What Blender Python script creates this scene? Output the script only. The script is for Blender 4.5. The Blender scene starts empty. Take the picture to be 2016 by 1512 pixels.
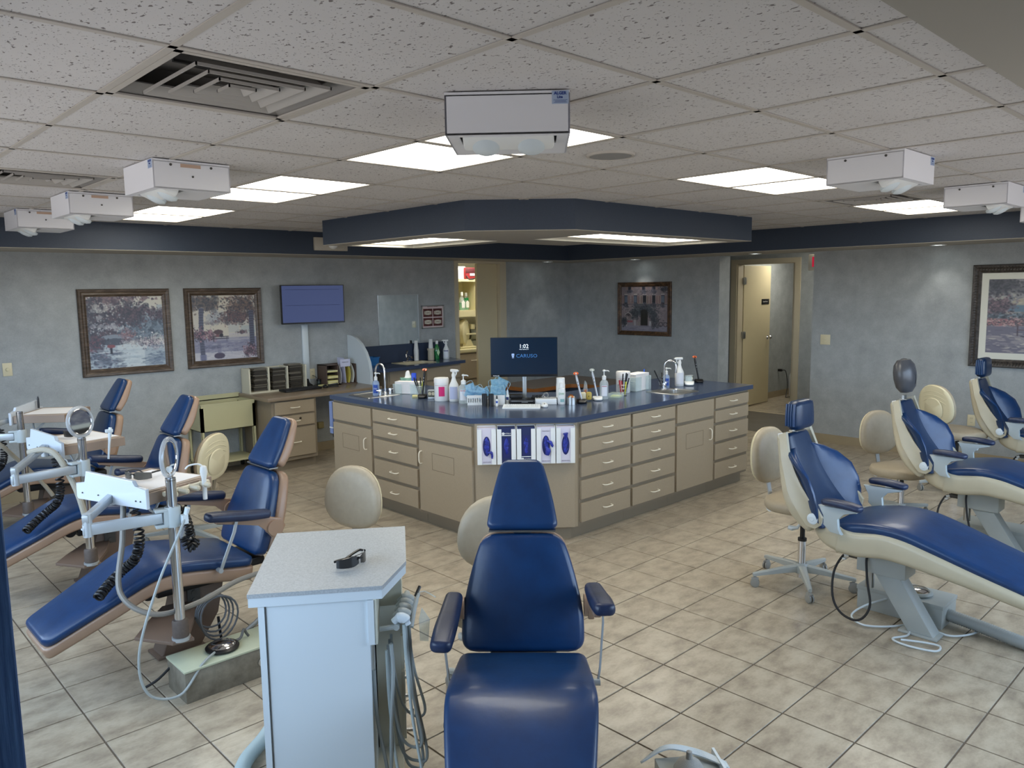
import bpy, bmesh, math, random
import numpy as np
from mathutils import Vector, Matrix, Euler
random.seed(7)
C = bpy.context.scene.collection
sc = bpy.context.scene
PI = math.pi
V = Vector

# ---------------------------------------------------------------- camera
CZ = 1.8114
YAW, PIT, ROL = 0.8107, -0.1208, -0.0140
_f = V((math.cos(YAW) * math.cos(PIT), math.sin(YAW) * math.cos(PIT), math.sin(PIT)))
_r = V((math.sin(YAW), -math.cos(YAW), 0))
_u = _r.cross(_f)
_r2 = _r * math.cos(ROL) + _u * math.sin(ROL)
_u2 = _u * math.cos(ROL) - _r * math.sin(ROL)
cam_data = bpy.data.cameras.new('camera')
cam = bpy.data.objects.new('camera', cam_data)
C.objects.link(cam)
cam.matrix_world = Matrix(((_r2.x, _u2.x, -_f.x, 0), (_r2.y, _u2.y, -_f.y, 0), (_r2.z, _u2.z, -_f.z, CZ), (0, 0, 0, 1)))
cam_data.sensor_width = 36
cam_data.lens = 1519.1 / 2016 * 36
cam_data.clip_start = 0.05
sc.camera = cam

def project(x, y, z):
    w = V((x, y, z - CZ)); d = w.dot(_f)
    if d < 0.05: return None
    return 1008 + 1519.1 * w.dot(_r2) / d, 756 - 1519.1 * w.dot(_u2) / d, d

# ---------------------------------------------------------------- world, daylight, exposure
world = bpy.data.worlds.new('world'); sc.world = world
world.use_nodes = True
bg = world.node_tree.nodes['Background']
# overcast sky above the horizon, duller ground below it
_wt = world.node_tree
_tc = _wt.nodes.new('ShaderNodeTexCoord'); _sp = _wt.nodes.new('ShaderNodeSeparateXYZ'); _wt.links.new(_tc.outputs['Generated'], _sp.inputs[0])
_mr = _wt.nodes.new('ShaderNodeMapRange'); _mr.inputs['From Min'].default_value = -0.03; _mr.inputs['From Max'].default_value = 0.03; _wt.links.new(_sp.outputs['Z'], _mr.inputs['Value'])
_mx = _wt.nodes.new('ShaderNodeMix'); _mx.data_type = 'RGBA'; _wt.links.new(_mr.outputs[0], _mx.inputs[0])
_mx.inputs[6].default_value = (0.34, 0.33, 0.33, 1); _mx.inputs[7].default_value = (0.58, 0.76, 1.0, 1)
_wt.links.new(_mx.outputs[2], bg.inputs[0])
bg.inputs[1].default_value = 4.2
sc.view_settings.view_transform = 'Standard'
sc.view_settings.look = 'None'
sc.view_settings.gamma = 1
sc.view_settings.use_curve_mapping = False
sc.view_settings.exposure = 0.68
PANEL_E = 5.2          # radiance of the fluorescent ceiling panels
PANEL_COL = (1.0, 0.955, 0.83)
def portal(loc, rot, sx, sy):
    l = bpy.data.lights.new('window_portal', 'AREA'); l.shape = 'RECTANGLE'; l.size = sx; l.size_y = sy
    l.cycles.is_portal = True
    o = bpy.data.objects.new('window_portal', l); C.objects.link(o); o.location = loc; o.rotation_euler = rot
portal((-0.42, 3.85, 1.45), (0, -PI / 2, 0), 1.4, 5.2)
portal((4.6, -0.42, 1.45), (PI / 2, 0, 0), 5.2, 1.4)
try:
    sc.cycles.use_denoising = True
    sc.cycles.denoiser = 'OPENIMAGEDENOISE'
    sc.cycles.sample_clamp_indirect = 6
    sc.cycles.max_bounces = 8
    sc.cycles.diffuse_bounces = 5
    sc.cycles.caustics_reflective = False
    sc.cycles.caustics_refractive = False
    sc.cycles.blur_glossy = 1.0
except Exception:
    pass

# ---------------------------------------------------------------- materials
def lin(c):
    if isinstance(c, str):
        c = c.lstrip('#'); c = tuple(int(c[i:i + 2], 16) / 255 for i in (0, 2, 4))
    return tuple((x / 12.92 if x <= 0.04045 else ((x + 0.055) / 1.055) ** 2.4) for x in c)
MATS = {}
def mat(name, col, rough=0.5, metal=0.0, noise=None, bump=None, emit=None, alpha=None, trans=None, spec=None, coat=None, ior=None):
    """noise = (scale, amount 0..1, second colour or None, detail); bump = (scale, strength)"""
    if name in MATS: return MATS[name]
    m = bpy.data.materials.new(name); m.use_nodes = True
    nt = m.node_tree; N = nt.nodes; L = nt.links
    b = N['Principled BSDF']
    c = lin(col)
    b.inputs['Base Color'].default_value = (*c, 1)
    b.inputs['Roughness'].default_value = rough
    b.inputs['Metallic'].default_value = metal
    if spec is not None: b.inputs['Specular IOR Level'].default_value = spec
    if coat: b.inputs['Coat Weight'].default_value = coat; b.inputs['Coat Roughness'].default_value = 0.12
    if ior: b.inputs['IOR'].default_value = ior
    if trans: b.inputs['Transmission Weight'].default_value = trans
    if alpha is not None: b.inputs['Alpha'].default_value = alpha
    if emit: b.inputs['Emission Color'].default_value = (*lin(emit[0]), 1) if isinstance(emit[0], str) else (*emit[0], 1); b.inputs['Emission Strength'].default_value = emit[1]
    geo = None
    if noise or bump:
        geo = N.new('ShaderNodeTexCoord')
    if noise:
        s, a, c2, det = (list(noise) + [None, 4])[:4] if len(noise) < 4 else noise
        t = N.new('ShaderNodeTexNoise'); t.inputs['Scale'].default_value = s; t.inputs['Detail'].default_value = det or 4
        t.inputs['Roughness'].default_value = 0.65
        L.new(geo.outputs['Object'], t.inputs['Vector'])
        r = N.new('ShaderNodeMapRange'); r.inputs['From Min'].default_value = 0.32; r.inputs['From Max'].default_value = 0.68
        L.new(t.outputs['Fac'], r.inputs['Value'])
        mx = N.new('ShaderNodeMix'); mx.data_type = 'RGBA'
        cc = lin(c2) if c2 else tuple(x * (1 - a) for x in c)
        mx.inputs[6].default_value = (*c, 1); mx.inputs[7].default_value = (*cc, 1)
        L.new(r.outputs[0], mx.inputs[0]); L.new(mx.outputs[2], b.inputs['Base Color'])
    if bump:
        t2 = N.new('ShaderNodeTexNoise'); t2.inputs['Scale'].default_value = bump[0]; t2.inputs['Detail'].default_value = 3
        L.new(geo.outputs['Object'], t2.inputs['Vector'])
        bp = N.new('ShaderNodeBump'); bp.inputs['Strength'].default_value = bump[1]; bp.inputs['Distance'].default_value = 0.004
        L.new(t2.outputs['Fac'], bp.inputs['Height']); L.new(bp.outputs['Normal'], b.inputs['Normal'])
    MATS[name] = m
    return m

def glass_mat(name, col=(0.9, 0.95, 0.95), mixf=0.25, rough=0.05):
    """thin clear plastic / glass: mostly see-through with a glossy skin"""
    if name in MATS: return MATS[name]
    m = bpy.data.materials.new(name); m.use_nodes = True
    nt = m.node_tree; N = nt.nodes; L = nt.links
    N.remove(N['Principled BSDF'])
    o = N['Material Output']
    tr = N.new('ShaderNodeBsdfTransparent'); tr.inputs[0].default_value = (*col, 1)
    gl = N.new('ShaderNodeBsdfPrincipled'); gl.inputs['Base Color'].default_value = (*col, 1); gl.inputs['Roughness'].default_value = rough
    mx = N.new('ShaderNodeMixShader'); mx.inputs[0].default_value = mixf
    L.new(tr.outputs[0], mx.inputs[1]); L.new(gl.outputs[0], mx.inputs[2]); L.new(mx.outputs[0], o.inputs[0])
    MATS[name] = m
    return m

def ramp_mat(name, stops, scale, rough, bump=0.0, detail=6, stretch=(1, 1, 1), world_space=True, fine=None):
    """mottled surface: noise through a colour ramp; fine=(scale, amount) adds a second, finer layer"""
    if name in MATS: return MATS[name]
    m = bpy.data.materials.new(name); m.use_nodes = True
    nt = m.node_tree; N = nt.nodes; L = nt.links; b = N['Principled BSDF']
    b.inputs['Roughness'].default_value = rough
    if world_space:
        g = N.new('ShaderNodeNewGeometry'); src = g.outputs['Position']
    else:
        g = N.new('ShaderNodeTexCoord'); src = g.outputs['Object']
    mp = N.new('ShaderNodeMapping'); mp.inputs['Scale'].default_value = stretch; L.new(src, mp.inputs[0])
    t = N.new('ShaderNodeTexNoise'); t.inputs['Scale'].default_value = scale; t.inputs['Detail'].default_value = detail; t.inputs['Roughness'].default_value = 0.6
    L.new(mp.outputs[0], t.inputs['Vector'])
    fac = t.outputs['Fac']
    if fine:
        t2 = N.new('ShaderNodeTexNoise'); t2.inputs['Scale'].default_value = fine[0]; t2.inputs['Detail'].default_value = 2
        L.new(mp.outputs[0], t2.inputs['Vector'])
        ma = N.new('ShaderNodeMath'); ma.operation = 'MULTIPLY_ADD'; ma.inputs[1].default_value = fine[1]; L.new(t2.outputs['Fac'], ma.inputs[0])
        sb = N.new('ShaderNodeMath'); sb.operation = 'SUBTRACT'; sb.inputs[1].default_value = fine[1] * 0.5; L.new(fac, sb.inputs[0]); L.new(sb.outputs[0], ma.inputs[2])
        fac = ma.outputs[0]
    cr = N.new('ShaderNodeValToRGB'); L.new(fac, cr.inputs[0])
    els = cr.color_ramp.elements
    els[0].position = stops[0][0]; els[0].color = (*lin(stops[0][1]), 1)
    els[1].position = stops[-1][0]; els[1].color = (*lin(stops[-1][1]), 1)
    for p, c in stops[1:-1]:
        e = els.new(p); e.color = (*lin(c), 1)
    L.new(cr.outputs[0], b.inputs['Base Color'])
    if bump:
        bp = N.new('ShaderNodeBump'); bp.inputs['Strength'].default_value = bump; bp.inputs['Distance'].default_value = 0.003
        L.new(fac, bp.inputs['Height']); L.new(bp.outputs[0], b.inputs['Normal'])
    MATS[name] = m
    return m

def ceiling_tile_mat():
    m = bpy.data.materials.new('fissured_tile'); m.use_nodes = True
    nt = m.node_tree; N = nt.nodes; L = nt.links; b = N['Principled BSDF']
    b.inputs['Roughness'].default_value = 0.95
    g = N.new('ShaderNodeNewGeometry')
    def flecks(scale, stretch, thr, w):
        mp = N.new('ShaderNodeMapping'); mp.inputs['Scale'].default_value = stretch; mp.inputs['Rotation'].default_value = (0, 0, 0.5)
        L.new(g.outputs['Position'], mp.inputs[0])
        nz = N.new('ShaderNodeTexNoise'); nz.inputs['Scale'].default_value = scale; nz.inputs['Detail'].default_value = 2.5
        L.new(mp.outputs[0], nz.inputs['Vector'])
        r = N.new('ShaderNodeMapRange'); r.inputs['From Min'].default_value = thr; r.inputs['From Max'].default_value = thr + w
        L.new(nz.outputs['Fac'], r.inputs['Value'])
        return r.outputs[0]
    a = flecks(70, (1, 0.6, 1), 0.645, 0.03)
    c = flecks(150, (1, 0.8, 1), 0.66, 0.03)
    mx = N.new('ShaderNodeMath'); mx.operation = 'MAXIMUM'; L.new(a, mx.inputs[0]); L.new(c, mx.inputs[1])
    big = N.new('ShaderNodeTexNoise'); big.inputs['Scale'].default_value = 3; L.new(g.outputs['Position'], big.inputs['Vector'])
    c0 = N.new('ShaderNodeMix'); c0.data_type = 'RGBA'
    c0.inputs[6].default_value = (*lin('#cfccca'), 1); c0.inputs[7].default_value = (*lin('#c3bfbd'), 1); L.new(big.outputs['Fac'], c0.inputs[0])
    c1 = N.new('ShaderNodeMix'); c1.data_type = 'RGBA'; L.new(c0.outputs[2], c1.inputs[6]); c1.inputs[7].default_value = (*lin('#77706e'), 1)
    L.new(mx.outputs[0], c1.inputs[0]); L.new(c1.outputs[2], b.inputs['Base Color'])
    bp = N.new('ShaderNodeBump'); bp.inputs['Strength'].default_value = 0.5; bp.inputs['Distance'].default_value = 0.003; bp.invert = True
    L.new(mx.outputs[0], bp.inputs['Height']); L.new(bp.outputs[0], b.inputs['Normal'])
    return m

M_tile = ceiling_tile_mat()
M_rail = mat('ceiling_rail', '#b9b2a9', 0.5)
M_wall = ramp_mat('wallpaper', [(0.25, '#969b9c'), (0.5, '#a2a7a8'), (0.75, '#aeb3b4')], 7, 0.75, 0.15, 8, fine=(90, 0.35))
M_navyband = mat('navy_wallcover', '#333e4f', 0.55, noise=(90, 0.12, None, 2), bump=(260, 0.25))
M_soffit = mat('soffit_paint', '#a9a398', 0.7)
M_base = mat('baseboard_vinyl', '#a5977c', 0.55, noise=(6, 0.08, None, 2))
M_floor = ramp_mat('floor_tile', [(0.30, '#8b8070'), (0.45, '#a39784'), (0.58, '#b3a894'), (0.75, '#beb4a1')], 7.0, 0.30, 0.08, 9, stretch=(1, 1.6, 1), fine=(60, 0.16))
M_grout = mat('grout', '#6a5e50', 0.9, noise=(20, 0.2, None, 3))
M_plank = ramp_mat('dark_plank', [(0.3, '#4b463f'), (0.7, '#67615a')], 3, 0.45, 0.05, 5, stretch=(14, 1, 1))
M_lam = mat('taupe_laminate', '#a3957f', 0.42, noise=(120, 0.06, None, 2))
M_lamdark = mat('taupe_frame', '#8d816e', 0.5)
M_navytop = mat('navy_counter', '#3c4963', 0.2, noise=(300, 0.1, None, 2))
M_pull = mat('cream_pull', '#efe8d4', 0.3)
M_white = mat('white_plastic', '#e4e6e4', 0.35)
M_whitem = mat('white_enamel', '#d3dde2', 0.32)
M_cream = mat('cream_plastic', '#d8cfae', 0.4)
M_trim = mat('cream_trim', '#c9bfa6', 0.45)
M_door = mat('cream_door', '#cfc3a0', 0.45, noise=(3, 0.04, None, 3))
M_blue = mat('blue_vinyl', '#0d3764', 0.36, noise=(9, 0.22, '#0a2d55', 5), bump=(45, 0.10), coat=0.12)
M_blue2 = mat('dark_blue_vinyl', '#0e2b4c', 0.36, noise=(8, 0.2, None, 5), bump=(45, 0.10), coat=0.1)
M_navyvin = mat('worn_navy_vinyl', '#17223c', 0.38, noise=(12, 0.3, '#233150', 5), bump=(40, 0.12))
M_tan = mat('tan_shell', '#a1856f', 0.33, noise=(5, 0.07, None, 3))
M_shell = mat('cream_shell', '#bcb49c', 0.33, noise=(7, 0.07, None, 4))
M_grey = mat('grey_paint', '#a7adab', 0.4, noise=(10, 0.06, None, 3))
M_dgrey = mat('dark_grey_plastic', '#46443f', 0.5)
M_taupe = mat('brown_casting', '#6f5d50', 0.5)
M_black = mat('black_plastic', '#141416', 0.4)
M_blackrub = mat('black_rubber', '#1b1b1d', 0.6)
M_chrome = mat('chrome', '#dcdde0', 0.13, 1.0)
M_steel = mat('brushed_steel', '#b9bab8', 0.3, 1.0)
M_alu = mat('satin_aluminium', '#b9bfc2', 0.42, 0.6)
M_pad = mat('beige_vinyl', '#a89c86', 0.45, noise=(20, 0.1, None, 4), bump=(80, 0.08))
M_hose = mat('grey_hose', '#9ea6a6', 0.45)
M_paper = mat('white_paper', '#eeeceb', 0.8)
M_greytop = mat('grey_speckled_laminate', '#9ea3a6', 0.38, noise=(160, 0.2, '#b5babc', 2))
M_wood = mat('oak_edge', '#8e5a2b', 0.4, noise=(14, 0.2, None, 5))
M_deskbrown = mat('brown_laminate', '#6e6052', 0.35, noise=(60, 0.08, None, 2))
M_gold = mat('bronze_frame', '#5d4430', 0.35, 0.25, noise=(25, 0.35, '#8a6a4a', 5))
M_emitpanel = mat('lit_panel', '#ffffff', 0.6, emit=(PANEL_COL, PANEL_E))
M_clear = glass_mat('clear_plastic')
M_brk = mat('pale_grey_casting', '#adb6b7', 0.4)

# ---------------------------------------------------------------- mesh helpers
def TR(x=0, y=0, z=0): return Matrix.Translation((x, y, z))
def RX(a): return Matrix.Rotation(a, 4, 'X')
def RY(a): return Matrix.Rotation(a, 4, 'Y')
def RZ(a): return Matrix.Rotation(a, 4, 'Z')
def frame_to(p, d, up=V((0, 0, 1))):
    """matrix that takes +Z to direction d at p"""
    d = V(d).normalized()
    q = V((0, 0, 1)).rotation_difference(d)
    return Matrix.Translation(p) @ q.to_matrix().to_4x4()

class MB:
    def __init__(s): s.bm = bmesh.new()
    def _tf(s, vs, M):
        if M is not None: bmesh.ops.transform(s.bm, matrix=M, verts=vs)
    def box(s, x0, x1, y0, y1, z0, z1, M=None, bev=0.0, seg=2):
        r = bmesh.ops.create_cube(s.bm, size=1)
        vs = r['verts']
        for v in vs:
            v.co = V(((x0 + x1) / 2 + v.co.x * (x1 - x0), (y0 + y1) / 2 + v.co.y * (y1 - y0), (z0 + z1) / 2 + v.co.z * (z1 - z0)))
        if bev:
            es = list({e for v in vs for e in v.link_edges})
            r2 = bmesh.ops.bevel(s.bm, geom=es, offset=bev, segments=seg, profile=0.5, affect='EDGES', clamp_overlap=True)
            vs = list({v for f in r2['faces'] for v in f.verts} | {v for v in vs if v.is_valid})
        s._tf(vs, M)
        return s
    def cyl(s, p0, p1, r0, r1=None, n=16, caps=True):
        p0 = V(p0); p1 = V(p1); r1 = r0 if r1 is None else r1
        return s.lathe([(r0, 0), (r1, (p1 - p0).length)], n, frame_to(p0, p1 - p0), caps)
    def lathe(s, prof, n=20, M=None, caps=True, sx=1.0, sy=1.0):
        rings = []
        for r, z in prof:
            rings.append([s.bm.verts.new((math.cos(2 * PI * k / n) * r * sx, math.sin(2 * PI * k / n) * r * sy, z)) for k in range(n)])
        for a, b in zip(rings, rings[1:]):
            for k in range(n):
                s.bm.faces.new((a[k], a[(k + 1) % n], b[(k + 1) % n], b[k]))
        if caps:
            if prof[0][0] > 1e-5: s.bm.faces.new(list(reversed(rings[0])))
            if prof[-1][0] > 1e-5: s.bm.faces.new(rings[-1])
        s._tf([v for r in rings for v in r], M)
        return s
    def tube(s, pts, r, n=8, smooth=0, closed=False, caps=True):
        pts = [V(p) for p in pts]
        if smooth: pts = catmull(pts, smooth, closed)
        N = len(pts)
        rs = r if isinstance(r, (list, tuple)) else [r] * N
        if len(rs) != N: rs = [rs[min(len(rs) - 1, int(i * len(rs) / N))] for i in range(N)]
        T = []
        for i in range(N):
            a = pts[(i - 1) % N] if (closed or i > 0) else pts[i]
            b = pts[(i + 1) % N] if (closed or i < N - 1) else pts[i]
            d = b - a
            T.append(d.normalized() if d.length > 1e-9 else V((0, 0, 1)))
        up = V((0, 0, 1)) if abs(T[0].z) < 0.9 else V((1, 0, 0))
        nrm = (up - T[0] * up.dot(T[0])).normalized()
        rings = []
        for i in range(N):
            if i:
                q = T[i - 1].rotation_difference(T[i]); nrm = (q @ nrm); nrm = (nrm - T[i] * nrm.dot(T[i])).normalized()
            bn = T[i].cross(nrm)
            rings.append([s.bm.verts.new(pts[i] + (nrm * math.cos(2 * PI * k / n) + bn * math.sin(2 * PI * k / n)) * rs[i]) for k in range(n)])
        rng = range(N) if closed else range(N - 1)
        for i in rng:
            a = rings[i]; b = rings[(i + 1) % N]
            for k in range(n): s.bm.faces.new((a[k], a[(k + 1) % n], b[(k + 1) % n], b[k]))
        if caps and not closed:
            s.bm.faces.new(list(reversed(rings[0]))); s.bm.faces.new(rings[-1])
        return s
    def prism(s, poly, z0, z1, M=None, bev=0.0):
        """poly: 2-D outline (x, y), extruded from z0 to z1"""
        a = [s.bm.verts.new((x, y, z0)) for x, y in poly]; b = [s.bm.verts.new((x, y, z1)) for x, y in poly]
        n = len(poly); fs = []
        fs.append(s.bm.faces.new(list(reversed(a)))); fs.append(s.bm.faces.new(b))
        for k in range(n): fs.append(s.bm.faces.new((a[k], a[(k + 1) % n], b[(k + 1) % n], b[k])))
        vs = a + b
        if bev:
            es = list({e for f in fs[:2] for e in f.edges})
            r2 = bmesh.ops.bevel(s.bm, geom=es, offset=bev, segments=2, profile=0.5, affect='EDGES', clamp_overlap=True)
            vs = list({v for f in r2['faces'] for v in f.verts} | {v for v in vs if v.is_valid})
        s._tf(vs, M)
        return s
    def quad(s, pts, M=None):
        vs = [s.bm.verts.new(p) for p in pts]; s.bm.faces.new(vs); s._tf(vs, M); return s
    def ring(s, R, r, n=24, m=8, M=None, sx=1.0):
        pts = [V((R * sx * math.cos(2 * PI * k / n), R * math.sin(2 * PI * k / n), 0)) for k in range(n)]
        if M is not None: pts = [M @ p for p in pts]
        return s.tube(pts, r, m, closed=True)
    def pad(s, path, r=0.02, R=0.03, crown=0.0, step=0.035, M=None, y0=0.0, ends=(1, 1)):
        """upholstered slab: path rows (x, z, half width, thickness); the face on the normal side is the top"""
        P = catmull([V((p[0], p[1], p[2], p[3])) for p in path], 8) if len(path) > 2 else [V(tuple(path[0][k] + (path[1][k] - path[0][k]) * t / 12 for k in range(4))) for t in range(13)]
        S = [0.0]
        for a, b in zip(P, P[1:]): S.append(S[-1] + math.hypot(b[0] - a[0], b[1] - a[1]))
        Ltot = S[-1]
        def at(q):
            q = min(max(q, 0), Ltot)
            for i in range(len(S) - 1):
                if q <= S[i + 1] + 1e-9:
                    t = 0 if S[i + 1] == S[i] else (q - S[i]) / (S[i + 1] - S[i])
                    d = P[i + 1] - P[i]
                    return P[i] + d * t, V((d[0], d[1])).normalized()
            d = P[-1] - P[-2]; return P[-1], V((d[0], d[1])).normalized()
        st = []
        RR = max(R, r)
        lead = sorted({0.0, 0.25 * r, r} | {RR * k for k in (0.12, 0.3, 0.55, 0.8, 1.0)})
        for q in lead: st.append(q)
        nmid = max(2, int((Ltot - 2 * RR) / step))
        st += [RR + (Ltot - 2 * RR) * k / nmid for k in range(1, nmid)]
        st += [Ltot - q for q in reversed(lead)]
        rings = []
        for q in st:
            p, t = at(q)
            nx, nz = -t.y, t.x
            e = min(q if ends[0] else 9, (Ltot - q) if ends[1] else 9)
            ins = (r - math.sqrt(max(0, r * r - (r - e) ** 2))) if e < r else 0.0
            pl = (RR - math.sqrt(max(0, RR * RR - (RR - e) ** 2))) if e < RR else 0.0
            w = p[2] - pl - 0.3 * ins; th = p[3]; rr = max(0.002, min(r - ins * 0.7, th / 2 - ins - 0.001))
            top = -ins; bot = -th + ins
            sec = []
            for cy, cn, a0 in ((w - rr, top - rr, 0), (-(w - rr), top - rr, PI / 2), (-(w - rr), bot + rr, PI), (w - rr, bot + rr, 1.5 * PI)):
                for k in range(4):
                    a = a0 + PI / 2 * k / 3
                    sec.append((cy + rr * math.cos(a), cn + rr * math.sin(a)))
            sec2 = []
            for j, (yy, nn) in enumerate(sec):
                sec2.append((yy, nn))
                if j == 3:   # extra points across the top for the crown
                    for f in (0.6, 0.2, -0.2, -0.6): sec2.append(((w - rr) * f, top))
            ring = []
            for yy, nn in sec2:
                if nn > -th / 2 and crown: nn += crown * max(0, 1 - (yy / max(w, .01)) ** 2) * min(1, e / 0.06 if e < 0.06 else 1)
                ring.append(s.bm.verts.new((p[0] + nx * nn, y0 + yy, p[1] + nz * nn)))
            rings.append(ring)
        n = len(rings[0])
        for a, b in zip(rings, rings[1:]):
            for k in range(n): s.bm.faces.new((a[k], a[(k + 1) % n], b[(k + 1) % n], b[k]))
        s.bm.faces.new(list(reversed(rings[0]))); s.bm.faces.new(rings[-1])
        s._tf([v for r_ in rings for v in r_], M)
        return s

def catmull(pts, n, closed=False):
    out = []; N = len(pts)
    if N < 3:
        return [pts[0] + (pts[1] - pts[0]) * (k / n) for k in range(n + 1)]
    rng = range(N) if closed else range(N - 1)
    for i in rng:
        p0 = pts[(i - 1) % N] if (closed or i > 0) else pts[0]
        p1 = pts[i]; p2 = pts[(i + 1) % N]
        p3 = pts[(i + 2) % N] if (closed or i + 2 < N) else pts[-1]
        for k in range(n):
            t = k / n
            out.append(0.5 * ((2 * p1) + (p2 - p0) * t + (2 * p0 - 5 * p1 + 4 * p2 - p3) * t * t + (3 * p1 - p0 - 3 * p2 + p3) * t ** 3))
    if not closed: out.append(pts[-1])
    return out

def mesh_of(name, mb, m, smooth=35):
    me = bpy.data.meshes.new(name)
    bmesh.ops.recalc_face_normals(mb.bm, faces=mb.bm.faces)
    if smooth:
        lim = math.radians(smooth)
        for f in mb.bm.faces: f.smooth = True
        for e in mb.bm.edges:
            if len(e.link_faces) == 2:
                try:
                    if e.calc_face_angle() > lim: e.smooth = False
                except ValueError: pass
    mb.bm.to_mesh(me); mb.bm.free()
    ms = m if isinstance(m, (list, tuple)) else [m]
    for x in ms: me.materials.append(x)
    return me

def link(name, me, parent=None, loc=None, rz=None):
    o = bpy.data.objects.new(name, me); C.objects.link(o)
    if parent is not None: o.parent = parent
    if loc is not None: o.location = loc
    if rz is not None: o.rotation_euler = (0, 0, rz)
    return o
def obj(name, mb, m, parent=None, loc=None, rz=None, smooth=35):
    return link(name, mesh_of(name, mb, m, smooth), parent, loc, rz)
def tag(o, label=None, cat=None, group=None, kind=None):
    if label: o['label'] = label
    if cat: o['category'] = cat
    if group: o['group'] = group
    if kind: o['kind'] = kind
    return o
def thing(name, label, cat, loc=(0, 0, 0), rz=0, group=None):
    o = bpy.data.objects.new(name, None); C.objects.link(o); o.empty_display_size = 0.1
    o.location = loc; o.rotation_euler = (0, 0, rz)
    return tag(o, label, cat, group)
def struct(name, mb, m, smooth=0):
    return tag(obj(name, mb, m, None, smooth=smooth), kind='structure')
def children_of(o): return [c for c in C.objects if c.parent == o]
def copy_tree(o, label=None, loc=None, rz=None, name=None):
    kids = {}
    for c in C.objects:
        if c.parent is not None: kids.setdefault(c.parent.name, []).append(c)
    def rec(s, par):
        c = s.copy(); C.objects.link(c)
        if par is not None: c.parent = par
        for k in kids.get(s.name, []): rec(k, c)
        return c
    r = rec(o, None)
    if label: r['label'] = label
    if loc is not None: r.location = loc
    if rz is not None: r.rotation_euler = (0, 0, rz)
    return r

def text_mesh(body, size, m, extrude=0.0006, align='CENTER', bold=0.0, sx=1.0):
    cu = bpy.data.curves.new('lettering', 'FONT'); cu.body = body; cu.size = size; cu.extrude = extrude
    cu.align_x = align; cu.align_y = 'CENTER'; cu.resolution_u = 2; cu.offset = bold
    o = bpy.data.objects.new('lettering', cu); C.objects.link(o)
    o.scale = (sx, 1, 1)
    dg = bpy.context.evaluated_depsgraph_get(); dg.update()
    me = bpy.data.meshes.new_from_object(o.evaluated_get(dg))
    for v in me.vertices: v.co.x *= sx
    C.objects.unlink(o); bpy.data.objects.remove(o)
    me.materials.clear(); me.materials.append(m)
    me.name = 'lettering'
    return me
def text(body, size, m, parent, M, **k):
    o = link('lettering', text_mesh(body, size, m, **k), parent)
    o.matrix_local = M
    return o
# text lies in XY facing +Z; upright on a face whose outward normal is at angle a (about Z):
def upright(x, y, z, a): return TR(x, y, z) @ RZ(a + PI / 2) @ RX(PI / 2)

# ================================================================ THE ROOM
X0, X1, Y0, Y1, ZC = -0.36, 8.74, -0.36, 7.907, 2.4384
def slab(name, boxes, m, bev=0):
    mb = MB()
    for b in boxes: mb.box(*b, bev=bev)
    return struct(name, mb, m)
# floor: grout bed, tiles laid on it
floor = slab('floor', [(X0, 8.86, Y0, Y1, -0.08, -0.004)], M_grout)
TP = 0.3063
TA, TB = 3.576, 1.7739
def tile_mb(w, d, t=0.008):
    mb = MB(); mb.box(-w / 2, w / 2, -d / 2, d / 2, -t, 0, bev=0.0012, seg=1); return mb
tile_me = mesh_of('tile', tile_mb(TP - 0.0075, TP - 0.0075), M_floor, 0)
def island_at(x, y):
    return (3.62 < x < 6.4 and 3.75 < y < 6.0 and (x - 3.6) + (y - 3.75) > 0.55)
cells = []
for i in range(-20, 22):
    for j in range(-16, 26):
        cx, cy = TA + (i + 0.5) * TP, TB + (j + 0.5) * TP
        w0, w1 = max(cx - TP / 2, X0), min(cx + TP / 2, 8.86)
        h0, h1 = max(cy - TP / 2, Y0), min(cy + TP / 2, Y1)
        if w1 - w0 < 0.03 or h1 - h0 < 0.03: continue
        p = project(cx, cy, 0)
        vis = p is not None and -80 < p[0] < 2100 and -50 < p[1] < 1600 and not island_at(cx, cy)
        cells.append((0 if vis else 1, p[2] if p else 99, cx, cy, w0, w1, h0, h1))
cells.sort()
rest = MB(); nt_ = 0
for c in cells:
    v, d, cx, cy, w0, w1, h0, h1 = c
    full = (w1 - w0 > TP - 1e-4 and h1 - h0 > TP - 1e-4)
    if v == 0 and nt_ < 300:
        if full:
            o = link('tile', tile_me, floor, (cx, cy, 0))
        else:
            mb = MB(); mb.box(w0 + 0.003, w1 - 0.003, h0 + 0.003, h1 - 0.003, -0.008, 0, bev=0.0012, seg=1)
            o = obj('tile', mb, M_floor, floor, smooth=0)
        o.location.z = random.uniform(-0.0004, 0.0004)
        nt_ += 1
    else:
        rest.box(w0 + 0.003, w1 - 0.003, h0 + 0.003, h1 - 0.003, -0.008, 0)
tag(obj('far_tiles', rest, M_floor, floor, smooth=0), kind='stuff')
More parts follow.
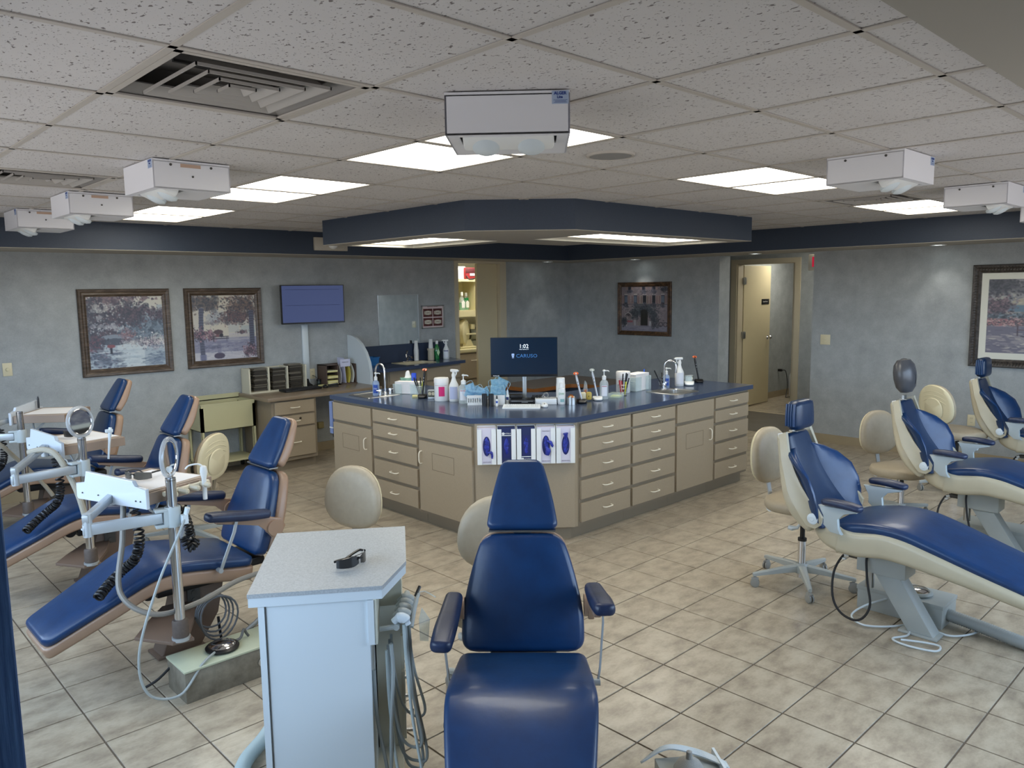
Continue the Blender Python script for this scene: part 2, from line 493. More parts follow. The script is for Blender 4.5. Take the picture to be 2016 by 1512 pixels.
# ceiling: backing slab, grid rails, tiles, all parts of the ceiling
UG, VG, CG = 0.7975, 2.073, 0.6096
ceiling = slab('ceiling', [(X0 - 0.1, 9.0, Y0 - 0.1, 8.1, 2.60, 2.68)], M_soffit)
LIGHTCELLS = {(2, 0): 'L1', (2, 1): 'L1', (2, 3): 'L2', (2, 4): 'L2', (2, 6): 'L3', (2, 7): 'L3', (5, 0): 'R1', (6, 0): 'R1', (9, 0): 'R2', (10, 0): 'R2'}
VENTCELLS = [(0, 0), (0, 4), (8, 0)]
mb = MB(); mb.box(-0.298, 0.298, -0.298, 0.298, 0.0, 0.016, bev=0.002, seg=1)
ctile_me = mesh_of('ceiling_tile', mb, M_tile, 0)
u_lo, u_hi, v_lo, v_hi = -2, 11, -4, 8
for i in range(u_lo, u_hi + 1):
    for j in range(v_lo, v_hi + 1):
        if (i, j) in LIGHTCELLS or (i, j) in VENTCELLS: continue
        cx, cy = UG + (i + 0.5) * CG, VG + (j + 0.5) * CG
        if cx < 3.6 or cy < 3.7 or cx > 6.5 or cy > 6.1 or True:
            o = link('ceiling_tile', ctile_me, ceiling, (cx, cy, ZC + 0.003))
            o.rotation_euler = (random.uniform(-.0015, .0015), random.uniform(-.0015, .0015), 0)
def rail(x0, x1, y0, y1):
    mb = MB(); mb.box(x0, x1, y0, y1, ZC - 0.0015, ZC + 0.002)
    if x1 - x0 > y1 - y0: mb.box(x0, x1, (y0 + y1) / 2 - 0.001, (y0 + y1) / 2 + 0.001, ZC, ZC + 0.035)
    else: mb.box((x0 + x1) / 2 - 0.001, (x0 + x1) / 2 + 0.001, y0, y1, ZC, ZC + 0.035)
    obj('ceiling_rail', mb, M_rail, ceiling, smooth=0)
for i in range(u_lo, u_hi + 2):
    x = UG + i * CG; rail(x - 0.011, x + 0.011, VG + v_lo * CG, VG + (v_hi + 1) * CG)
for j in range(v_lo, v_hi + 2):
    y = VG + j * CG; rail(UG + u_lo * CG, UG + (u_hi + 1) * CG, y - 0.011, y + 0.011)

# walls
slab('wall_left', [(X0 - 0.1, 6.554, Y1, Y1 + 0.12, -0.08, 2.6), (7.355, 8.99, Y1, Y1 + 0.12, -0.08, 2.6), (6.554, 7.355, Y1, Y1 + 0.12, 2.183, 2.6)], M_wall)
slab('wall_right', [(8.74, 8.99, Y0 - 0.1, 4.109, -0.08, 2.6), (8.74, 8.99, 5.341, Y1 + 0.12, -0.08, 2.6), (8.74, 8.99, 4.109, 5.341, 2.21, 2.6)], M_wall)
slab('wall_window_side', [(X0 - 0.12, X0, Y0 - 0.1, 1.25, -0.08, 2.6), (X0 - 0.12, X0, 6.45, 8.02, -0.08, 2.6), (X0 - 0.12, X0, 1.25, 6.45, -0.08, 0.75), (X0 - 0.12, X0, 1.25, 6.45, 2.15, 2.6)], M_wall)
slab('wall_near', [(X0 - 0.12, 2.0, Y0 - 0.12, Y0, -0.08, 2.6), (7.2, 8.99, Y0 - 0.12, Y0, -0.08, 2.6), (2.0, 7.2, Y0 - 0.12, Y0, -0.08, 0.75), (2.0, 7.2, Y0 - 0.12, Y0, 2.15, 2.6)], M_wall)
for k, (a, b) in enumerate((((X0 - 0.12, X0), (1.25, 6.45)), ((2.0, 7.2), (Y0 - 0.12, Y0)))):
    mb = MB()
    if k == 0:
        xa, xb = a; y0, y1 = b
        for q in range(5):
            y = y0 + (y1 - y0) * q / 4; mb.box(xa + 0.03, xb - 0.03, y - 0.025, y + 0.025, 0.75, 2.15)
        mb.box(xa + 0.03, xb - 0.03, y0, y1, 0.75, 0.80); mb.box(xa + 0.03, xb - 0.03, y0, y1, 2.10, 2.15)
    else:
        x0, x1 = a; ya, yb = b
        for q in range(5):
            x = x0 + (x1 - x0) * q / 4; mb.box(x - 0.025, x + 0.025, ya + 0.03, yb - 0.03, 0.75, 2.15)
        mb.box(x0, x1, ya + 0.03, yb - 0.03, 0.75, 0.80); mb.box(x0, x1, ya + 0.03, yb - 0.03, 2.10, 2.15)
    struct('window_%d' % (k + 1), mb, M_white)

# dropped bulkheads round the room: navy face boards, painted undersides
ZS = 2.205
SX, SY = 8.013, 7.28
def bulkhead(name, poly, z0, z1, under_m=M_soffit):
    mb = MB(); mb.prism(poly, z0 + 0.004, z1); o = struct(name, mb, M_navyband)
    mb = MB(); mb.prism(poly, z0, z0 + 0.004); u = obj('underside', mb, under_m, o, smooth=0)
    return o
bulkhead('trim_1', [(X0, SY), (SX, SY), (SX, 7.907), (X0, 7.907)], ZS, 2.598)
bulkhead('trim_2', [(SX, Y0), (8.74, Y0), (8.74, 7.907), (SX, 7.907)], ZS, 2.598)
bulkhead('trim_3', [(X0, Y0), (SX, Y0), (SX, 0.46), (X0, 0.46)], ZS, 2.598)
bulkhead('trim_4', [(X0, 0.46), (0.12, 0.46), (0.12, SY), (X0, SY)], ZS, 2.598)

# bulkhead hanging over the island, with two recessed light troughs
IZ = 2.226
def inring(outer, holes, z0, z1, name, m, parent=None, kind=None):
    """a flat board with rectangular openings: one face filled with triangles, then given thickness"""
    bm = bmesh.new(); edges = []
    for loop in [outer] + holes:
        vs = [bm.verts.new((x, y, z0)) for x, y in loop]
        edges += [bm.edges.new((vs[k], vs[(k + 1) % len(vs)])) for k in range(len(vs))]
    r = bmesh.ops.triangle_fill(bm, use_beauty=True, use_dissolve=True, edges=edges)
    fs = [f for f in r['geom'] if isinstance(f, bmesh.types.BMFace)]
    ex = bmesh.ops.extrude_face_region(bm, geom=fs)
    for v in ex['geom']:
        if isinstance(v, bmesh.types.BMVert): v.co.z = z1
    mb = MB(); mb.bm.free(); mb.bm = bm
    o = obj(name, mb, m, parent, smooth=0)
    if kind: o['kind'] = kind
    return o
IOUT = [(3.558, 6.13), (3.558, 4.20), (4.12, 3.668), (6.535, 3.668), (6.535, 4.75), (5.50, 4.75), (5.50, 5.05), (4.66, 5.05), (4.66, 6.13)]
H1 = [(3.77, 4.86), (4.48, 4.86), (4.48, 6.06), (3.77, 6.06)]
H2 = [(4.60, 3.84), (6.42, 3.84), (6.42, 4.56), (4.60, 4.56)]
isl = inring(IOUT, [H1, H2], IZ + 0.004, 2.60, 'trim_5', M_navyband, kind='structure')
inring(IOUT, [H1, H2], IZ, IZ + 0.004, 'underside', M_soffit, isl)
M_trough = mat('trough_white', '#d8d4c6', 0.6)
for H in (H1, H2):
    (xa, ya), (xb, _), (_, yb), _ = H
    mb = MB()
    zt = IZ + 0.045
    for (a0, a1, b0, b1) in ((xa, xa + 0.004, ya, yb), (xb - 0.004, xb, ya, yb), (xa, xb, ya, ya + 0.004), (xa, xb, yb - 0.004, yb)):
        mb.box(a0, a1, b0, b1, IZ, zt)
    mb.box(xa, xb, ya, yb, zt, zt + 0.01)
    obj('light_trough', mb, M_trough, isl, smooth=0)

def light_panel(x0, x1, y0, y1, z, label, group, m=M_emitpanel):
    t = thing('light_panel', label, 'ceiling light', ((x0 + x1) / 2, (y0 + y1) / 2, z), 0, group)
    w, d = (x1 - x0) / 2, (y1 - y0) / 2
    mb = MB()
    for (a0, a1, b0, b1) in ((-w, -w + 0.012, -d, d), (w - 0.012, w, -d, d), (-w + 0.012, w - 0.012, -d, -d + 0.012), (-w + 0.012, w - 0.012, d - 0.012, d)):
        mb.box(a0, a1, b0, b1, -0.001, 0.02)
    obj('frame', mb, M_rail, t, smooth=0)
    mb = MB(); mb.box(-w + 0.012, w - 0.012, -d + 0.012, d - 0.012, 0.004, 0.008)
    obj('diffuser', mb, m, t, smooth=0)
    return t
WH = {'L1': 'behind the central hanging lamp box', 'L2': 'at the left, second light from the front', 'L3': 'far left near the navy bulkhead',
      'R1': 'right of the round ceiling speaker', 'R2': 'far right beside the air vent'}
seen = {}
for (i, j), k in LIGHTCELLS.items():
    n = seen.get(k, 0); seen[k] = n + 1
    x = UG + i * CG; y = VG + j * CG
    light_panel(x + 0.012, x + CG - 0.012, y + 0.012, y + CG - 0.012, ZC,
                'square lit ceiling panel %s, %s half' % (WH[k], ('nearer', 'farther')[n]), 'lit ceiling panels in pairs')
for k in range(2):
    y = 5.0 + k * 0.53
    light_panel(3.90, 4.38, y, y + 0.52, IZ + 0.024, '%s lit panel in the left trough of the island bulkhead' % ('nearer', 'farther')[k], 'lit panels under the island bulkhead')
for k in range(3):
    x = 4.75 + k * 0.53
    light_panel(x, x + 0.52, 3.95, 4.43, IZ + 0.024, 'lit panel in the right trough of the navy bulkhead, %s of three' % ('left', 'middle', 'right')[k], 'lit panels under the island bulkhead')

# recessed downlights in the right bulkhead
M_spot = mat('lit_lens', '#ffffff', 0.5, emit=((0.9, 1.0, 1.0), 5))
for x, y, lb in ((8.52, 6.51, 'small round downlight above the framed picture of the stone house'), (8.50, 4.72, 'small round downlight in the bulkhead over the hall passage'), (8.50, 2.72, 'small round downlight above the bare right wall'), (7.95, 7.60, 'small round downlight at the far corner of the left bulkhead')):
    t = thing('downlight', lb, 'downlight', (x, y, ZS), 0, 'downlights in the bulkheads')
    mb = MB(); mb.lathe([(0.075, 0.0), (0.078, -0.004), (0.062, -0.006), (0.055, -0.001)], 24, caps=False); obj('rim', mb, M_white, t)
    mb = MB(); mb.lathe([(0.001, -0.002), (0.058, -0.002)], 24, caps=False); obj('lens', mb, M_spot, t)
    l = bpy.data.lights.new('downlight_lamp', 'SPOT'); l.energy = 2.5; l.spot_size = math.radians(75); l.spot_blend = 0.6; l.color = (1, 0.98, 0.93); l.shadow_soft_size = 0.04
    lo = bpy.data.objects.new('downlight_lamp', l); C.objects.link(lo); lo.parent = t; lo.location = (0, 0, -0.03); lo.rotation_euler = (0, math.radians(-14) if x > 8 else 0, 0) if x < 8.6 else (0, 0, 0)
    lo.rotation_euler = (0, math.radians(-12), 0)

# air vents: square stepped louvres
def vent(i, j, label, cut=0):
    x = UG + (i + 0.5) * CG; y = VG + (j + 0.5) * CG
    t = thing('air_vent', label, 'air vent', (x, y, ZC), 0, 'square ceiling air vents')
    h = CG / 2 - 0.013
    mb = MB()
    for (a0, a1, b0, b1) in ((-h, -h + 0.02, -h, h), (h - 0.02, h, -h, h), (-h, h, -h, -h + 0.02), (-h, h, h - 0.02, h)): mb.box(a0, a1, b0, b1, -0.002, 0.004)
    obj('frame', mb, M_rail, t, smooth=0)
    mb = MB(); mb.box(-h, h, -h, h, 0.10, 0.105)
    for a in (-h, h - 0.004): mb.box(a, a + 0.004, -h, h, 0, 0.1); mb.box(-h, h, a, a + 0.004, 0, 0.1)
    obj('housing', mb, mat('vent_inside', '#8a8681', 0.6), t, smooth=0)
    mb = MB(); mb.lathe([(0.001, 0.096), (0.19, 0.096)], 28, caps=False); mb.box(-.006, .006, -.19, .19, .05, .058); mb.box(-.19, .19, -.006, .006, .05, .058)
    obj('duct', mb, mat('vent_duct', '#302e2d', 0.7), t)
    mb = MB(); o_, i_ = h - .004, 0.232; zl, zh = 0.0, 0.034
    for a in range(4):
        M = RZ(a * PI / 2); p = [(-o_, -o_, zl), (o_, -o_, zl), (i_, -i_, zh), (-i_, -i_, zh)]
        mb.quad(p, M); mb.quad([(q[0], q[1], q[2] + .003) for q in reversed(p)], M)
    obj('sloping_pan', mb, mat('vent_inside', '#8a8681', 0.6), t, smooth=0)
    for k, s in enumerate((0.205, 0.148, 0.092, 0.040)):
        # a sloping square blade ring with a rolled lower lip
        mb = MB(); o_, i_ = s, max(s - 0.030, 0.004); zl, zh = -0.006, 0.020
        for a in range(4):
            M = RZ(a * PI / 2)
            p = [(-o_, -o_, zl), (o_, -o_, zl), (i_, -i_, zh), (-i_, -i_, zh)]
            q = [(-o_, -o_, zl + 0.004), (o_, -o_, zl + 0.004), (i_, -i_, zh + 0.004), (-i_, -i_, zh + 0.004)]
            mb.quad(p, M); mb.quad(list(reversed(q)), M)
            mb.box(-o_ - .004, o_ + .004, -o_ - 0.004, -o_, zl, zl + 0.009, M)
        obj('louvre', mb, mat('vent_louvre', '#a7a29c', 0.45), t, smooth=0)
    return t
vent(0, 0, 'large square air vent with stepped louvres nearest the camera, upper left')
vent(0, 4, 'square air vent at the left edge of the ceiling')
vent(8, 0, 'square air vent on the right side beside the far lit panels')
# round speaker
t = thing('ceiling_speaker', 'round grey perforated speaker grille flush in a ceiling tile', 'speaker', (2.93, 2.385, ZC))
mb = MB(); mb.lathe([(0.001, -0.006), (0.098, -0.006), (0.1, -0.003)], 40, caps=False); obj('grille', mb, mat('speaker_grille', '#8e8d8b', 0.7, bump=(900, 0.5)), t)
mb = MB(); mb.lathe([(0.1, -0.001), (0.102, -0.008), (0.113, -0.007), (0.116, 0.003)], 40, caps=False); obj('rim', mb, M_rail, t)

# baseboards
def bb(name, x0, x1, y0, y1): return slab(name, [(x0, x1, y0, y1, 0, 0.10)], M_base)
bb('baseboard_left', X0, 6.47, Y1 - 0.008, Y1)
bb('baseboard_corner', 7.44, 8.732, Y1 - 0.008, Y1)
bb('baseboard_right', 8.732, 8.74, Y0, 3.3)
bb('baseboard_right_far', 8.732, 8.74, 3.304, 4.109)
bb('baseboard_picture_wall', 8.732, 8.74, 5.341, Y1 - 0.008)

# wallpaper seam is too faint to build; door 1: pocket door to the sterilising room
d1 = MB()
d1.box(6.495, 6.554, Y1 - 0.018, Y1 + 0.12, 0, 2.205); d1.box(7.30, 7.36, Y1 - 0.018, Y1 + 0.12, 0, 2.205); d1.box(7.36, 7.42, Y1 - 0.012, Y1, 0, 2.205); d1.box(6.554, 7.30, Y1 - 0.018, Y1 + 0.12, 2.176, 2.205)
struct('trim_6', d1, M_trim)
d1 = MB(); d1.box(6.926, 7.292, Y1 + 0.04, Y1 + 0.08, 0.01, 2.174, bev=0.003)
door1 = struct('door_1', d1, M_door)
# sterilising room behind it
slab('floor_storeroom', [(6.2, 9.6, Y1, 10.2, -0.08, 0.0)], M_floor)
slab('ceiling_storeroom', [(6.0, 9.6, Y1 + 0.12, 10.2, 2.45, 2.5)], M_tile)
slab('wall_storeroom', [(6.0, 9.8, 9.65, 9.75, 0, 2.5), (6.0, 6.1, Y1 + 0.12, 9.65, 0, 2.5), (9.3, 9.4, Y1 + 0.12, 9.65, 0, 2.5)], mat('storeroom_paint', '#c9c2a4', 0.7))
M_store = mat('storeroom_cabinet', '#cfc69f', 0.5)
def in_room_lamp(loc, e, sx=0.6, sy=0.6, col=(1, 0.95, 0.82)):
    t = thing('light_panel', 'lit ceiling panel in the side room at %.0f metres' % loc[0], 'ceiling light', loc)
    mb = MB(); mb.box(-sx / 2, sx / 2, -sy / 2, sy / 2, 0, 0.01); obj('diffuser', mb, mat('lit_panel_%d' % int(loc[0]), '#ffffff', 0.6, emit=(col, e)), t, smooth=0)
    return t
in_room_lamp((7.5, 8.5, 2.43), 12)['label'] = 'lit ceiling panel of the storeroom behind the sliding door'
in_room_lamp((11.4, 5.5, 2.38), 9)['label'] = 'lit ceiling panel of the far room past the hall'
in_room_lamp((9.6, 4.0, 2.38), 9.0)['label'] = 'unseen lit panel added to brighten the hall behind the right wall'  # out-of-view emitter, added only to brighten the hall

# hall and far room through the passage
slab('floor_hall', [(8.86, 10.30, 2.6, 7.0, -0.08, 0.0)], M_plank)
slab('floor_far_room', [(10.30, 13.2, 3.2, 7.2, -0.08, -0.004)], M_grout)
fr = C.objects['floor_far_room']
for i in range(9):
    for j in range(8):
        link('tile', tile_me, fr, (10.46 + i * TP, 4.25 + j * TP, 0.0))
slab('ceiling_hall', [(8.9, 13.2, 2.6, 7.2, 2.40, 2.46)], M_tile)
slab('wall_hall', [(10.301, 10.42, 2.6, 5.08, 0, 2.42), (10.301, 10.42, 6.03, 7.2, 0, 2.42), (10.301, 10.42, 5.08, 6.03, 2.15, 2.42), (8.99, 10.3, 2.5, 2.6, 0, 2.42), (8.99, 10.3, 7.0, 7.1, 0, 2.42)], M_wall)
slab('wall_far_room', [(10.42, 13.2, 6.17, 6.29, 0, 2.42), (13.1, 13.2, 3.2, 6.2, 0, 2.42), (10.42, 13.2, 3.2, 3.3, 0, 2.42)], M_wall)
slab('baseboard_far_room', [(10.5, 13.1, 6.162, 6.17, 0, 0.1)], M_base)
mb = MB()
mb.box(10.30, 10.44, 5.08, 5.13, 0, 2.135); mb.box(10.30, 10.44, 5.98, 6.03, 0, 2.135); mb.box(10.30, 10.44, 5.08, 6.03, 2.135, 2.15)
mb.box(10.28, 10.3, 5.02, 5.10, 0, 2.14); mb.box(10.28, 10.3, 6.0, 6.09, 0, 2.14); mb.box(10.28, 10.3, 5.02, 6.09, 2.14, 2.21)
struct('trim_7', mb, M_trim)
mb = MB(); mb.box(10.47, 11.27, 5.98, 6.02, 0.012, 2.13, bev=0.002)
door2 = struct('door_2', mb, M_door)
for z in (0.25, 1.05, 1.85):
    mb = MB(); mb.box(10.42, 10.50, 5.955, 5.98, z, z + 0.1); mb.cyl((10.45, 5.955, z - 0.005), (10.45, 5.955, z + 0.105), 0.008, n=10); obj('hinge', mb, M_steel, door2, smooth=30)
mb = MB(); mb.cyl((11.20, 5.98, 1.03), (11.20, 5.93, 1.03), 0.012, n=12); mb.lathe([(0.03, 0), (0.03, 0.006)], 20, frame_to((11.20, 5.98, 1.03), (0, -1, 0))); mb.lathe([(0.012, 0), (0.028, 0.01), (0.031, 0.025), (0.022, 0.038), (0.001, 0.042)], 20, frame_to((11.20, 5.95, 1.03), (0, -1, 0)))
obj('door_knob', mb, M_chrome, door2)
mb = MB(); mb.box(11.0, 11.22, 5.972, 5.98, 1.545, 1.625, bev=0.002)
pl = obj('name_plate', mb, M_black, door2)
text('Exam Room', 0.028, M_paper, pl, upright(11.10, 5.971, 1.585, -PI / 2))
# passage trim strip where tile meets the planks
slab('trim_8', [(8.84, 8.875, 4.109, 5.341, -0.004, 0.003)], mat('threshold', '#574f45', 0.4))
slab('trim_9', [(10.27, 10.32, 5.13, 5.98, -0.004, 0.004)], M_trim)

# navy panel standing at the left edge, close to the camera
mb = MB(); mb.box(-0.34, 0.150, 0.915, 0.955, 0, 2.205, bev=0.002)
M_npanel = ramp_mat('navy_woodgrain', [(0.3, '#34588f'), (0.7, '#5c86bf')], 10, 0.5, 0.3, 6, stretch=(22, 22, 1.0))
tag(obj('divider_panel', mb, M_npanel, None, smooth=0), 'tall navy wood grain panel at the left edge of the view', 'panel')

# ================================================================ CABINETS AND COUNTERS
def c_pull(L=0.095, so=0.028, r=0.0045):
    mb = MB()   # lies along X, stands off towards -Y
    mb.tube([(-L / 2, 0, 0), (-L / 2, -so * 0.55, 0), (-L / 2 + 0.014, -so, 0), (0, -so - 0.002, 0), (L / 2 - 0.014, -so, 0), (L / 2, -so * 0.55, 0), (L / 2, 0, 0)], r, 8, smooth=4)
    return mb
pull_me = mesh_of('handle', c_pull(), M_pull)
M_line = mat('panel_outline', '#5f5342', 0.6)
def put_pull(parent, x, y, z, vertical=False):
    o = link('handle', pull_me, parent, (x, y, z))
    if vertical: o.rotation_euler = (0, PI / 2, 0)
    return o
DR = [(0.755, 0.853), (0.633, 0.735), (0.464, 0.604), (0.298, 0.436), (0.127, 0.268)]
def cabinet(w, kind, label, loc, rz, depth=0.57, side=0.015, group='island base cabinets', top=0.876, rows=DR, hx=0.5, door_handle=1, m=None, toe=0.06):
    t = thing('base_cabinet', label, 'cabinet', loc, rz, group)
    m = m or M_lam
    mb = MB(); mb.box(0, w, 0, depth, 0.10, top); obj('body', mb, M_lamdark, t, smooth=0)
    mb = MB(); mb.box(0, w, toe, depth, 0, 0.10); obj('toe_kick', mb, M_lamdark, t, smooth=0)
    if kind == 'drawers':
        for z0, z1 in rows:
            mb = MB(); mb.box(side, w - side, -0.02, 0, z0, z1, bev=0.0015, seg=1); d = obj('drawer', mb, m, t, smooth=0)
            put_pull(d, w * hx, -0.02, (z0 + z1) / 2)
    else:
        mb = MB(); mb.box(side, w - side, -0.02, 0, 0.702, 0.853, bev=0.0015, seg=1); obj('false_front', mb, m, t, smooth=0)
        mb = MB(); mb.box(side, w - side, -0.02, 0, 0.125, 0.675, bev=0.0015, seg=1); d = obj('door', mb, m, t, smooth=0)
        put_pull(d, (w - side - 0.07) if door_handle > 0 else side + 0.035, -0.02, 0.547, True)
        cx = w * 0.47; mb = MB()
        for a0, a1, b0, b1 in ((cx - .13, cx + .13, .593, .5955), (cx - .13, cx + .13, .466, .4685), (cx - .13, cx - .1275, .466, .5955), (cx + .1275, cx + .13, .466, .5955)):
            mb.box(a0, a1, -0.0208, -0.0195, b0, b1)
        obj('panel_outline', mb, M_line, d, smooth=0)
    return t
BX, BY = 3.53, 3.63
LW = -PI / 2
cabinet(0.628, 'door', 'taupe sink cabinet at the left end of the island, one door', (BX, 6.02, 0), LW, door_handle=1)
cabinet(0.628, 'drawers', 'taupe bank of five drawers on the left side of the island, between two doors', (BX, 5.39, 0), LW)
cabinet(0.655, 'door', 'taupe one-door cabinet on the left side of the island, next to the glove boxes', (BX, 4.76, 0), LW, door_handle=-1)
cabinet(0.600, 'drawers', 'taupe bank of five drawers on the right side, next to the glove boxes', (4.098, BY, 0), 0)
cabinet(0.592, 'drawers', 'taupe bank of five drawers on the right side, second from the glove boxes', (4.699, BY, 0), 0)
cabinet(0.582, 'door', 'taupe sink cabinet on the right side of the island, one door', (5.292, BY, 0), 0)
cabinet(0.585, 'drawers', 'taupe bank of five drawers at the far right end of the island', (5.875, BY, 0), 0)
t = thing('corner_cabinet', 'taupe angled corner panel of the island behind the glove boxes', 'cabinet', (0, 0, 0))
mb = MB(); mb.prism([(3.53, 4.104), (4.062, 3.632), (4.097, 3.632), (4.097, 4.104)], 0.10, 0.876); obj('body', mb, M_lam, t, smooth=0)
mb = MB(); mb.prism([(3.59, 4.104), (4.085, 3.69), (4.097, 3.69), (4.097, 4.104)], 0, 0.10); obj('toe_kick', mb, M_lamdark, t, smooth=0)

CT = 0.914
SL = (3.60, 3.93, 5.55, 5.895)
SR = (5.44, 5.79, 3.71, 4.04)
def rect(a): return [(a[0], a[2]), (a[1], a[2]), (a[1], a[3]), (a[0], a[3])]
ct = inring([(3.50, 6.03), (3.50, 4.12), (4.03, 3.594), (6.495, 3.594), (6.495, 4.575), (5.0, 4.575), (4.5, 5.05), (4.5, 6.03)], [rect((SL[0] + .02, SL[1] - .02, SL[2] + .02, SL[3] - .02)), rect((SR[0] + .02, SR[1] - .02, SR[2] + .02, SR[3] - .02))], CT - 0.038, CT, 'worktop', M_navytop)
tag(ct, 'navy laminate worktop with a cut-off corner on the island', 'worktop')

def rounded(x0, x1, y0, y1, r, n=4):
    out = []
    for cx, cy, a in ((x1 - r, y1 - r, 0), (x0 + r, y1 - r, PI / 2), (x0 + r, y0 + r, PI), (x1 - r, y0 + r, 1.5 * PI)):
        for k in range(n + 1): out.append((cx + r * math.cos(a + PI / 2 * k / n), cy + r * math.sin(a + PI / 2 * k / n)))
    return out
def loft(mb, rings, cap0=False, cap1=False, M=None):
    R = [[mb.bm.verts.new(p) for p in r] for r in rings]
    n = len(R[0])
    for a, b in zip(R, R[1:]):
        for k in range(n): mb.bm.faces.new((a[k], a[(k + 1) % n], b[(k + 1) % n], b[k]))
    if cap0: mb.bm.faces.new(list(reversed(R[0])))
    if cap1: mb.bm.faces.new(R[-1])
    mb._tf([v for r in R for v in r], M)
def sink(a, ledge, label, z=CT, m=None, depth=0.15):
    """a = outer rim; ledge = (side, size) strip that carries the tap"""
    x0, x1, y0, y1 = a
    t = thing('sink', label, 'sink', ((x0 + x1) / 2, (y0 + y1) / 2, z))
    cx, cy = (x0 + x1) / 2, (y0 + y1) / 2
    bx0, bx1, by0, by1 = x0 + .022, x1 - .022, y0 + .022, y1 - .022
    if ledge == '-y': by0 += 0.055
    if ledge == '+y': by1 -= 0.055
    def rr(e, r, zz, b): return [(px_ - cx, py_ - cy, zz) for px_, py_ in rounded(b[0] + e, b[1] - e, b[2] + e, b[3] - e, r)]
    o = (x0, x1, y0, y1); b = (bx0, bx1, by0, by1)
    mb = MB(); loft(mb, [rr(0, .02, 0.0005, o), rr(0.002, .02, 0.005, o), rr(0.008, .02, 0.006, o), rr(-0.004, .035, 0.004, b), rr(0, .035, -0.002, b)])
    obj('rim', mb, m or M_steel, t)
    mb = MB(); loft(mb, [rr(0, .035, -0.002, b), rr(0.004, .035, -depth * .85, b), rr(0.03, .03, -depth, b)], cap1=True)
    obj('bowl', mb, m or M_steel, t)
    mb = MB(); mb.lathe([(0.001, 0.002), (0.018, 0.002), (0.028, 0.004), (0.03, 0)], 20, TR((bx0 + bx1) / 2 - cx, (by0 + by1) / 2 - cy, -depth), caps=False); obj('drain', mb, M_chrome, t)
    return t
sink(SL, '-y', 'stainless steel sink at the left end of the island worktop')
sink(SR, '+y', 'stainless steel sink in the right arm of the island worktop')

def gooseneck(x, y, z, a, h, label, reach=0.11):
    t = thing('tap', label, 'faucet', (x, y, z), a)
    mb = MB(); mb.lathe([(0.026, 0), (0.026, 0.004), (0.016, 0.01), (0.012, 0.03), (0.009, 0.035)], 20); mb.box(-0.02, 0.02, -0.07, 0.07, 0, 0.009, bev=0.004); obj('base', mb, M_chrome, t)
    R = reach / 2
    pts = [(0, 0, 0.02), (0, 0, (h - R) * .5), (0, 0, h - R)] + [(R - R * math.cos(q), 0, h - R + R * math.sin(q)) for q in [PI * k / 8 for k in range(1, 8)]] + [(2 * R, 0, h - R), (2 * R, 0, h - R - 0.035)]
    mb = MB(); mb.tube(pts, 0.0085, 12); mb.cyl((2 * R, 0, h - R - 0.035), (2 * R, 0, h - R - 0.06), 0.011, n=12); obj('spout', mb, M_chrome, t)
    for s in (-1, 1):
        mb = MB(); mb.lathe([(0.013, 0.0), (0.012, 0.03), (0.017, 0.036), (0.015, 0.05), (0.004, 0.053)], 14, TR(0, s * 0.055, 0.008)); mb.tube([(0, s * 0.055, 0.045), (0.0, s * 0.095, 0.052)], 0.005, 8); obj('lever', mb, M_chrome, t)
    return t
gooseneck(3.79, 5.592, CT + 0.004, math.radians(95), 0.275, 'tall chrome gooseneck tap at the left island sink', 0.12)
gooseneck(5.70, 4.02, CT + 0.004, math.radians(-60), 0.255, 'tall chrome gooseneck tap at the right island sink', 0.10)

# ---------------- desk along the left wall
DZ = 0.768
t = thing('desk_top', 'brown laminate desk top along the left wall', 'desk', (0, 0, 0))
mb = MB(); mb.box(3.49, 4.85, 7.21, 7.905, DZ - 0.035, DZ, bev=0.002); obj('slab', mb, mat('desk_laminate', '#8c7c68', 0.28, noise=(80, 0.08, None, 2)), t)
DD = [(0.585, 0.715), (0.455, 0.565), (0.14, 0.435)]
c = cabinet(0.50, 'drawers', 'taupe pedestal of three drawers under the left wall desk', (3.54, 7.25, 0), 0, depth=0.64, side=0.03, group='wall cabinets', top=DZ - 0.036, rows=DD)
mb = MB(); mb.cyl((0.3, -0.02, 0.53), (0.3, -0.032, 0.53), 0.012, n=14); obj('lock', mb, M_chrome, c)
# curved divider
prof = [(7.905, DZ - .03), (7.45, DZ - .03), (7.44, 0.90), (7.47, 1.02), (7.53, 1.13), (7.62, 1.225), (7.73, 1.29), (7.82, 1.315), (7.905, 1.32)]
mb = MB(); mb.prism([(y, z) for y, z in prof], 0, 0.035, M=Matrix(((0, 0, 1, 4.852), (1, 0, 0, 0), (0, 1, 0, 0), (0, 0, 0, 1))))
tag(obj('curved_divider', mb, M_cream, None, smooth=25), 'cream quarter-round divider board standing between desk and vanity sink', 'divider')
C.objects['curved_divider'].active_material = M_whitem
mb = MB()
pts = [(4.869, y, z) for y, z in prof[1:]]
mb2 = MB()
for a, b in zip(pts, pts[1:]):
    pass
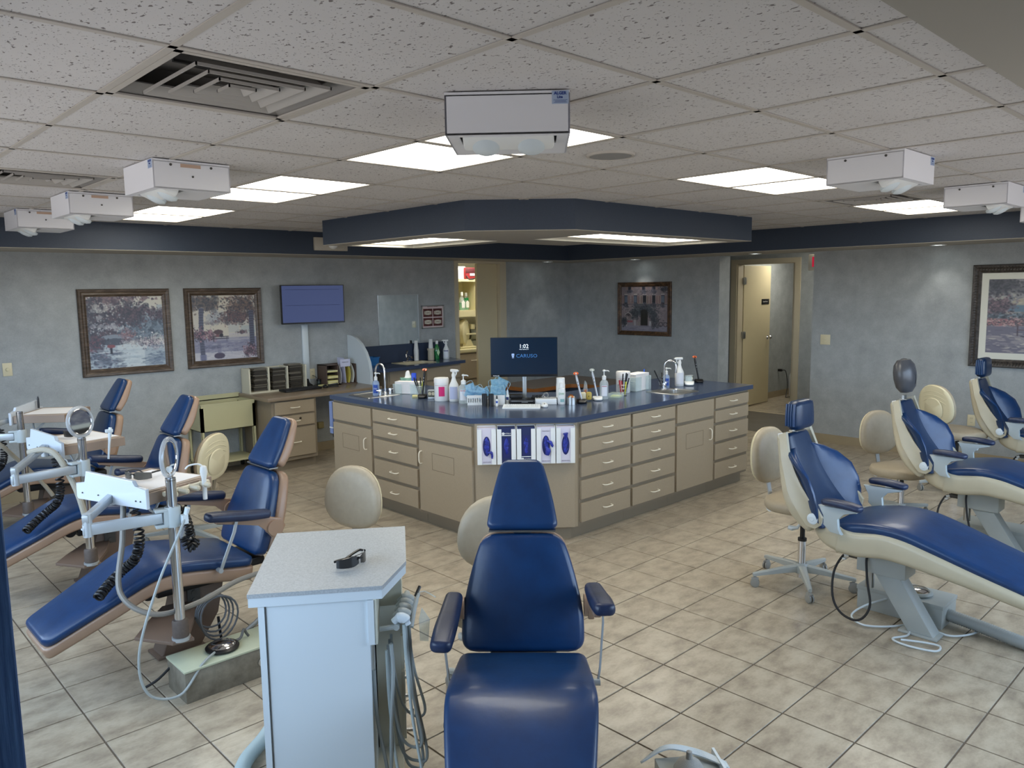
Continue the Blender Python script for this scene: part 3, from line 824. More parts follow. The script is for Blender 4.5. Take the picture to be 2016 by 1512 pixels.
# ---------------- vanity
VZ = 0.95
VS = (5.38, 5.84, 7.47, 7.80)
v = inring([(4.89, 7.905), (4.89, 7.24), (6.26, 7.43), (6.39, 7.905)], [rect((VS[0] + .02, VS[1] - .02, VS[2] + .02, VS[3] - .02))], VZ - 0.038, VZ, 'worktop', M_navytop)
tag(v, 'navy laminate vanity worktop with a raised splashback on the left wall', 'worktop')
mb = MB(); mb.box(4.90, 6.30, 7.885, 7.905, VZ, 1.165); obj('splashback', mb, mat('navy_splash', '#303c52', 0.35), v, smooth=0)
sink(VS, '+y', 'cream sink in the navy vanity worktop by the left wall', VZ, m=mat('cream_sink', '#cdc3a4', 0.25), depth=0.10)
c = thing('base_cabinet', 'taupe vanity cabinet under the cream sink', 'cabinet', (5.10, 7.44, 0), 0, 'wall cabinets')
mb = MB(); mb.box(0, 1.10, 0.02, 0.46, 0.1, VZ - 0.04); obj('body', mb, M_lamdark, c, smooth=0)
mb = MB(); mb.box(0, 1.10, 0.08, 0.46, 0.0, 0.1); obj('toe_kick', mb, M_lamdark, c, smooth=0)
for x0, x1 in ((0.02, 0.53), (0.56, 1.08)):
    mb = MB(); mb.box(x0, x1, 0, 0.02, 0.74, 0.89, bev=0.0015, seg=1); obj('false_front', mb, M_lam, c, smooth=0)
    mb = MB(); mb.box(x0, x1, 0, 0.02, 0.12, 0.715, bev=0.0015, seg=1); d = obj('door', mb, M_lam, c, smooth=0); put_pull(d, x0 + .08 if x0 > .3 else x1 - .08, 0, 0.6, True)
t = thing('tap', 'low chrome tap behind the cream vanity sink', 'faucet', (5.60, 7.765, VZ), 0)
mb = MB(); mb.box(-0.07, 0.07, -0.02, 0.02, 0.004, 0.016, bev=0.005); mb.tube([(0, 0, 0.01), (0, -0.01, 0.05), (0, -0.05, 0.075), (0, -0.11, 0.06)], 0.011, 10, smooth=4); obj('spout', mb, M_chrome, t)
mb = MB(); mb.tube([(0, 0.005, 0.06), (0, 0.012, 0.10), (0, -0.01, 0.14)], [0.012, 0.009, 0.012], 10); obj('lever', mb, M_chrome, t)

# ---------------- reception desk inside the island: oak edged brown top on a navy front
t = thing('reception_desk', 'L-shaped brown desk with an oak edge behind the island, navy front', 'desk', (0, 0, 0))
OD = [(5.92, 6.5), (5.92, 5.89), (6.52, 5.885), (6.60, 5.77), (6.65, 4.85), (7.20, 4.85), (7.20, 6.5)]
mb = MB(); mb.prism(OD, 0.738, 0.742); obj('desk_surface', mb, M_deskbrown, t, smooth=0)
mb = MB(); mb.prism(OD, 0.698, 0.738); obj('oak_edge', mb, M_wood, t, smooth=0)
ID = [(5.97, 6.46), (5.97, 5.93), (6.54, 5.925), (6.64, 5.79), (6.69, 4.89), (7.16, 4.89), (7.16, 6.46)]
mb = MB(); mb.prism(ID, 0, 0.698); obj('desk_body', mb, mat('navy_desk', '#1f2b40', 0.5), t, smooth=0)

# ---------------- glove box dispensers on the cut corner of the island
gp0, gp1 = V((3.53, 4.104, 0)), V((4.062, 3.632, 0))
gdir = (gp1 - gp0).normalized(); ga = math.atan2(gdir.y, gdir.x)
gn = ga - PI / 2
M_glovew = mat('glove_box_white', '#e6e7ee', 0.5)
M_glovep = mat('glove_box_pale', '#cfcbd8', 0.55)
M_gloven = mat('glove_box_navy', '#1d2a57', 0.45)
M_nit = mat('nitrile_glove', '#2f3fb0', 0.5, noise=(60, 0.45, '#1a2478', 4))
GW = 0.139
glen = (gp1 - gp0).length
LB = ['leftmost', 'second from left', 'middle', 'fourth from left', 'rightmost']
for k in range(5):
    s = (k - 2) * GW + glen / 2 + 0.005
    p = gp0 + gdir * s
    t = thing('glove_dispenser', 'white bracket with a %s glove box, %s of five' % ('navy' if k in (1, 2) else 'pale', LB[k]), 'glove dispenser', (p.x, p.y, 0.595), ga, 'glove dispensers on the island corner')
    w = GW / 2 - 0.003; h = 0.265; d = 0.085
    mb = MB()   # bracket: back, sides, top lip, front cheeks
    mb.box(-w, w, -0.006, -0.002, 0, h); mb.box(-w, -w + .004, -d, -0.002, 0, h); mb.box(w - .004, w, -d, -0.002, 0, h)
    mb.box(-w, -w + 0.032, -d - 0.003, -d, 0, h - 0.014); mb.box(w - 0.032, w, -d - 0.003, -d, 0, h - 0.014); mb.box(-w, w, -d, -0.002, 0, 0.004)
    obj('bracket', mb, M_white, t, smooth=0)
    g = thing('glove_box', '%s box of blue gloves in the bracket %s%s' % ('navy' if k in (1, 2) else 'pale', LB[k], ', glove hanging out' if k in (0, 3) else ''), 'glove box', (p.x, p.y, 0.595), ga, 'glove boxes on the island corner')
    ml = M_gloven if k in (1, 2) else M_glovep
    mb = MB(); mb.box(-w + .006, w - .006, -d + .003, -0.008, 0.006, h - 0.004); obj('carton', mb, ml, g, smooth=0)
    fy = -d + 0.0025
    F = TR(0, fy, 0) @ RX(PI / 2)
    if k in (1, 2):
        mb = MB(); mb.prism([(-0.024, 0.06 if k == 2 else .045), (0.024, 0.06 if k == 2 else .045), (0.024, 0.205 if k == 2 else 0.19), (-0.024, 0.205 if k == 2 else 0.19)], 0, 0.0008, M=F)
        obj('opening', mb, mat('glove_window', '#16205e', 0.6), g, smooth=0)
        zb = 0.215 if k == 1 else 0.035
        mb = MB(); mb.box(-0.033, 0.033, fy - 0.001, fy, zb - .012 if k == 1 else zb + .014, zb - .007 if k == 1 else zb + .019); obj('stripe', mb, M_white, g, smooth=0)
        text('NITRILE' if k == 1 else 'MEDIUM', 0.0125, M_white, g, TR(0.009, fy - 0.001, zb + .004 if k == 1 else zb) @ RX(PI / 2) @ (RZ(PI) if k == 2 else Matrix()))
        mb = MB(); mb.lathe([(0.001, 0.0006), (0.0095, 0.0006)], 18, TR(-0.022 if k == 1 else -0.026, fy - 0.001, zb + .004 if k == 1 else zb) @ RX(PI / 2), caps=False); obj('badge', mb, M_white, g)
    else:
        mb = MB(); mb.lathe([(0.001, 0.0008), (0.027, 0.0008), (0.027, 0)], 28, TR(0, fy, 0.13) @ RX(PI / 2), caps=False, sy=2.6); obj('opening', mb, mat('glove_window', '#16205e', 0.6), g)
        text('EXAM GLOVES', 0.0085, mat('print_grey', '#6f6a78', 0.6), g, TR(0, fy - 0.001, 0.018) @ RX(PI / 2) @ RZ(PI))
        if k == 3: text('Nitrile Exam', 0.010, mat('print_grey', '#6f6a78', 0.6), g, TR(0, fy - 0.001, 0.232) @ RX(PI / 2))
    # crumpled glove in the opening
    mb = MB(); n_, rr_ = 14, []
    hh = 0.066 if k not in (1, 2) else 0.058
    random.seed(40 + k)
    for i_ in range(9):
        q = -1 + 2 * i_ / 8; wv = math.sqrt(max(0.03, 1 - q * q)) * (0.023 if k not in (1, 2) else 0.021)
        rr_.append([(math.cos(2 * PI * a / n_) * wv * random.uniform(.85, 1.1), fy + 0.006 - abs(math.sin(2 * PI * a / n_)) * 0.0 - max(0, -math.sin(2 * PI * a / n_)) * 0.014 * random.uniform(.3, 1.2) , 0.13 + q * hh + random.uniform(-.002, .002)) if math.sin(2 * PI * a / n_) <= 0 else (math.cos(2 * PI * a / n_) * wv, fy + 0.008, 0.13 + q * hh) for a in range(n_)])
    loft(mb, rr_, True, True)
    if k == 0: mb.tube([(0.01, fy - 0.004, 0.085), (0.03, fy - 0.014, 0.088), (0.037, fy - 0.016, 0.07), (0.036, fy - 0.012, 0.046)], [0.008, 0.011, 0.008, 0.006], 8, smooth=3)
    if k == 3:
        mb.tube([(0.01, fy - 0.004, 0.16), (0.03, fy - 0.018, 0.155), (0.042, fy - 0.02, 0.135), (0.045, fy - 0.018, 0.12)], [0.009, 0.012, 0.010, 0.005], 8, smooth=3)
        mb.tube([(0.0, fy - 0.006, 0.12), (0.014, fy - 0.02, 0.10), (0.012, fy - 0.02, 0.075), (0.0, fy - 0.014, 0.065)], [0.012, 0.018, 0.014, 0.006], 8, smooth=3)
    if k == 4: mb.tube([(0.0, fy - 0.003, 0.175), (0.001, fy - 0.014, 0.198), (-0.002, fy - 0.016, 0.217)], [0.012, 0.013, 0.019], 8, smooth=3)
    obj('glove', mb, M_nit, g, smooth=60)

# packet holder at the left end of the island
t = thing('packet_rack', 'narrow blue packet rack hanging on the left end of the island', 'rack', (3.53, 6.035, 0.56), 0)
mb = MB(); mb.box(-0.01, 0.10, 0, 0.05, 0, 0.29, bev=0.003); obj('packet', mb, mat('packet_blue', '#7788b4', 0.5), t, smooth=0)
mb = MB(); mb.box(-0.012, 0.102, -0.002, 0.052, 0.05, 0.06); obj('stripe', mb, M_white, t, smooth=0)
mb = MB(); mb.ring(0.022, 0.004, M=TR(0.02, 0.025, -0.02) @ RY(PI / 2)); obj('hook', mb, M_black, t)

# ================================================================ DENTAL CHAIRS, LEFT TYPE (tan shells, strut armrests)
def strip(mb, pts, w, th, up=(0, 1, 0)):
    """flat bar along pts with width w across `up` direction"""
    pts = [V(p) for p in pts]; up = V(up)
    R = []
    for i, p in enumerate(pts):
        a = pts[max(i - 1, 0)]; b = pts[min(i + 1, len(pts) - 1)]
        tdir = (b - a).normalized(); n = tdir.cross(up).normalized()
        R.append([tuple(p + up * (w / 2) + n * (th / 2)), tuple(p - up * (w / 2) + n * (th / 2)), tuple(p - up * (w / 2) - n * (th / 2)), tuple(p + up * (w / 2) - n * (th / 2))])
    loft(mb, R, True, True)

def chair_a(label, loc, rz, arms=True, group='blue dental chairs with tan shells'):
    t = thing('dental_chair', label, 'dental chair', loc, rz, group)
    # seat and leg cushion
    mb = MB(); mb.pad([(0.0, 0.462, .235, .05), (0.15, 0.49, .24, .052), (0.32, 0.522, .245, .055), (0.44, 0.533, .245, .055), (0.54, 0.505, .238, .05), (0.68, 0.437, .22, .045), (0.83, 0.368, .195, .045), (0.975, 0.302, .17, .045)], r=0.02, R=0.045, crown=0.008)
    obj('seat_cushion', mb, M_blue, t)
    mb = MB(); mb.pad([(0.0, 0.410, .225, .075), (0.15, 0.437, .23, .07), (0.32, 0.467, .237, .07), (0.44, 0.477, .238, .068), (0.54, 0.453, .232, .06), (0.68, 0.390, .215, .058), (0.83, 0.321, .19, .055), (0.972, 0.256, .165, .052)], r=0.014, R=0.03)
    obj('seat_shell', mb, M_tan, t)
    # back cushion and shell (front face looks towards the feet)
    mb = MB(); mb.pad([(-0.150, 0.875, .150, .055), (-0.125, 0.80, .180, .06), (-0.085, 0.69, .212, .062), (-0.045, 0.58, .232, .062), (-0.005, 0.455, .232, .06)], r=0.022, R=0.05, crown=0.010)
    obj('back_cushion', mb, M_blue, t)
    mb = MB(); mb.pad([(-0.208, 0.862, .150, .05), (-0.186, 0.80, .178, .055), (-0.146, 0.69, .21, .06), (-0.106, 0.58, .23, .062), (-0.066, 0.462, .23, .06)], r=0.018, R=0.04)
    obj('back_shell', mb, M_tan, t)
    # headrest
    mb = MB(); mb.pad([(-0.292, 1.140, .080, .045), (-0.25, 1.07, .102, .05), (-0.20, 0.985, .125, .05), (-0.145, 0.893, .142, .045)], r=0.02, R=0.032, crown=0.004)
    obj('headrest', mb, M_blue, t)
    mb = MB(); mb.pad([(-0.334, 1.128, .078, .035), (-0.30, 1.07, .098, .045), (-0.25, 0.985, .12, .055), (-0.192, 0.90, .137, .05)], r=0.014, R=0.028)
    obj('headrest_shell', mb, M_tan, t)
    mb = MB(); strip(mb, [(-0.215, 0, 0.94), (-0.175, 0, 0.84)], 0.07, 0.008); mb.box(-0.20, -0.15, -0.13, 0.13, 0.878, 0.884, M=None)
    obj('headrest_bracket', mb, M_steel, t, smooth=0)
    # armrests
    for s in (-1, 1):
        P = [(-0.075, 0.706, .032, .042), (0.05, 0.722, .037, .045), (0.16, 0.742, .040, .045), (0.265, 0.757, .036, .042)]
        M = TR(0, s * 0.270, 0) @ RZ(s * math.radians(3))
        mb = MB(); mb.pad([(p[0], p[1], p[2], p[3]) for p in P], r=0.017, R=0.022, crown=0.004, M=M)
        ar = obj('armrest', mb, M_navyvin, t)
        mb = MB(); pr = [(0.22, .706), (0.02, .674), (-0.07, .665), (-0.135, .645), (-0.155, .605), (-0.13, .56), (-0.08, .553), (-0.045, .60), (-0.01, .638), (0.21, .688)]
        mb.prism([(x, z) for x, z in pr], -0.012, 0.012, M=TR(0, s * 0.262, 0) @ Matrix(((1, 0, 0, 0), (0, 0, -1, 0), (0, 1, 0, 0), (0, 0, 0, 1))), bev=0.004)
        mb.cyl((-0.095, s * 0.235, 0.605), (-0.095, s * 0.284, 0.605), 0.042, n=24)
        obj('arm_bracket', mb, M_tan, ar)
        mb = MB(); strip(mb, [(0.115, s * 0.288, 0.690), (0.13, s * 0.288, 0.635), (0.185, s * 0.272, 0.49), (0.20, s * 0.262, 0.44)], 0.016, 0.006, (1, 0, 0))
        mb.cyl((0.20, s * 0.235, 0.448), (0.20, s * 0.272, 0.448), 0.012, n=14)
        obj('strut', mb, M_alu, ar)
    # mechanism, pillar, floor plate
    mb = MB(); mb.box(0.02, 0.46, -0.12, 0.12, 0.335, 0.385, bev=0.01); mb.cyl((0.50, -0.13, 0.375), (0.50, 0.13, 0.375), 0.032, n=20); mb.box(-0.10, 0.08, -0.13, 0.13, 0.375, 0.42, bev=0.01)
    obj('tilt_mechanism', mb, M_black, t)
    mb = MB(); mb.prism([(0.10, 0.34), (0.34, 0.34), (0.37, 0.16), (0.44, 0.012), (0.24, 0.012), (0.14, 0.16)], -0.065, 0.065, M=Matrix(((1, 0, 0, 0), (0, 0, -1, 0), (0, 1, 0, 0), (0, 0, 0, 1))), bev=0.008)
    obj('pillar', mb, M_taupe, t)
    mb = MB(); mb.box(0.22, 0.46, -0.075, 0.075, 0, 0.014, bev=0.004); obj('floor_plate', mb, M_taupe, t)
    # outlet box with coiled leads under the seat
    mb = MB(); mb.box(0.235, 0.30, -0.08, -0.066, 0.24, 0.33, bev=0.003); obj('outlet_plate', mb, M_steel, t)
    mb = MB()
    for z in (0.265, 0.305): mb.cyl((0.268, 0.078, z), (0.268, 0.084, z), 0.013, n=16)
    mb.box(0.235, 0.30, 0.066, 0.079, 0.24, 0.33, bev=0.003)
    obj('outlet', mb, M_dgrey, t)
    return t

CA = [('dental_chair', 'blue and tan dental chair with a magnifier pole, nearest of the left row', (1.686, 3.952, 0), PI + 0.01),
      ('dental_chair', 'blue and tan dental chair in the middle of the left row', (1.693, 5.330, 0), PI),
      ('dental_chair', 'blue and tan dental chair farthest in the left row by the pictures', (1.735, 6.83, 0), PI),
      ('dental_chair', 'blue dental chair in the centre foreground seen from its foot end', (1.921, 1.981, 0), math.radians(-135.1))]
ch0 = chair_a(CA[0][1], CA[0][2], CA[0][3])
for n_, lb, lo, rz in CA[1:]:
    ch_ = copy_tree(ch0, lb, lo, rz)
for c in children_of(ch_):      # the centre chair's arms are set lower on one side
    if c.name.startswith('armrest') and c.data.vertices[0].co.y < 0:
        a_ = math.radians(17); p_ = V((-.09, 0, .605)); c.rotation_euler = (0, a_, 0); c.location = p_ - RY(a_) @ p_ + V((0.03, 0.012, 0))

# ================================================================ DENTAL CHAIRS, RIGHT TYPE (cream shells, winged backs)
def chair_b(label, loc, rz, round_head=False):
    t = thing('dental_chair', label, 'dental chair', loc, rz, 'winged blue dental chairs with cream shells')
    mb = MB(); mb.pad([(0.02, 0.550, .235, .05), (0.12, 0.578, .245, .055), (0.26, 0.602, .25, .06), (0.40, 0.598, .25, .06), (0.54, 0.562, .247, .055), (0.74, 0.50, .237, .052), (0.93, 0.444, .225, .048), (1.11, 0.385, .20, .045)], r=0.024, R=0.06, crown=0.008)
    obj('seat_cushion', mb, M_blue, t)
    # moulded seat shell with an S-curved lower edge
    mb = MB(); mb.pad([(-0.085, 0.490, .20, .06), (-0.02, 0.530, .245, .115), (0.08, 0.562, .256, .155), (0.165, 0.546, .26, .138), (0.30, 0.568, .262, .138), (0.42, 0.556, .262, .132), (0.54, 0.523, .258, .116), (0.74, 0.468, .246, .095), (0.93, 0.413, .235, .078), (1.09, 0.362, .21, .06)], r=0.035, R=0.06)
    obj('seat_shell', mb, M_shell, t)
    # narrow upper back, centre panel and the two wings
    mb = MB(); mb.pad([(-0.268, 0.992, .122, .055), (-0.235, 0.90, .138, .055), (-0.175, 0.76, .160, .055), (-0.10, 0.64, .18, .055), (-0.01, 0.535, .19, .05)], r=0.02, R=0.03, crown=0.004)
    obj('back_cushion', mb, M_blue2, t)
    for s in (-1, 1):
        mb = MB(); R = []
        stn = [(0, -.234, .905, .10, .118, 0), (.1, -.226, .885, .11, .185, .03), (.22, -.206, .85, .125, .24, .07), (.36, -.176, .79, .14, .268, .112), (.52, -.142, .71, .15, .278, .118), (.68, -.102, .64, .16, .278, .095), (.84, -.062, .58, .168, .268, .06), (1, -.012, .53, .17, .25, .03)]
        for q, x, z, yi, yo, fw in stn:
            ring = []
            for k in range(12):
                a = 2 * PI * k / 12
                ym = (yi + yo) / 2; hw = (yo - yi) / 2 + .012
                yy = ym + hw * math.cos(a); tt = 0.026 * math.sin(a)
                f = max(0, (yy - yi) / max(yo - yi, .01)) * fw
                ring.append((x + f + tt - .02, s * yy, z + 0.25 * tt))
            R.append(ring)
        loft(mb, R, True, True); obj('back_wing', mb, M_blue, t, smooth=70)
    mb = MB(); mb.pad([(-0.308, 0.985, .122, .035), (-0.282, 0.90, .134, .045), (-0.232, 0.78, .180, .060), (-0.172, 0.68, .238, .070), (-0.105, 0.60, .25, .08), (-0.03, 0.545, .245, .08)], r=0.022, R=0.03)
    obj('back_shell', mb, M_shell, t)
    for s in (-1, 1):   # side cheeks that run down to the pivots
        mb = MB(); mb.prism([(-.308, .985), (-.262, 1.003), (-.232, .88), (-.170, .795), (-.122, .734), (-.065, .675), (-.018, .632), (.010, .59), (.004, .548), (-.028, .523), (-.075, .53), (-.115, .575), (-.147, .63), (-.195, .70), (-.268, .86)], -0.011, 0.011, M=TR(0, s * 0.262, 0) @ Matrix(((1, 0, 0, 0), (0, 0, -1, 0), (0, 1, 0, 0), (0, 0, 0, 1))), bev=0.004)
        for v in mb.bm.verts:   # follow the narrow top of the back
            z = v.co.z; k = min(1, max(0, (z - 0.66) / 0.30)); v.co.y -= s * 0.118 * k
        obj('side_cheek', mb, M_shell, t)
        mb = MB(); mb.lathe([(0.030, 0), (0.030, 0.006), (0.022, 0.010), (0.012, 0.010), (0.010, 0.013), (0.001, 0.013)], 24, frame_to((-0.040, s * 0.271, 0.577), (0, s, 0)))
        obj('pivot_cap', mb, M_whitem, t)
        P = [(0.02, 0.708, .030, .030), (0.09, 0.712, .034, .032), (0.17, 0.708, .036, .032), (0.235, 0.698, .030, .028)]
        mb = MB(); mb.pad(P, r=0.013, R=0.024, crown=0.003, M=TR(0, s * 0.305, 0)); ar = obj('armrest', mb, M_navyvin, t)
        mb = MB(); mb.prism([(0.0, 0.668), (0.215, 0.672), (0.20, 0.658), (0.13, 0.645), (0.10, 0.61), (0.105, 0.56), (0.13, 0.53), (0.07, 0.535), (0.03, 0.57), (0.035, 0.62)], -0.014, 0.014, M=TR(0, s * 0.290, 0) @ Matrix(((1, 0, 0, 0), (0, 0, -1, 0), (0, 1, 0, 0), (0, 0, 0, 1))), bev=0.004)
        obj('arm_bracket', mb, M_brk, ar)
    mb = MB(); mb.box(-0.015, 0.015, -0.003, 0.003, -0.055, 0.055, M=TR(-0.283, -0.150, 0.94) @ RY(-0.30), bev=0.002); o = obj('switch_plate', mb, M_white, t)
    mb = MB(); mb.box(-0.008, 0.008, -0.006, -0.003, -0.012, 0.012, M=TR(-0.288, -0.150, 0.957) @ RY(-0.30)); obj('rocker', mb, M_black, o, smooth=0)
    # headrest
    mb = MB()
    if not round_head:
        mb.pad([(-0.225, 1.175, .100, .075), (-0.220, 1.10, .110, .085), (-0.216, 1.005, .110, .075)], r=0.03, R=0.035, crown=0.006)
        hr = obj('headrest', mb, M_blue2, t)
        mb = MB()
        for q in (-0.018, -0.032, -0.046, -0.060): mb.tube([(-0.226 + q, y, z) for y, z in ((-0.104, 1.155), (-0.111, 1.09), (-0.109, 1.03))], 0.008, 6)
        for q in (-0.018, -0.032, -0.046, -0.060): mb.tube([(-0.226 + q, -y, z) for y, z in ((-0.104, 1.155), (-0.111, 1.09), (-0.109, 1.03))], 0.008, 6)
        obj('pleats', mb, M_blue, hr)
    else:
        mb.lathe([(0.001, -0.125), (0.05, -0.118), (0.082, -0.08), (0.095, -0.02), (0.096, 0.03), (0.085, 0.08), (0.055, 0.115), (0.001, 0.123)], 28, TR(-0.285, 0, 1.16) @ RY(-0.12), sx=0.75, sy=1.15)
        hr = obj('headrest', mb, mat('grey_vinyl', '#4f5054', 0.32, noise=(12, 0.15, None, 4), bump=(50, 0.1)), t)
        hr['label'] = 'dark grey vinyl headrest'
        mb = MB(); mb.tube([V((-0.285, 0, 1.16)) + (RY(-0.12) @ V((0.0735 * math.cos(a), 0, 0.124 * math.sin(a)))) for a in [2 * PI * k / 28 for k in range(28)]], 0.0025, 6, closed=True); obj('seam', mb, M_black, hr)
    mb = MB(); mb.box(-0.29, -0.275, -0.025, 0.025, 0.95, 1.02); mb.box(-0.30, -0.25, -0.05, 0.05, 0.99, 0.996, bev=0.002); obj('headrest_bracket', mb, M_steel, t, smooth=0)
    # grey beam and slanted pillar
    mb = MB(); mb.box(0.12, 0.37, -0.075, 0.075, 0.285, 0.415, bev=0.006); obj('lift_beam', mb, M_grey, t)
    mb = MB(); mb.prism([(0.20, 0.29), (0.33, 0.29), (0.51, 0.012), (0.385, 0.012)], -0.05, 0.05, M=Matrix(((1, 0, 0, 0), (0, 0, -1, 0), (0, 1, 0, 0), (0, 0, 0, 1))), bev=0.005); obj('pillar', mb, M_grey, t)
    mb = MB(); mb.box(0.34, 0.53, -0.06, 0.06, 0, 0.013, bev=0.003); obj('floor_plate', mb, M_grey, t)
    mb = MB(); mb.cyl((0.165, 0.0, 0.29), (0.165, 0.0, 0.18), 0.022, n=16); obj('piston', mb, M_steel, t)
    mb = MB(); mb.cyl((0.12, -0.03, 0.345), (0.065, -0.03, 0.345), 0.016, n=16); mb.cyl((0.065, -0.03, 0.345), (0.055, -0.03, 0.345), 0.012, n=12); obj('cable_gland', mb, M_dgrey, t)
    mb = MB(); mb.tube([(x + .125, y, z) for x, y, z in ((-0.06, -0.03, 0.345), (-0.09, -0.05, 0.335), (-0.115, -0.10, 0.25), (-0.10, -0.14, 0.13), (-0.05, -0.16, 0.06), (0.03, -0.17, 0.04), (0.08, -0.16, 0.07), (0.10, -0.14, 0.14), (0.075, -0.12, 0.24), (0.055, -0.095, 0.34), (0.052, -0.08, 0.38))], 0.0065, 8, smooth=5); obj('power_cable', mb, M_blackrub, t)
    mb = MB(); mb.tube([(0.04, -0.048, 0.337), (0.057, -0.035, 0.343)], 0.009, 8); mb.box(0.035, 0.055, -0.062, -0.04, 0.318, 0.328, bev=0.003); obj('cable_tie', mb, M_white, t)
    return t
b0 = chair_b('blue winged dental chair with a cream shell, nearest of the right row', (4.188, 1.762, 0), -PI / 2)
b2 = chair_b('blue winged dental chair with a dark grey rounded headrest, middle of the right row', (5.87, 1.77, 0), -PI / 2, True)
copy_tree(b0, 'blue winged dental chair at the right edge in front of the large framed picture', (7.62, 1.762, 0), -PI / 2)

# ================================================================ STOOLS
def stool(label, x, y, rz, hs=0.55, ribs=True):
    t = thing('operator_stool', label, 'stool', (x, y, 0), rz, 'beige operator stools')
    RB = 0.295
    mb = MB(); mb.lathe([(0.040, 0.075), (0.044, 0.09), (0.044, 0.115), (0.034, 0.135)], 20)
    base = obj('base_hub', mb, M_grey, t)
    off = math.radians(20)
    for k in range(5):
        a = off + 2 * PI * k / 5
        mb = MB(); R = []
        for q, hw, zt, th in ((0.03, 0.022, 0.128, 0.045), (0.12, 0.019, 0.118, 0.036), (0.22, 0.015, 0.102, 0.026), (RB, 0.012, 0.092, 0.022), (RB + .014, 0.009, 0.088, 0.018)):
            R.append([(q, hw, zt - .006), (q, hw * .5, zt), (q, -hw * .5, zt), (q, -hw, zt - .006), (q, -hw, zt - th), (q, hw, zt - th)])
        loft(mb, R, True, True, RZ(a)); leg = obj('leg', mb, M_grey, t, smooth=40)
        mb = MB(); M = TR(math.cos(a) * RB, math.sin(a) * RB, 0) @ RZ(a + 0.9 * k)
        mb.cyl((0, 0, 0.05), (0, 0, 0.075), 0.008, n=10, ) ; bmesh.ops.transform(mb.bm, matrix=M, verts=mb.bm.verts)
        for s in (-1, 1): mb.lathe([(0.001, 0.013), (0.016, 0.013), (0.026, 0.010), (0.0265, 0.0), (0.0265, 0.0)][:4], 20, M @ TR(0, s * 0.004, 0.0265) @ RX(-s * PI / 2), caps=False)
        mb.tube([M @ V((-.018, 0, 0.048)), M @ V((0, 0, 0.055)), M @ V((.018, 0, 0.048))], 0.012, 8)
        obj('caster', mb, mat('caster_grey', '#8f908c', 0.45), leg)
    mb = MB(); mb.cyl((0, 0, 0.045), (0, 0, min(0.285, hs - .16)), 0.0235, n=24); obj('chrome_column', mb, M_chrome, t)
    mb = MB(); mb.cyl((0, 0, min(0.285, hs - .16)), (0, 0, hs - 0.08), 0.0145, n=18); mb.cyl((0, 0, min(0.275, hs - .17)), (0, 0, min(0.292, hs - .153)), 0.026, n=20); obj('gas_piston', mb, M_black, t)
    # seat pad (saddle)
    mb = MB(); mb.pad([(-0.20, hs - .004, .19, .055), (-0.10, hs - .006, .222, .065), (0.02, hs, .225, .07), (0.13, hs - .004, .21, .062), (0.215, hs - .028, .165, .045)], r=0.028, R=0.13, crown=0.012)
    obj('seat', mb, M_pad, t)
    mb = MB(); mb.box(-0.20, 0.08, -0.055, 0.055, hs - 0.098, hs - 0.072, bev=0.006); mb.box(-0.06, 0.06, -0.09, 0.09, hs - 0.09, hs - 0.07, bev=0.004)
    mb.cyl((-0.18, -0.075, hs - 0.09), (-0.18, 0.075, hs - 0.09), 0.026, n=8)
    obj('seat_mechanism', mb, M_whitem, t, smooth=25)
    mb = MB(); mb.cyl((-0.18, -0.077, hs - 0.09), (-0.18, -0.082, hs - 0.09), 0.009, n=12); mb.cyl((-0.18, 0.077, hs - 0.09), (-0.18, 0.082, hs - 0.09), 0.009, n=12); obj('knob_centre', mb, M_dgrey, t)
    mb = MB()
    R = [(0.04, 0.09, hs - .085, .006), (0.07, 0.14, hs - .11, .006), (0.055, 0.165, hs - .145, .010), (0.03, 0.18, hs - .15, .016), (0.01, 0.185, hs - .147, .012)]
    mb.tube([(a, -b, c) for a, b, c, d in R], [d for *_, d in R], 10); obj('height_lever', mb, M_whitem, t)
    mb = MB(); strip(mb, [(-0.17, 0, hs - .10), (-0.215, 0, hs - .06), (-0.235, 0, hs + .03), (-0.255, 0, hs + .14)], 0.036, 0.008); obj('back_post', mb, M_steel, t, smooth=0)
    # back pad and ribbed shell (front face towards +X)
    zc = hs + 0.225; xc = -0.232
    def disc(r_in, xoff, hw, hh, n=32, power=2.35):
        out = []
        for k in range(n):
            a = 2 * PI * k / n; c, s_ = math.cos(a), math.sin(a)
            rad = (abs(c) ** power + abs(s_) ** power) ** (-1 / power) * r_in
            yy = c * rad * hw * (1 - 0.10 * s_ * 1); zz = s_ * rad * hh
            bend = 0.35 * yy * yy   # wraps forward at the edges
            out.append((xc + xoff + bend - 0.10 * zz, yy, zc + zz))
        return out
    hw, hh = 0.200, 0.172
    mb = MB(); loft(mb, [disc(.001, .030, hw, hh), disc(.5, .029, hw, hh), disc(.8, .024, hw, hh), disc(.93, .014, hw, hh), disc(1.0, -.002, hw, hh), disc(.995, -.014, hw, hh), disc(.96, -.018, hw, hh), disc(.3, -.018, hw, hh), disc(.001, -.018, hw, hh)]); obj('back_pad', mb, M_pad, t, smooth=70)
    mb = MB(); loft(mb, [disc(.001, -.017, hw, hh), disc(.97, -.017, hw, hh), disc(.985, -.022, hw, hh), disc(.95, -.032, hw, hh), disc(.80, -.036, hw, hh), disc(.001, -.036, hw, hh)]); sh = obj('back_shell', mb, M_cream, t, smooth=50)
    mb = MB()
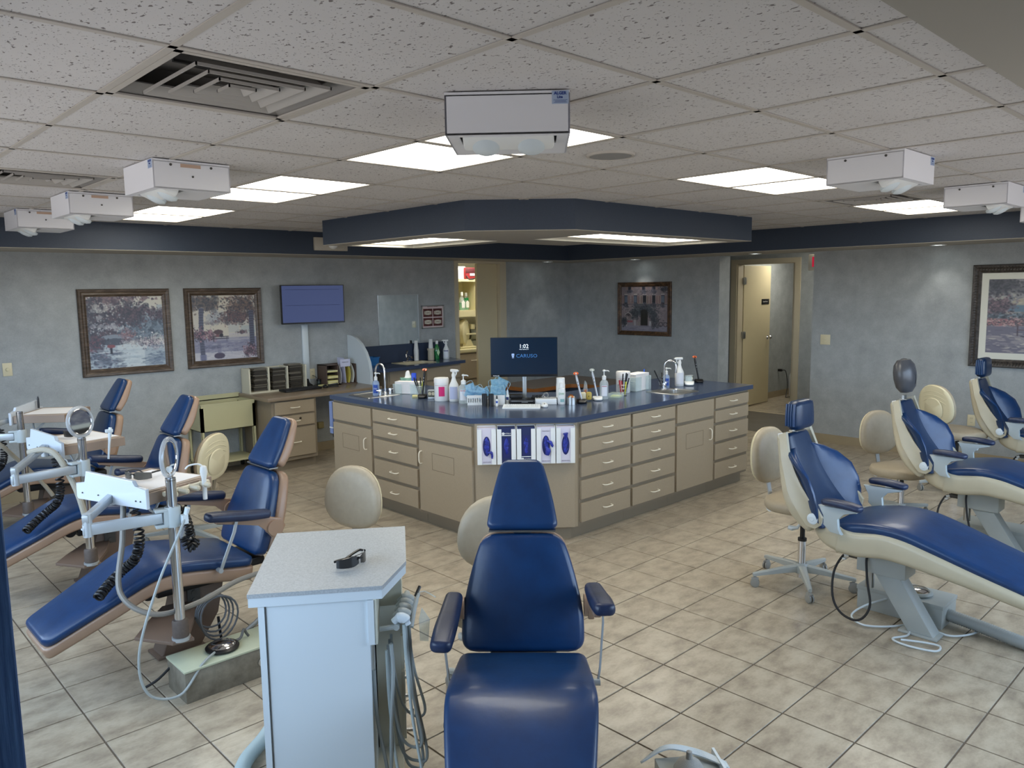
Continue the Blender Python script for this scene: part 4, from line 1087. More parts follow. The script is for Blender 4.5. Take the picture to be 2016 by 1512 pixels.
    for q, w0, w1 in ((0.115, .04, .125), (0.082, .035, .13), (0.048, .03, .13)):
        for s in (-1, 1):
            mb.tube([(xc - .035 + 0.35 * yy * yy - 0.10 * (q - (yy / .19) ** 2 * .06), s * yy, zc + q - (yy / .19) ** 2 * .07) for yy in [0.0 + w1 * k / 8 for k in range(9)]], [0.003] * 7 + [0.002, 0.001], 6)
    obj('rib', mb, M_cream, sh, smooth=70)
    mb = MB(); loft(mb, [[(p[0], p[1] , p[2] - 0.035) for p in disc(.50, -.036, hw, hh * 1.1)], [(p[0], p[1], p[2] - 0.035) for p in disc(.47, -.043, hw, hh * 1.1)], [(p[0], p[1], p[2] - 0.035) for p in disc(.001, -.044, hw, hh * 1.1)]]); obj('cover_plate', mb, M_cream, sh, smooth=50)
    return t
stool('beige stool left of the nearest right-row dental chair, back to the island', 4.404, 2.087, math.radians(-93), 0.548)
stool('beige stool with its pad facing us behind the middle right dental chair', 6.18, 2.15, math.radians(-110), 0.43)
stool('beige stool showing its ribbed cream back in front of the right wall', 7.42, 2.14, math.radians(-30), 0.555)
stool('beige stool showing its ribbed cream back beside the middle left dental chair', 2.05, 5.62, math.radians(125), 0.43)
stool('beige stool behind the white foreground cabinet', 2.00, 3.56, math.radians(196), 0.465)
stool('beige stool mostly hidden behind the centre dental chair', 2.17, 2.36, math.radians(-132), 0.48)

# ================================================================ POLE UNITS OF THE LEFT ROW
def helix(p, turns, r, n=10):
    """coil points following the smooth path p"""
    P = catmull([V(q) for q in p], 24); N = turns * n; out = []
    for i in range(N + 1):
        f = i / N * (len(P) - 1); k = min(int(f), len(P) - 2); c = P[k].lerp(P[k + 1], f - k)
        d = (P[k + 1] - P[k]).normalized(); up = V((0, 0, 1)) if abs(d.z) < .9 else V((1, 0, 0))
        a = d.cross(up).normalized(); b = d.cross(a)
        q = 2 * PI * i / n; out.append(c + a * r * math.cos(q) + b * r * math.sin(q))
    return out
M_acryl = mat('frosted_acrylic', '#ccd4dc', 0.22, coat=0.3)
M_traytan = mat('tan_tray', '#94806f', 0.45)
M_mirror = mat('mirror_glass', '#cfd6da', 0.03, 1.0)
def unit(label, x, y, tray, ta, elbow, mirror=None, handpieces=False, hosecol=M_hose):
    """pole at (x, y); tray = centre of tray (world), ta = direction of the tray's depth, elbow = arm joint (world)"""
    t = thing('instrument_pole', label, 'instrument stand', (x, y, 0), 0, 'instrument poles of the left row')
    W = lambda p: (p[0] - x, p[1] - y, p[2])
    mb = MB(); R = 0.0225
    mb.cyl((0, 0, 0.33), (0, 0, 1.0), R, n=24); mb.lathe([(R, 0.0), (R, 0.012), (R - .004, 0.012), (R - .004, 0.0)], 24, TR(0, 0, 0.995), caps=False)
    obj('pole', mb, M_chrome, t)
    mb = MB(); mb.lathe([(0.03, 0.268), (0.036, 0.275), (0.035, 0.345), (0.031, 0.352), (0.024, 0.354)], 24); obj('collar', mb, mat('cast_collar', '#5b5049', 0.6, noise=(60, .2, None, 4)), t)
    mb = MB(); mb.prism([(0.045, -0.035), (0.045, 0.03), (0.14, 0.20), (0.22, 0.42), (0.07, 0.44), (-0.07, 0.27), (-0.15, 0.16), (-0.045, -0.02)], 0.245, 0.262, bev=0.003); obj('mounting_plate', mb, M_taupe, t)
    mb = MB(); mb.lathe([(0.040, 0.256), (0.040, 0.272), (0.03, 0.274)], 24); obj('plate_ring', mb, M_alu, t)
    # clamp
    zc = 0.833; e = V(W((elbow[0], elbow[1], 0)))
    aa = math.atan2(e.y, e.x)
    mb = MB(); mb.lathe([(0.033, -.045), (0.034, -.04), (0.034, .04), (0.033, .045)], 24, TR(0, 0, zc)); mb.box(0.02, 0.075, -0.026, 0.026, -.042, -.028, TR(0, 0, zc) @ RZ(aa), bev=.003); mb.box(0.02, 0.075, -0.026, 0.026, .028, .042, TR(0, 0, zc) @ RZ(aa), bev=.003); mb.box(0.02, 0.04, -0.026, 0.026, -.03, .03, TR(0, 0, zc) @ RZ(aa)); obj('clamp', mb, M_brk, t)
    mb = MB(); mb.box(0.045, e.length + 0.02, -0.014, 0.014, -.024, .024, TR(0, 0, zc) @ RZ(aa), bev=.004); obj('lower_arm', mb, M_alu, t)
    tc = V(W((tray[0], tray[1], 0))); zt = 0.928
    m2 = V((tc.x, tc.y, 0)) + RZ(ta) @ V((-0.12, 0.05, 0))
    d = V((m2.x - e.x, m2.y - e.y, 0)); ab = math.atan2(d.y, d.x)
    mb = MB(); mb.box(-0.02, d.length * .75, -0.014, 0.014, -.018, .018, TR(e.x, e.y, zc + .05) @ RZ(ab) @ RY(-0.12), bev=.004); mb.cyl((e.x, e.y, zc - .03), (e.x, e.y, zc + .07), 0.019, n=18); obj('upper_arm', mb, M_alu, t)
    mb = MB(); p1 = V((e.x, e.y, 0)) + d * .75
    mb.cyl((p1.x, p1.y, zc + .045), (p1.x, p1.y, zc + .085), 0.022, n=18); mb.tube([(p1.x, p1.y, zc + .07), (p1.x * .4 + m2.x * .6, p1.y * .4 + m2.y * .6, zc + .07), (m2.x, m2.y, zt - .04)], [0.02, 0.024, 0.02], 12, smooth=3); mb.box(-.1, .1, -.09, .09, zt - .045, zt - .035, TR(tc.x, tc.y, 0) @ RZ(ta)); obj('tray_swivel', mb, M_alu, t)
    # tray: local x = depth (away), y = width
    TM = TR(tc.x, tc.y, zt) @ RZ(ta)
    mb = MB(); mb.box(-0.18, 0.18, -0.215, 0.215, -0.035, 0.018, TM, bev=.002); tr = obj('tray', mb, M_traytan, t, smooth=0)
    mb = MB(); mb.box(-0.16, 0.17, -0.20, 0.20, 0.018, 0.022, TM); obj('tray_mat', mb, mat('tray_mat', '#a89684', 0.6), tr, smooth=0)
    mb = MB(); mb.prism([(-0.235, -0.045), (0.225, -0.045), (0.235, -0.035), (0.235, 0.03), (0.17, 0.035), (0.165, 0.065), (0.16, 0.09), (-0.155, 0.075), (-0.165, 0.05), (-0.235, 0.045)], 0, 0.018, M=TM @ TR(-0.182, 0, 0) @ Matrix(((0, 0, -1, 0), (1, 0, 0, 0), (0, 1, 0, 0), (0, 0, 0, 1))), bev=0.003)
    obj('splash_board', mb, M_acryl, tr, smooth=20)
    mb = MB()
    for yy in (-0.20, -.17, .19, .08): mb.cyl(TM @ V((-0.201, yy, -0.012)), TM @ V((-0.204, yy, -0.012)), 0.0035, n=10)
    obj('screw', mb, M_dgrey, tr)
    mb = MB(); mb.tube([TM @ V(q) for q in ((-0.10, -0.10, -0.05), (-0.08, -.12, -.10), (-0.02, -0.10, -0.05))], 0.006, 8, smooth=3); obj('tray_handle', mb, M_alu, tr)
    if mirror:
        ang, tilt = mirror
        MM = TR(0, 0, 1.10) @ RZ(ang) @ RX(PI / 2) @ RX(tilt)
        mb = MB(); mb.ring(0.083, 0.010, 36, 8, MM); mr = obj('mirror_rim', mb, glass_mat('clear_rim', (.80, .83, .85), .35, .08), t)
        mb = MB(); mb.ring(0.072, 0.003, 36, 6, MM @ TR(0, 0, .004)); obj('rim_edge', mb, M_chrome, mr)
        mb = MB(); mb.lathe([(0.001, 0.003), (0.073, 0.003), (0.073, -0.003), (0.001, -0.003)], 36, MM, caps=False); obj('mirror_glass', mb, M_mirror, mr, smooth=20)
        mb = MB(); mb.tube([(0, 0, 0.99), (0, 0, 1.02)], 0.012, 12); obj('mirror_stem', mb, M_chrome, mr)
    # coiled black lead and supply hose
    mb = MB(); mb.tube(helix([(-.08, .27, .86), (-.07, .25, .70), (-.09, .26, .60), (-.14, .29, .545), (-.21, .27, .50), (-.27, .22, .47)], 34, 0.020), 0.0055, 5); obj('coiled_lead', mb, M_black, t)
    return t, TM, W
P3 = (1.205, 3.475); P2 = (1.21, 4.86); P1 = (1.195, 6.32)
u3, TM3, W3 = unit('chrome instrument pole with a tan tray beside the nearest left chair', *P3, (1.205, 3.765), math.radians(20), (0.875, 3.53), (math.radians(49), 0.0), True)
u2, TM2, W2 = unit('chrome instrument pole with a round mirror at the middle left chair', *P2, (1.285, 5.235), math.radians(10), (0.86, 4.80), (math.radians(28), -0.10))
u1, TM1, W1 = unit('chrome instrument pole without a mirror at the farthest left chair', *P1, (1.47, 6.62), math.radians(-38), (0.93, 6.45), None)
# handpiece holder of the nearest tray
mb = MB(); hl = TM3
for k in range(4):
    y = -0.215; x = -0.06 + k * 0.062
    M = hl @ TR(x, -0.26 + 0.0 * k, 0.0)
    mb.tube([M @ V((-.02, .04, 0)), M @ V((-.024, -.01, 0)), M @ V((-.02, -.028, 0))], [0.014, 0.013, 0.008], 8, smooth=2)
mb.tube([hl @ V((-.10, -.225, 0.0)), hl @ V((.15, -.225, 0.0))], 0.012, 8)
hh_ = obj('handpiece_holder', mb, M_cream, u3); hh_.active_material = mat('holder_beige', '#c9c0a8', 0.4)
mb = MB(); b = hl @ V((-0.085, -0.262, 0)); mb.lathe([(0.011, -.06), (0.013, -.02), (0.013, .045), (0.009, .06), (0.006, .07), (0.006, .10)], 16, TR(*b)); obj('handpiece', mb, M_steel, hh_)
mb = MB(); b = hl @ V((0.10, -0.255, 0)); mb.lathe([(0.010, -.07), (0.011, .03), (0.017, .06), (0.014, .085), (0.008, .09)], 14, TR(*b)); mb.tube([b + V((0, 0, .085)), b + V((-.02, .01, .10)), b + V((-.055, .03, .095)), b + V((-.07, .035, .08))], 0.004, 8, smooth=3); obj('air_water_syringe', mb, M_white, hh_)
mb = MB(); mb.tube(helix([tuple(hl @ V((-.075, -.262, -.06))), tuple(hl @ V((-.02, -.26, -.13))), tuple(hl @ V((0.0, -.26, -.22)))], 12, .017), .0055, 5); obj('coiled_lead', mb, M_black, hh_)
mb = MB(); mb.tube(helix([tuple(hl @ V((-.02, -.24, -.22))), tuple(hl @ V((-.01, -.26, -.27))), tuple(hl @ V((0.03, -.26, -.25)))], 8, .018), .0055, 5); obj('coiled_lead', mb, M_black, hh_)
# grey supply hoses: thick one from tray to the seat rail and round to the floor, thin one from the clamp to the floor pedal
mb = MB(); mb.tube([W3(p) for p in [(1.10, 3.80, .86), (1.06, 3.72, .70), (1.00, 3.60, .50), (1.10, 3.50, .40), (1.30, 3.52, .385), (1.55, 3.60, .41), (1.72, 3.62, .385), (1.66, 3.58, .22), (1.52, 3.62, .10), (1.50, 3.64, .02)]], 0.0125, 10, smooth=8); obj('supply_hose', mb, mat('pewter_hose', '#807d76', 0.4), u3)
mb = MB(); mb.tube([W3(p) for p in [(1.245, 3.44, .845), (1.22, 3.42, .79), (1.10, 3.42, .55), (1.00, 3.40, .28), (1.02, 3.38, .10), (1.14, 3.35, .06), (1.25, 3.37, .155), (1.33, 3.42, .168)]], 0.006, 8, smooth=8); obj('thin_hose', mb, M_hose, u3)
mb = MB(); mb.tube([W3((1.238, 3.445, .80)), W3((1.255, 3.43, .87))], [0.008, 0.012], 10); mb.box(-.012, .012, -.02, .012, .80, .84, TR(*W3((1.24, 3.44, 0)))); obj('hose_clip', mb, M_whitem, u3)
mb = MB()   # bundle of looped leads under the seat
for k in range(4):
    c = V(W3((1.42 + .01 * k, 3.665 - .01 * k, .27 - .012 * k)))
    mb.tube([c + V(((.075 + .006 * k) * math.cos(a), .01 * math.sin(2 * a + k), (.085 + .008 * k) * math.sin(a))) for a in [2 * PI * q / 20 for q in range(20)]], 0.005, 6, closed=True)
obj('lead_bundle', mb, mat('bundle_grey', '#5d6064', 0.5), u3)
mb = MB(); mb.tube([W3(p) for p in [(1.46, 3.68, .22), (1.47, 3.68, .10), (1.49, 3.66, .01)]], 0.007, 8, smooth=4); mb.tube([W3(p) for p in [(1.20, 3.56, .12), (1.12, 3.55, .07), (1.06, 3.56, .045)]], 0.006, 8, smooth=4); obj('floor_leads', mb, M_blackrub, u3)
# beige braided hose of units 2 and 1
M_braid = mat('braided_hose', '#b0aa9a', 0.6, bump=(700, 0.6))
mb = MB(); mb.tube([W2(p) for p in [(0.98, 5.05, .93), (1.05, 4.98, .945), (1.10, 4.92, .90), (1.16, 4.86, .72), (1.19, 4.83, .55), (1.205, 4.83, .47)]], 0.0165, 10, smooth=8); obj('braided_hose', mb, M_braid, u2)
mb = MB(); mb.ring(0.034, 0.005, 20, 6, TR(*W2((1.205, 4.85, .475)))); mb.ring(0.02, 0.004, 16, 6, TR(*W2((1.12, 4.91, .87))) @ RX(1.0)); obj('hose_tie', mb, M_whitem, u2)
mb = MB(); mb.tube([W1(p) for p in [(0.93, 6.45, .86), (1.05, 6.36, .80), (1.2, 6.5, .62), (1.35, 6.6, .42), (1.42, 6.62, .30)]], 0.015, 10, smooth=8); obj('braided_hose', mb, M_braid, u1)
mb = MB(); mb.lathe([(0.006, -.12), (0.007, -.02), (0.010, .02), (0.012, .05), (0.009, .07)], 12, TR(*(TM2 @ V((0.06, -.27, .03)))) @ RY(.12)); mb.box(-.02, .02, -.012, .012, .04, .06, TR(*(TM2 @ V((0.06, -.27, .03)))), bev=.003); obj('air_water_syringe', mb, M_whitem, u2)
mb = MB(); mb.lathe([(0.008, 0), (0.008, .07), (0.004, .09)], 10, TR(*(TM1 @ V((-.16, .12, .03))))); obj('black_pen_holder', mb, M_black, u1)

# things on the trays
TW3 = TR(P3[0], P3[1], 0) @ TM3; TW2 = TR(P2[0], P2[1], 0) @ TM2; TW1 = TR(P1[0], P1[1], 0) @ TM1
def sheet(name, label, TM, x0, x1, y0, y1, rot=0.0, m=M_paper, z=0.0222):
    mb = MB(); mb.box(x0, x1, y0, y1, 0, 0.0009, bev=0)
    o = obj(name, mb, m, None, smooth=0); o.matrix_world = TM @ TR(0, 0, z) @ RZ(rot)
    return tag(o, label, 'paper', 'paper sheets on the trays')
sheet('paper_sheet', 'white paper sheet under sunglasses on the nearest tan tray', TW3, -0.155, 0.155, -0.175, 0.15, 0.05)
sheet('paper_sheet', 'white paper sheet on the tan tray behind the round mirror', TW2, -0.15, 0.16, -0.17, 0.16, 0.05)
sheet('paper_sheet', 'white paper sheet on the farthest tan tray by the wall', TW1, -0.14, 0.16, -0.16, 0.16, 0.03)
def glasses(label, M, lens='#2a2c2f', frame=M_black, folded=False):
    """wraparound safety glasses: curved lens band, two arms; stands on z = 0"""
    t = thing('safety_glasses', label, 'glasses', tuple(M.translation), 0, None)
    t.matrix_world = M
    ml = mat('smoked_lens' + lens, lens, 0.12, coat=0.5)
    for s in (-1, 1):
        mb = MB(); R = []
        for k in range(9):
            q = k / 8; a = math.radians(4 + 62 * q); y = 0.078 * math.sin(a) * s * 0.98; x = -0.055 * (1 - math.cos(a)) * 1.3
            hz = 0.021 * (1 - .35 * q ** 2) * (0.62 + .38 * min(1, q * 5)); zc = 0.024 - .002 * q
            R.append([(x, y, zc + hz), (x - .0022, y, zc + hz), (x - .0022, y, zc - hz * (0.75 + .25 * q)), (x, y, zc - hz * (.75 + .25 * q))])
        loft(mb, R, True, True); obj('lens', mb, ml, t, smooth=60)
        mb = MB(); mb.tube([(-.048, s * .070, .034), (-.075, s * .074, .034), (-.12, s * .066, .026), (-.148, s * .056, .006)] if not folded else [(-.050, s * .070, .030), (-.058 - .006 * s, s * .060, .030), (-.052 - .006 * s, -s * .01, .022), (-.045 - .008 * s, -s * .055, .008)], [0.0045, 0.005, 0.005, 0.004] if folded else [0.0045, 0.004, 0.003, 0.003], 6, smooth=4); obj('temple_arm', mb, frame, t)
    mb = MB(); mb.tube([(0.0, -.012, .030), (.004, 0, .036), (0, .012, .030)], .0028, 6, smooth=3); mb.tube([(-.002, -.01, .024), (-.008, -.014, .010)], .002, 6); mb.tube([(-.002, .01, .024), (-.008, .014, .010)], .002, 6)
    mb.tube([(-.005, -.02, .044), (-.0, 0, .045), (-.005, .02, .044)], .0015, 5); obj('nose_bridge', mb, frame, t)
    return t
glasses('dark grey wraparound glasses on the nearest tan tray', TW3 @ TR(-0.06, 0.03, 0.0235) @ RZ(math.radians(-165)), '#56544f')
glasses('black wraparound glasses on the tan tray behind the round mirror', TW2 @ TR(-0.02, -0.02, 0.0235) @ RZ(math.radians(-120)), '#17181b')

# ================================================================ FLOOR BOXES AND FOOT CONTROLS
def foot_pedal(label, x, y, z, rz, m_rim=M_black):
    t = thing('foot_pedal', label, 'foot control', (x, y, z), rz)
    mb = MB(); mb.lathe([(0.066, 0), (0.075, 0.004), (0.077, 0.012), (0.070, 0.019), (0.062, 0.021)], 36); obj('rubber_rim', mb, m_rim, t)
    mb = MB(); mb.lathe([(0.062, 0.020), (0.05, 0.030), (0.02, 0.034), (0.001, 0.035)], 36, caps=False); obj('chrome_disc', mb, M_chrome, t)
    mb = MB(); mb.tube([(0.07, 0, .012), (0.10, 0.0, .016), (0.125, .01, .045), (0.14, .012, .02), (0.15, .01, .004)], 0.0065, 8, smooth=4); obj('cable', mb, mat('cable_grey', '#5b5a58', 0.5), t)
    return t
t = thing('floor_box', 'low weathered metal junction box with a pale green lid under the nearest left chair', 'floor box', (1.17, 3.36, 0))
mb = MB(); mb.box(0, 0.60, 0, 0.215, 0, 0.142, bev=0.002); obj('body', mb, mat('weathered_metal', '#8b8678', 0.5, 0.2, noise=(14, 0.35, '#6c665a', 6)), t)
mb = MB(); mb.box(-0.004, 0.604, -0.004, 0.219, 0.142, 0.152, bev=0.002); obj('lid', mb, mat('pale_green_lid', '#b9bfa6', 0.4, noise=(8, .06, None, 3)), t)
mb = MB(); mb.cyl((0.36, -0.001, 0.075), (0.36, -0.005, 0.075), 0.022, n=20); obj('knockout', mb, M_steel, t)
mb = MB(); mb.box(0.352, 0.368, -0.003, 0.002, 0.0, 0.045); obj('slot', mb, M_black, t, smooth=0)
foot_pedal('round chrome foot pedal on the pale green floor box', 1.385, 3.465, 0.153, math.radians(10))

t = thing('floor_box', 'low light grey metal junction box under the nearest right chair', 'floor box', (4.30, 1.265, 0))
mb = MB(); mb.box(0, 0.225, 0, 0.44, 0, 0.125, bev=0.002); obj('body', mb, M_grey, t)
mb = MB(); mb.box(-0.004, 0.229, -0.004, 0.444, 0.108, 0.130, bev=0.002); obj('lid', mb, M_grey, t)
foot_pedal('round chrome foot pedal on the grey box under the nearest right chair', 4.395, 1.42, 0.131, math.radians(120), M_grey)
def corrugated(name, label, pts, r, m, cat='hose', pitch=0.011):
    P = catmull([V(p) for p in pts], 16); L = 0; out = [P[0]]; 
    for a, b in zip(P, P[1:]): L += (b - a).length
    n = int(L / (pitch / 2)); Q = []; S = [0]
    for a, b in zip(P, P[1:]): S.append(S[-1] + (b - a).length)
    for i in range(n + 1):
        s = L * i / n; k = 0
        while k < len(S) - 2 and S[k + 1] < s: k += 1
        f = (s - S[k]) / max(1e-6, S[k + 1] - S[k]); Q.append(P[k].lerp(P[k + 1], f))
    mb = MB(); mb.tube(Q, [r if i % 2 else r * 0.82 for i in range(n + 1)], 14)
    return tag(obj(name, mb, m, None, smooth=180), label, cat)
M_flex = mat('flex_grey', '#a3a8a6', 0.5)
corrugated('flex_conduit', 'grey corrugated conduit from the box under the nearest right chair', [(4.40, 1.27, .055), (4.38, 1.10, .045), (4.34, 0.90, .036), (4.30, 0.65, .036), (4.27, .40, .036)], 0.034, M_flex)
mb = MB()
mb.tube([(4.33, 1.52, .10), (4.22, 1.62, .06), (4.12, 1.66, .02), (4.06, 1.58, .010), (4.12, 1.48, .010), (4.24, 1.40, .010)], .0055, 8, smooth=8)
mb.tube([(4.24, 1.40, .010), (4.10, 1.36, .010), (4.00, 1.40, .010), (3.97, 1.32, .010), (4.00, 1.20, .010), (4.07, 1.20, .012), (4.06, 1.27, .012), (4.00, 1.36, .018)], .0055, 8, smooth=8)
mb.tube([(4.24, 1.40, .010), (4.24, 1.28, .010), (4.24, 1.20, .010), (4.32, 1.14, .010), (4.42, 1.12, .010), (4.47, 1.19, .010), (4.42, 1.26, .02)], .0055, 8, smooth=8)
tag(obj('loose_cable', mb, M_whitem, None), 'white cable looped on the tiles round the grey pillar of the nearest right chair', 'cable')

t = thing('floor_box', 'low grey box with cables beside the foot of the centre chair', 'floor box', (2.08, 1.40, 0), math.radians(-38))
mb = MB(); mb.box(-0.02, 0.22, 0, 0.2, 0, 0.10, bev=.003); obj('body', mb, M_grey, t)
mb = MB(); mb.lathe([(0.05, 0.10), (0.055, .11), (0.04, .135), (0.012, .15), (0.010, .175), (0.001, .18)], 20, TR(0.08, .11, 0)); obj('valve', mb, mat('stippled_plastic', '#9a9a96', 0.6, bump=(300, .6)), t)
mb = MB()
for k in range(4): mb.tube([(-.06, .24 - .012 * k, .06 + .01 * k), (0.03, .23 - .012 * k, .125 + .004 * k), (.14, .2 - .012 * k, .12), (.22, .12 - .01 * k, .115)], .005, 6, smooth=6)
mb.box(.195, .205, .02, .2, .1, .125)
obj('cable_bunch', mb, M_whitem, t)

# other dental chair feet: grey bases of the two farther right chairs
t = thing('floor_box', 'low grey metal junction box under the middle right chair', 'floor box', (5.98, 1.265, 0))
mb = MB(); mb.box(0, 0.225, 0, 0.44, 0, 0.125, bev=0.002); obj('body', mb, M_grey, t)
mb = MB(); mb.box(-0.004, 0.229, -0.004, 0.444, 0.108, 0.130, bev=0.002); obj('lid', mb, M_grey, t)

# ================================================================ WHITE CABINET IN THE FOREGROUND
fl = V((1.007, 2.300)); frt = V((1.355, 2.054)); chf = V((1.549, 2.190)); brt = V((1.792, 2.526)); blt = V((1.375, 2.804))
ux = (frt - fl).normalized(); ang = math.atan2(ux.y, ux.x)      # local +x to the right, +y away
t = thing('mobile_cabinet', 'white cabinet with a grey speckled top in the foreground left of the centre chair', 'cabinet', (fl.x, fl.y, 0), ang)
def lc(p): d = p - fl; return (d.x * math.cos(ang) + d.y * math.sin(ang), -d.x * math.sin(ang) + d.y * math.cos(ang))
F, G, H_, B_ = lc(frt), lc(chf), lc(brt), lc(blt)
ZT = 0.86
TOP = [(0, 0), (F[0], 0), (G[0], G[1]), (G[0], H_[1]), (0, H_[1])]
mb = MB(); mb.prism(TOP, ZT - 0.014, ZT); obj('top', mb, M_greytop, t, smooth=0)
mb = MB(); mb.prism([(0.002, 0.002), (F[0] - .002, 0.002), (G[0] - .002, G[1]), (G[0] - .002, H_[1] - .002), (0.002, H_[1] - .002)], ZT - 0.045, ZT - 0.014); obj('top_edge', mb, M_whitem, t, smooth=0)
W_ = F[0] - 0.02
mb = MB(); mb.box(0.03, W_ - 0.025, 0.012, H_[1] - .02, 0.05, ZT - .045, bev=0.002); obj('body', mb, M_whitem, t, smooth=0)
mb = MB(); mb.box(0.03, 0.050, 0.006, 0.014, 0.05, ZT - .047); mb.box(W_ - 0.03, W_ - 0.006, -0.0, 0.014, ZT - .20, ZT - .047); obj('stile', mb, M_whitem, t, smooth=0)
mb = MB(); mb.box(0.0525, 0.0545, 0.009, 0.0115, 0.05, ZT - .047); obj('joint', mb, M_dgrey, t, smooth=0)
SM = M_cream
M_cartside = mat('cart_side', '#c3c2b2', 0.4)
mb = MB(); mb.box(W_ - 0.012, W_ + 0.0, 0.0, H_[1] - .1, ZT - .20, ZT - .045, bev=.002); mb.box(W_, G[0] - 0.02, G[1] + .02, H_[1] - .02, ZT - .17, ZT - .045); obj('side_shelf', mb, M_cartside, t, smooth=0)
mb = MB(); mb.box(W_ - .02, G[0] - 0.03, G[1] + .10, H_[1] - .02, 0.09, ZT - .045); mb.box(W_ - .03, G[0] - .03, 0.03, H_[1] - .02, 0.05, 0.10, bev=.003); obj('drawer_case', mb, M_cartside, t, smooth=0)
for k in range(4):
    z0 = 0.12 + k * 0.14
    mb = MB(); mb.box(G[0] - 0.03, G[0] - 0.018, G[1] + .11, H_[1] - .03, z0, z0 + .13, bev=.001); d = obj('drawer', mb, M_cartside, t, smooth=0)
    mb = MB(); y_ = G[1] + .12
    mb.box(G[0] - .018, G[0] + .012, y_, y_ + .012, z0 + .02, z0 + .03); mb.box(G[0] - .018, G[0] + .012, y_, y_ + .012, z0 + .095, z0 + .105); mb.box(G[0] + .006, G[0] + .012, y_, y_ + .012, z0 + .02, z0 + .105)
    obj('handle', mb, M_chrome, d, smooth=0)
for x, y in ((.07, .06), (W_ - .05, .06), (.07, H_[1] - .07), (W_ - .05, H_[1] - .07)):
    mb = MB(); mb.cyl((x - .01, y, .025), (x + .01, y, .025), .025, n=16); mb.cyl((x, y, .03), (x, y, .055), .01, n=8); obj('caster', mb, M_dgrey, t)
# handpiece rail with five rests
hz = ZT - 0.155
mb = MB(); mb.tube([(W_ + .005, 0.05, hz - .015), (W_ + .06, 0.05, hz - .01)], .009, 8); mb.tube([(W_ + .06, 0.04, hz - .01), (G[0] - .0, G[1] + .09, hz)], .011, 10)
hr = obj('holder_rail', mb, M_grey, t)
HD = V((G[0] - W_ - .07, G[1] + .05, 0)).normalized()
for k in range(5):
    p = V((W_ + .065, 0.055, hz)) + HD * (k * 0.042)
    q = V((HD.y, -HD.x, 0))
    mb = MB(); mb.tube([p - q * .012 + V((0, 0, .004)), p + q * .004 + V((0, 0, .017)), p + q * .025 + V((0, 0, .014)), p + q * .036 + V((0, 0, -.006))], [.013, .0185, .0175, .010], 12, smooth=4)
    obj('handpiece_rest', mb, M_whitem if k == 0 else M_grey, hr)
p = V((W_ + .12, 0.07, hz + .01)); q = V((HD.y, -HD.x, 0))
mb = MB(); mb.tube([p + V((-.01, -.01, -.03)), p + HD * .05 + V((0, 0, .02)), p + HD * .09 + q * .01 + V((0, 0, .045))], [.008, .008, .006], 10, smooth=4); obj('syringe', mb, M_grey, hr)
mb = MB(); mb.tube([p + HD * .09 + V((0, 0, .045)), p + HD * .10 + q * .03 + V((0, 0, .05)), p + HD * .08 + q * .07 + V((0, 0, .035))], .0025, 6, smooth=3); obj('syringe_tip', mb, M_clear, hr)
mb = MB(); mb.tube([p + HD * .085 + V((0, 0, .04)), p + HD * .115 + q * .012 + V((0, 0, .062))], .006, 8); obj('black_tip', mb, M_black, hr)
mb = MB(); mb.prism([(0, 0), (.03, -.05), (.022, -.13), (-.01, -.12), (-.012, -.04)], 0, .001, M=TR(*(p + HD * .08 + q * .02)) @ RZ(.4) @ RX(PI / 2)); obj('plastic_sleeve', mb, M_clear, hr)
def drop(p, low, r, m, dx=0.03, off=0.0, name='hose'):
    p = V(p); q = V((HD.y, -HD.x, 0))
    pts = [p, p + V((0, 0, -.10)) + q * .004, p + q * dx * .4 + V((0, 0, -(p.z - low) * .55)), p + q * dx + HD * off + V((0, 0, low - p.z + .03)), p + q * (dx - .03) + HD * off + V((0, 0, low - p.z)), p - q * .03 + HD * off + V((0, 0, low - p.z + .05)), p - q * .055 + V((0, 0, -(p.z - low) * .5)), p - q * .06 + V((0, 0, -.09))]
    mb = MB(); mb.tube(pts, r, 8, smooth=8); obj(name, mb, m, t)
base = V((W_ + .085, 0.05, hz - .005))
drop(base, .10, .0055, mat('hose_pale', '#b7c4c4', 0.4), 0.05, 0.0)
drop(base + HD * .042, .22, .0055, M_hose, 0.045, 0.02)
drop(base + HD * .084, .16, .0055, mat('hose_dark', '#8b9290', 0.45), 0.06, -0.01)
drop(base + HD * .126, .28, .005, M_hose, 0.05, 0.03)
drop(base + HD * .01 - V((.045, .02, .06)), .12, .0065, M_hose, -0.02, 0.02)
drop(base + HD * .06 + V((.01, .0, .0)), .13, .0055, mat('hose_dark', '#8b9290', 0.45), 0.035, 0.02)
glasses('black wraparound safety glasses on the grey speckled cabinet top', TR(1.40, 2.255, ZT + .0005) @ RZ(math.radians(-75)), '#17181b', folded=True)
corrugated('flex_conduit', 'pale corrugated vacuum hose on the floor left of the white cabinet', [(1.10, 2.66, .03), (1.16, 2.73, .035), (1.26, 2.80, .04), (1.36, 2.88, .05)], 0.030, mat('flex_pale', '#a9b9ba', 0.5))

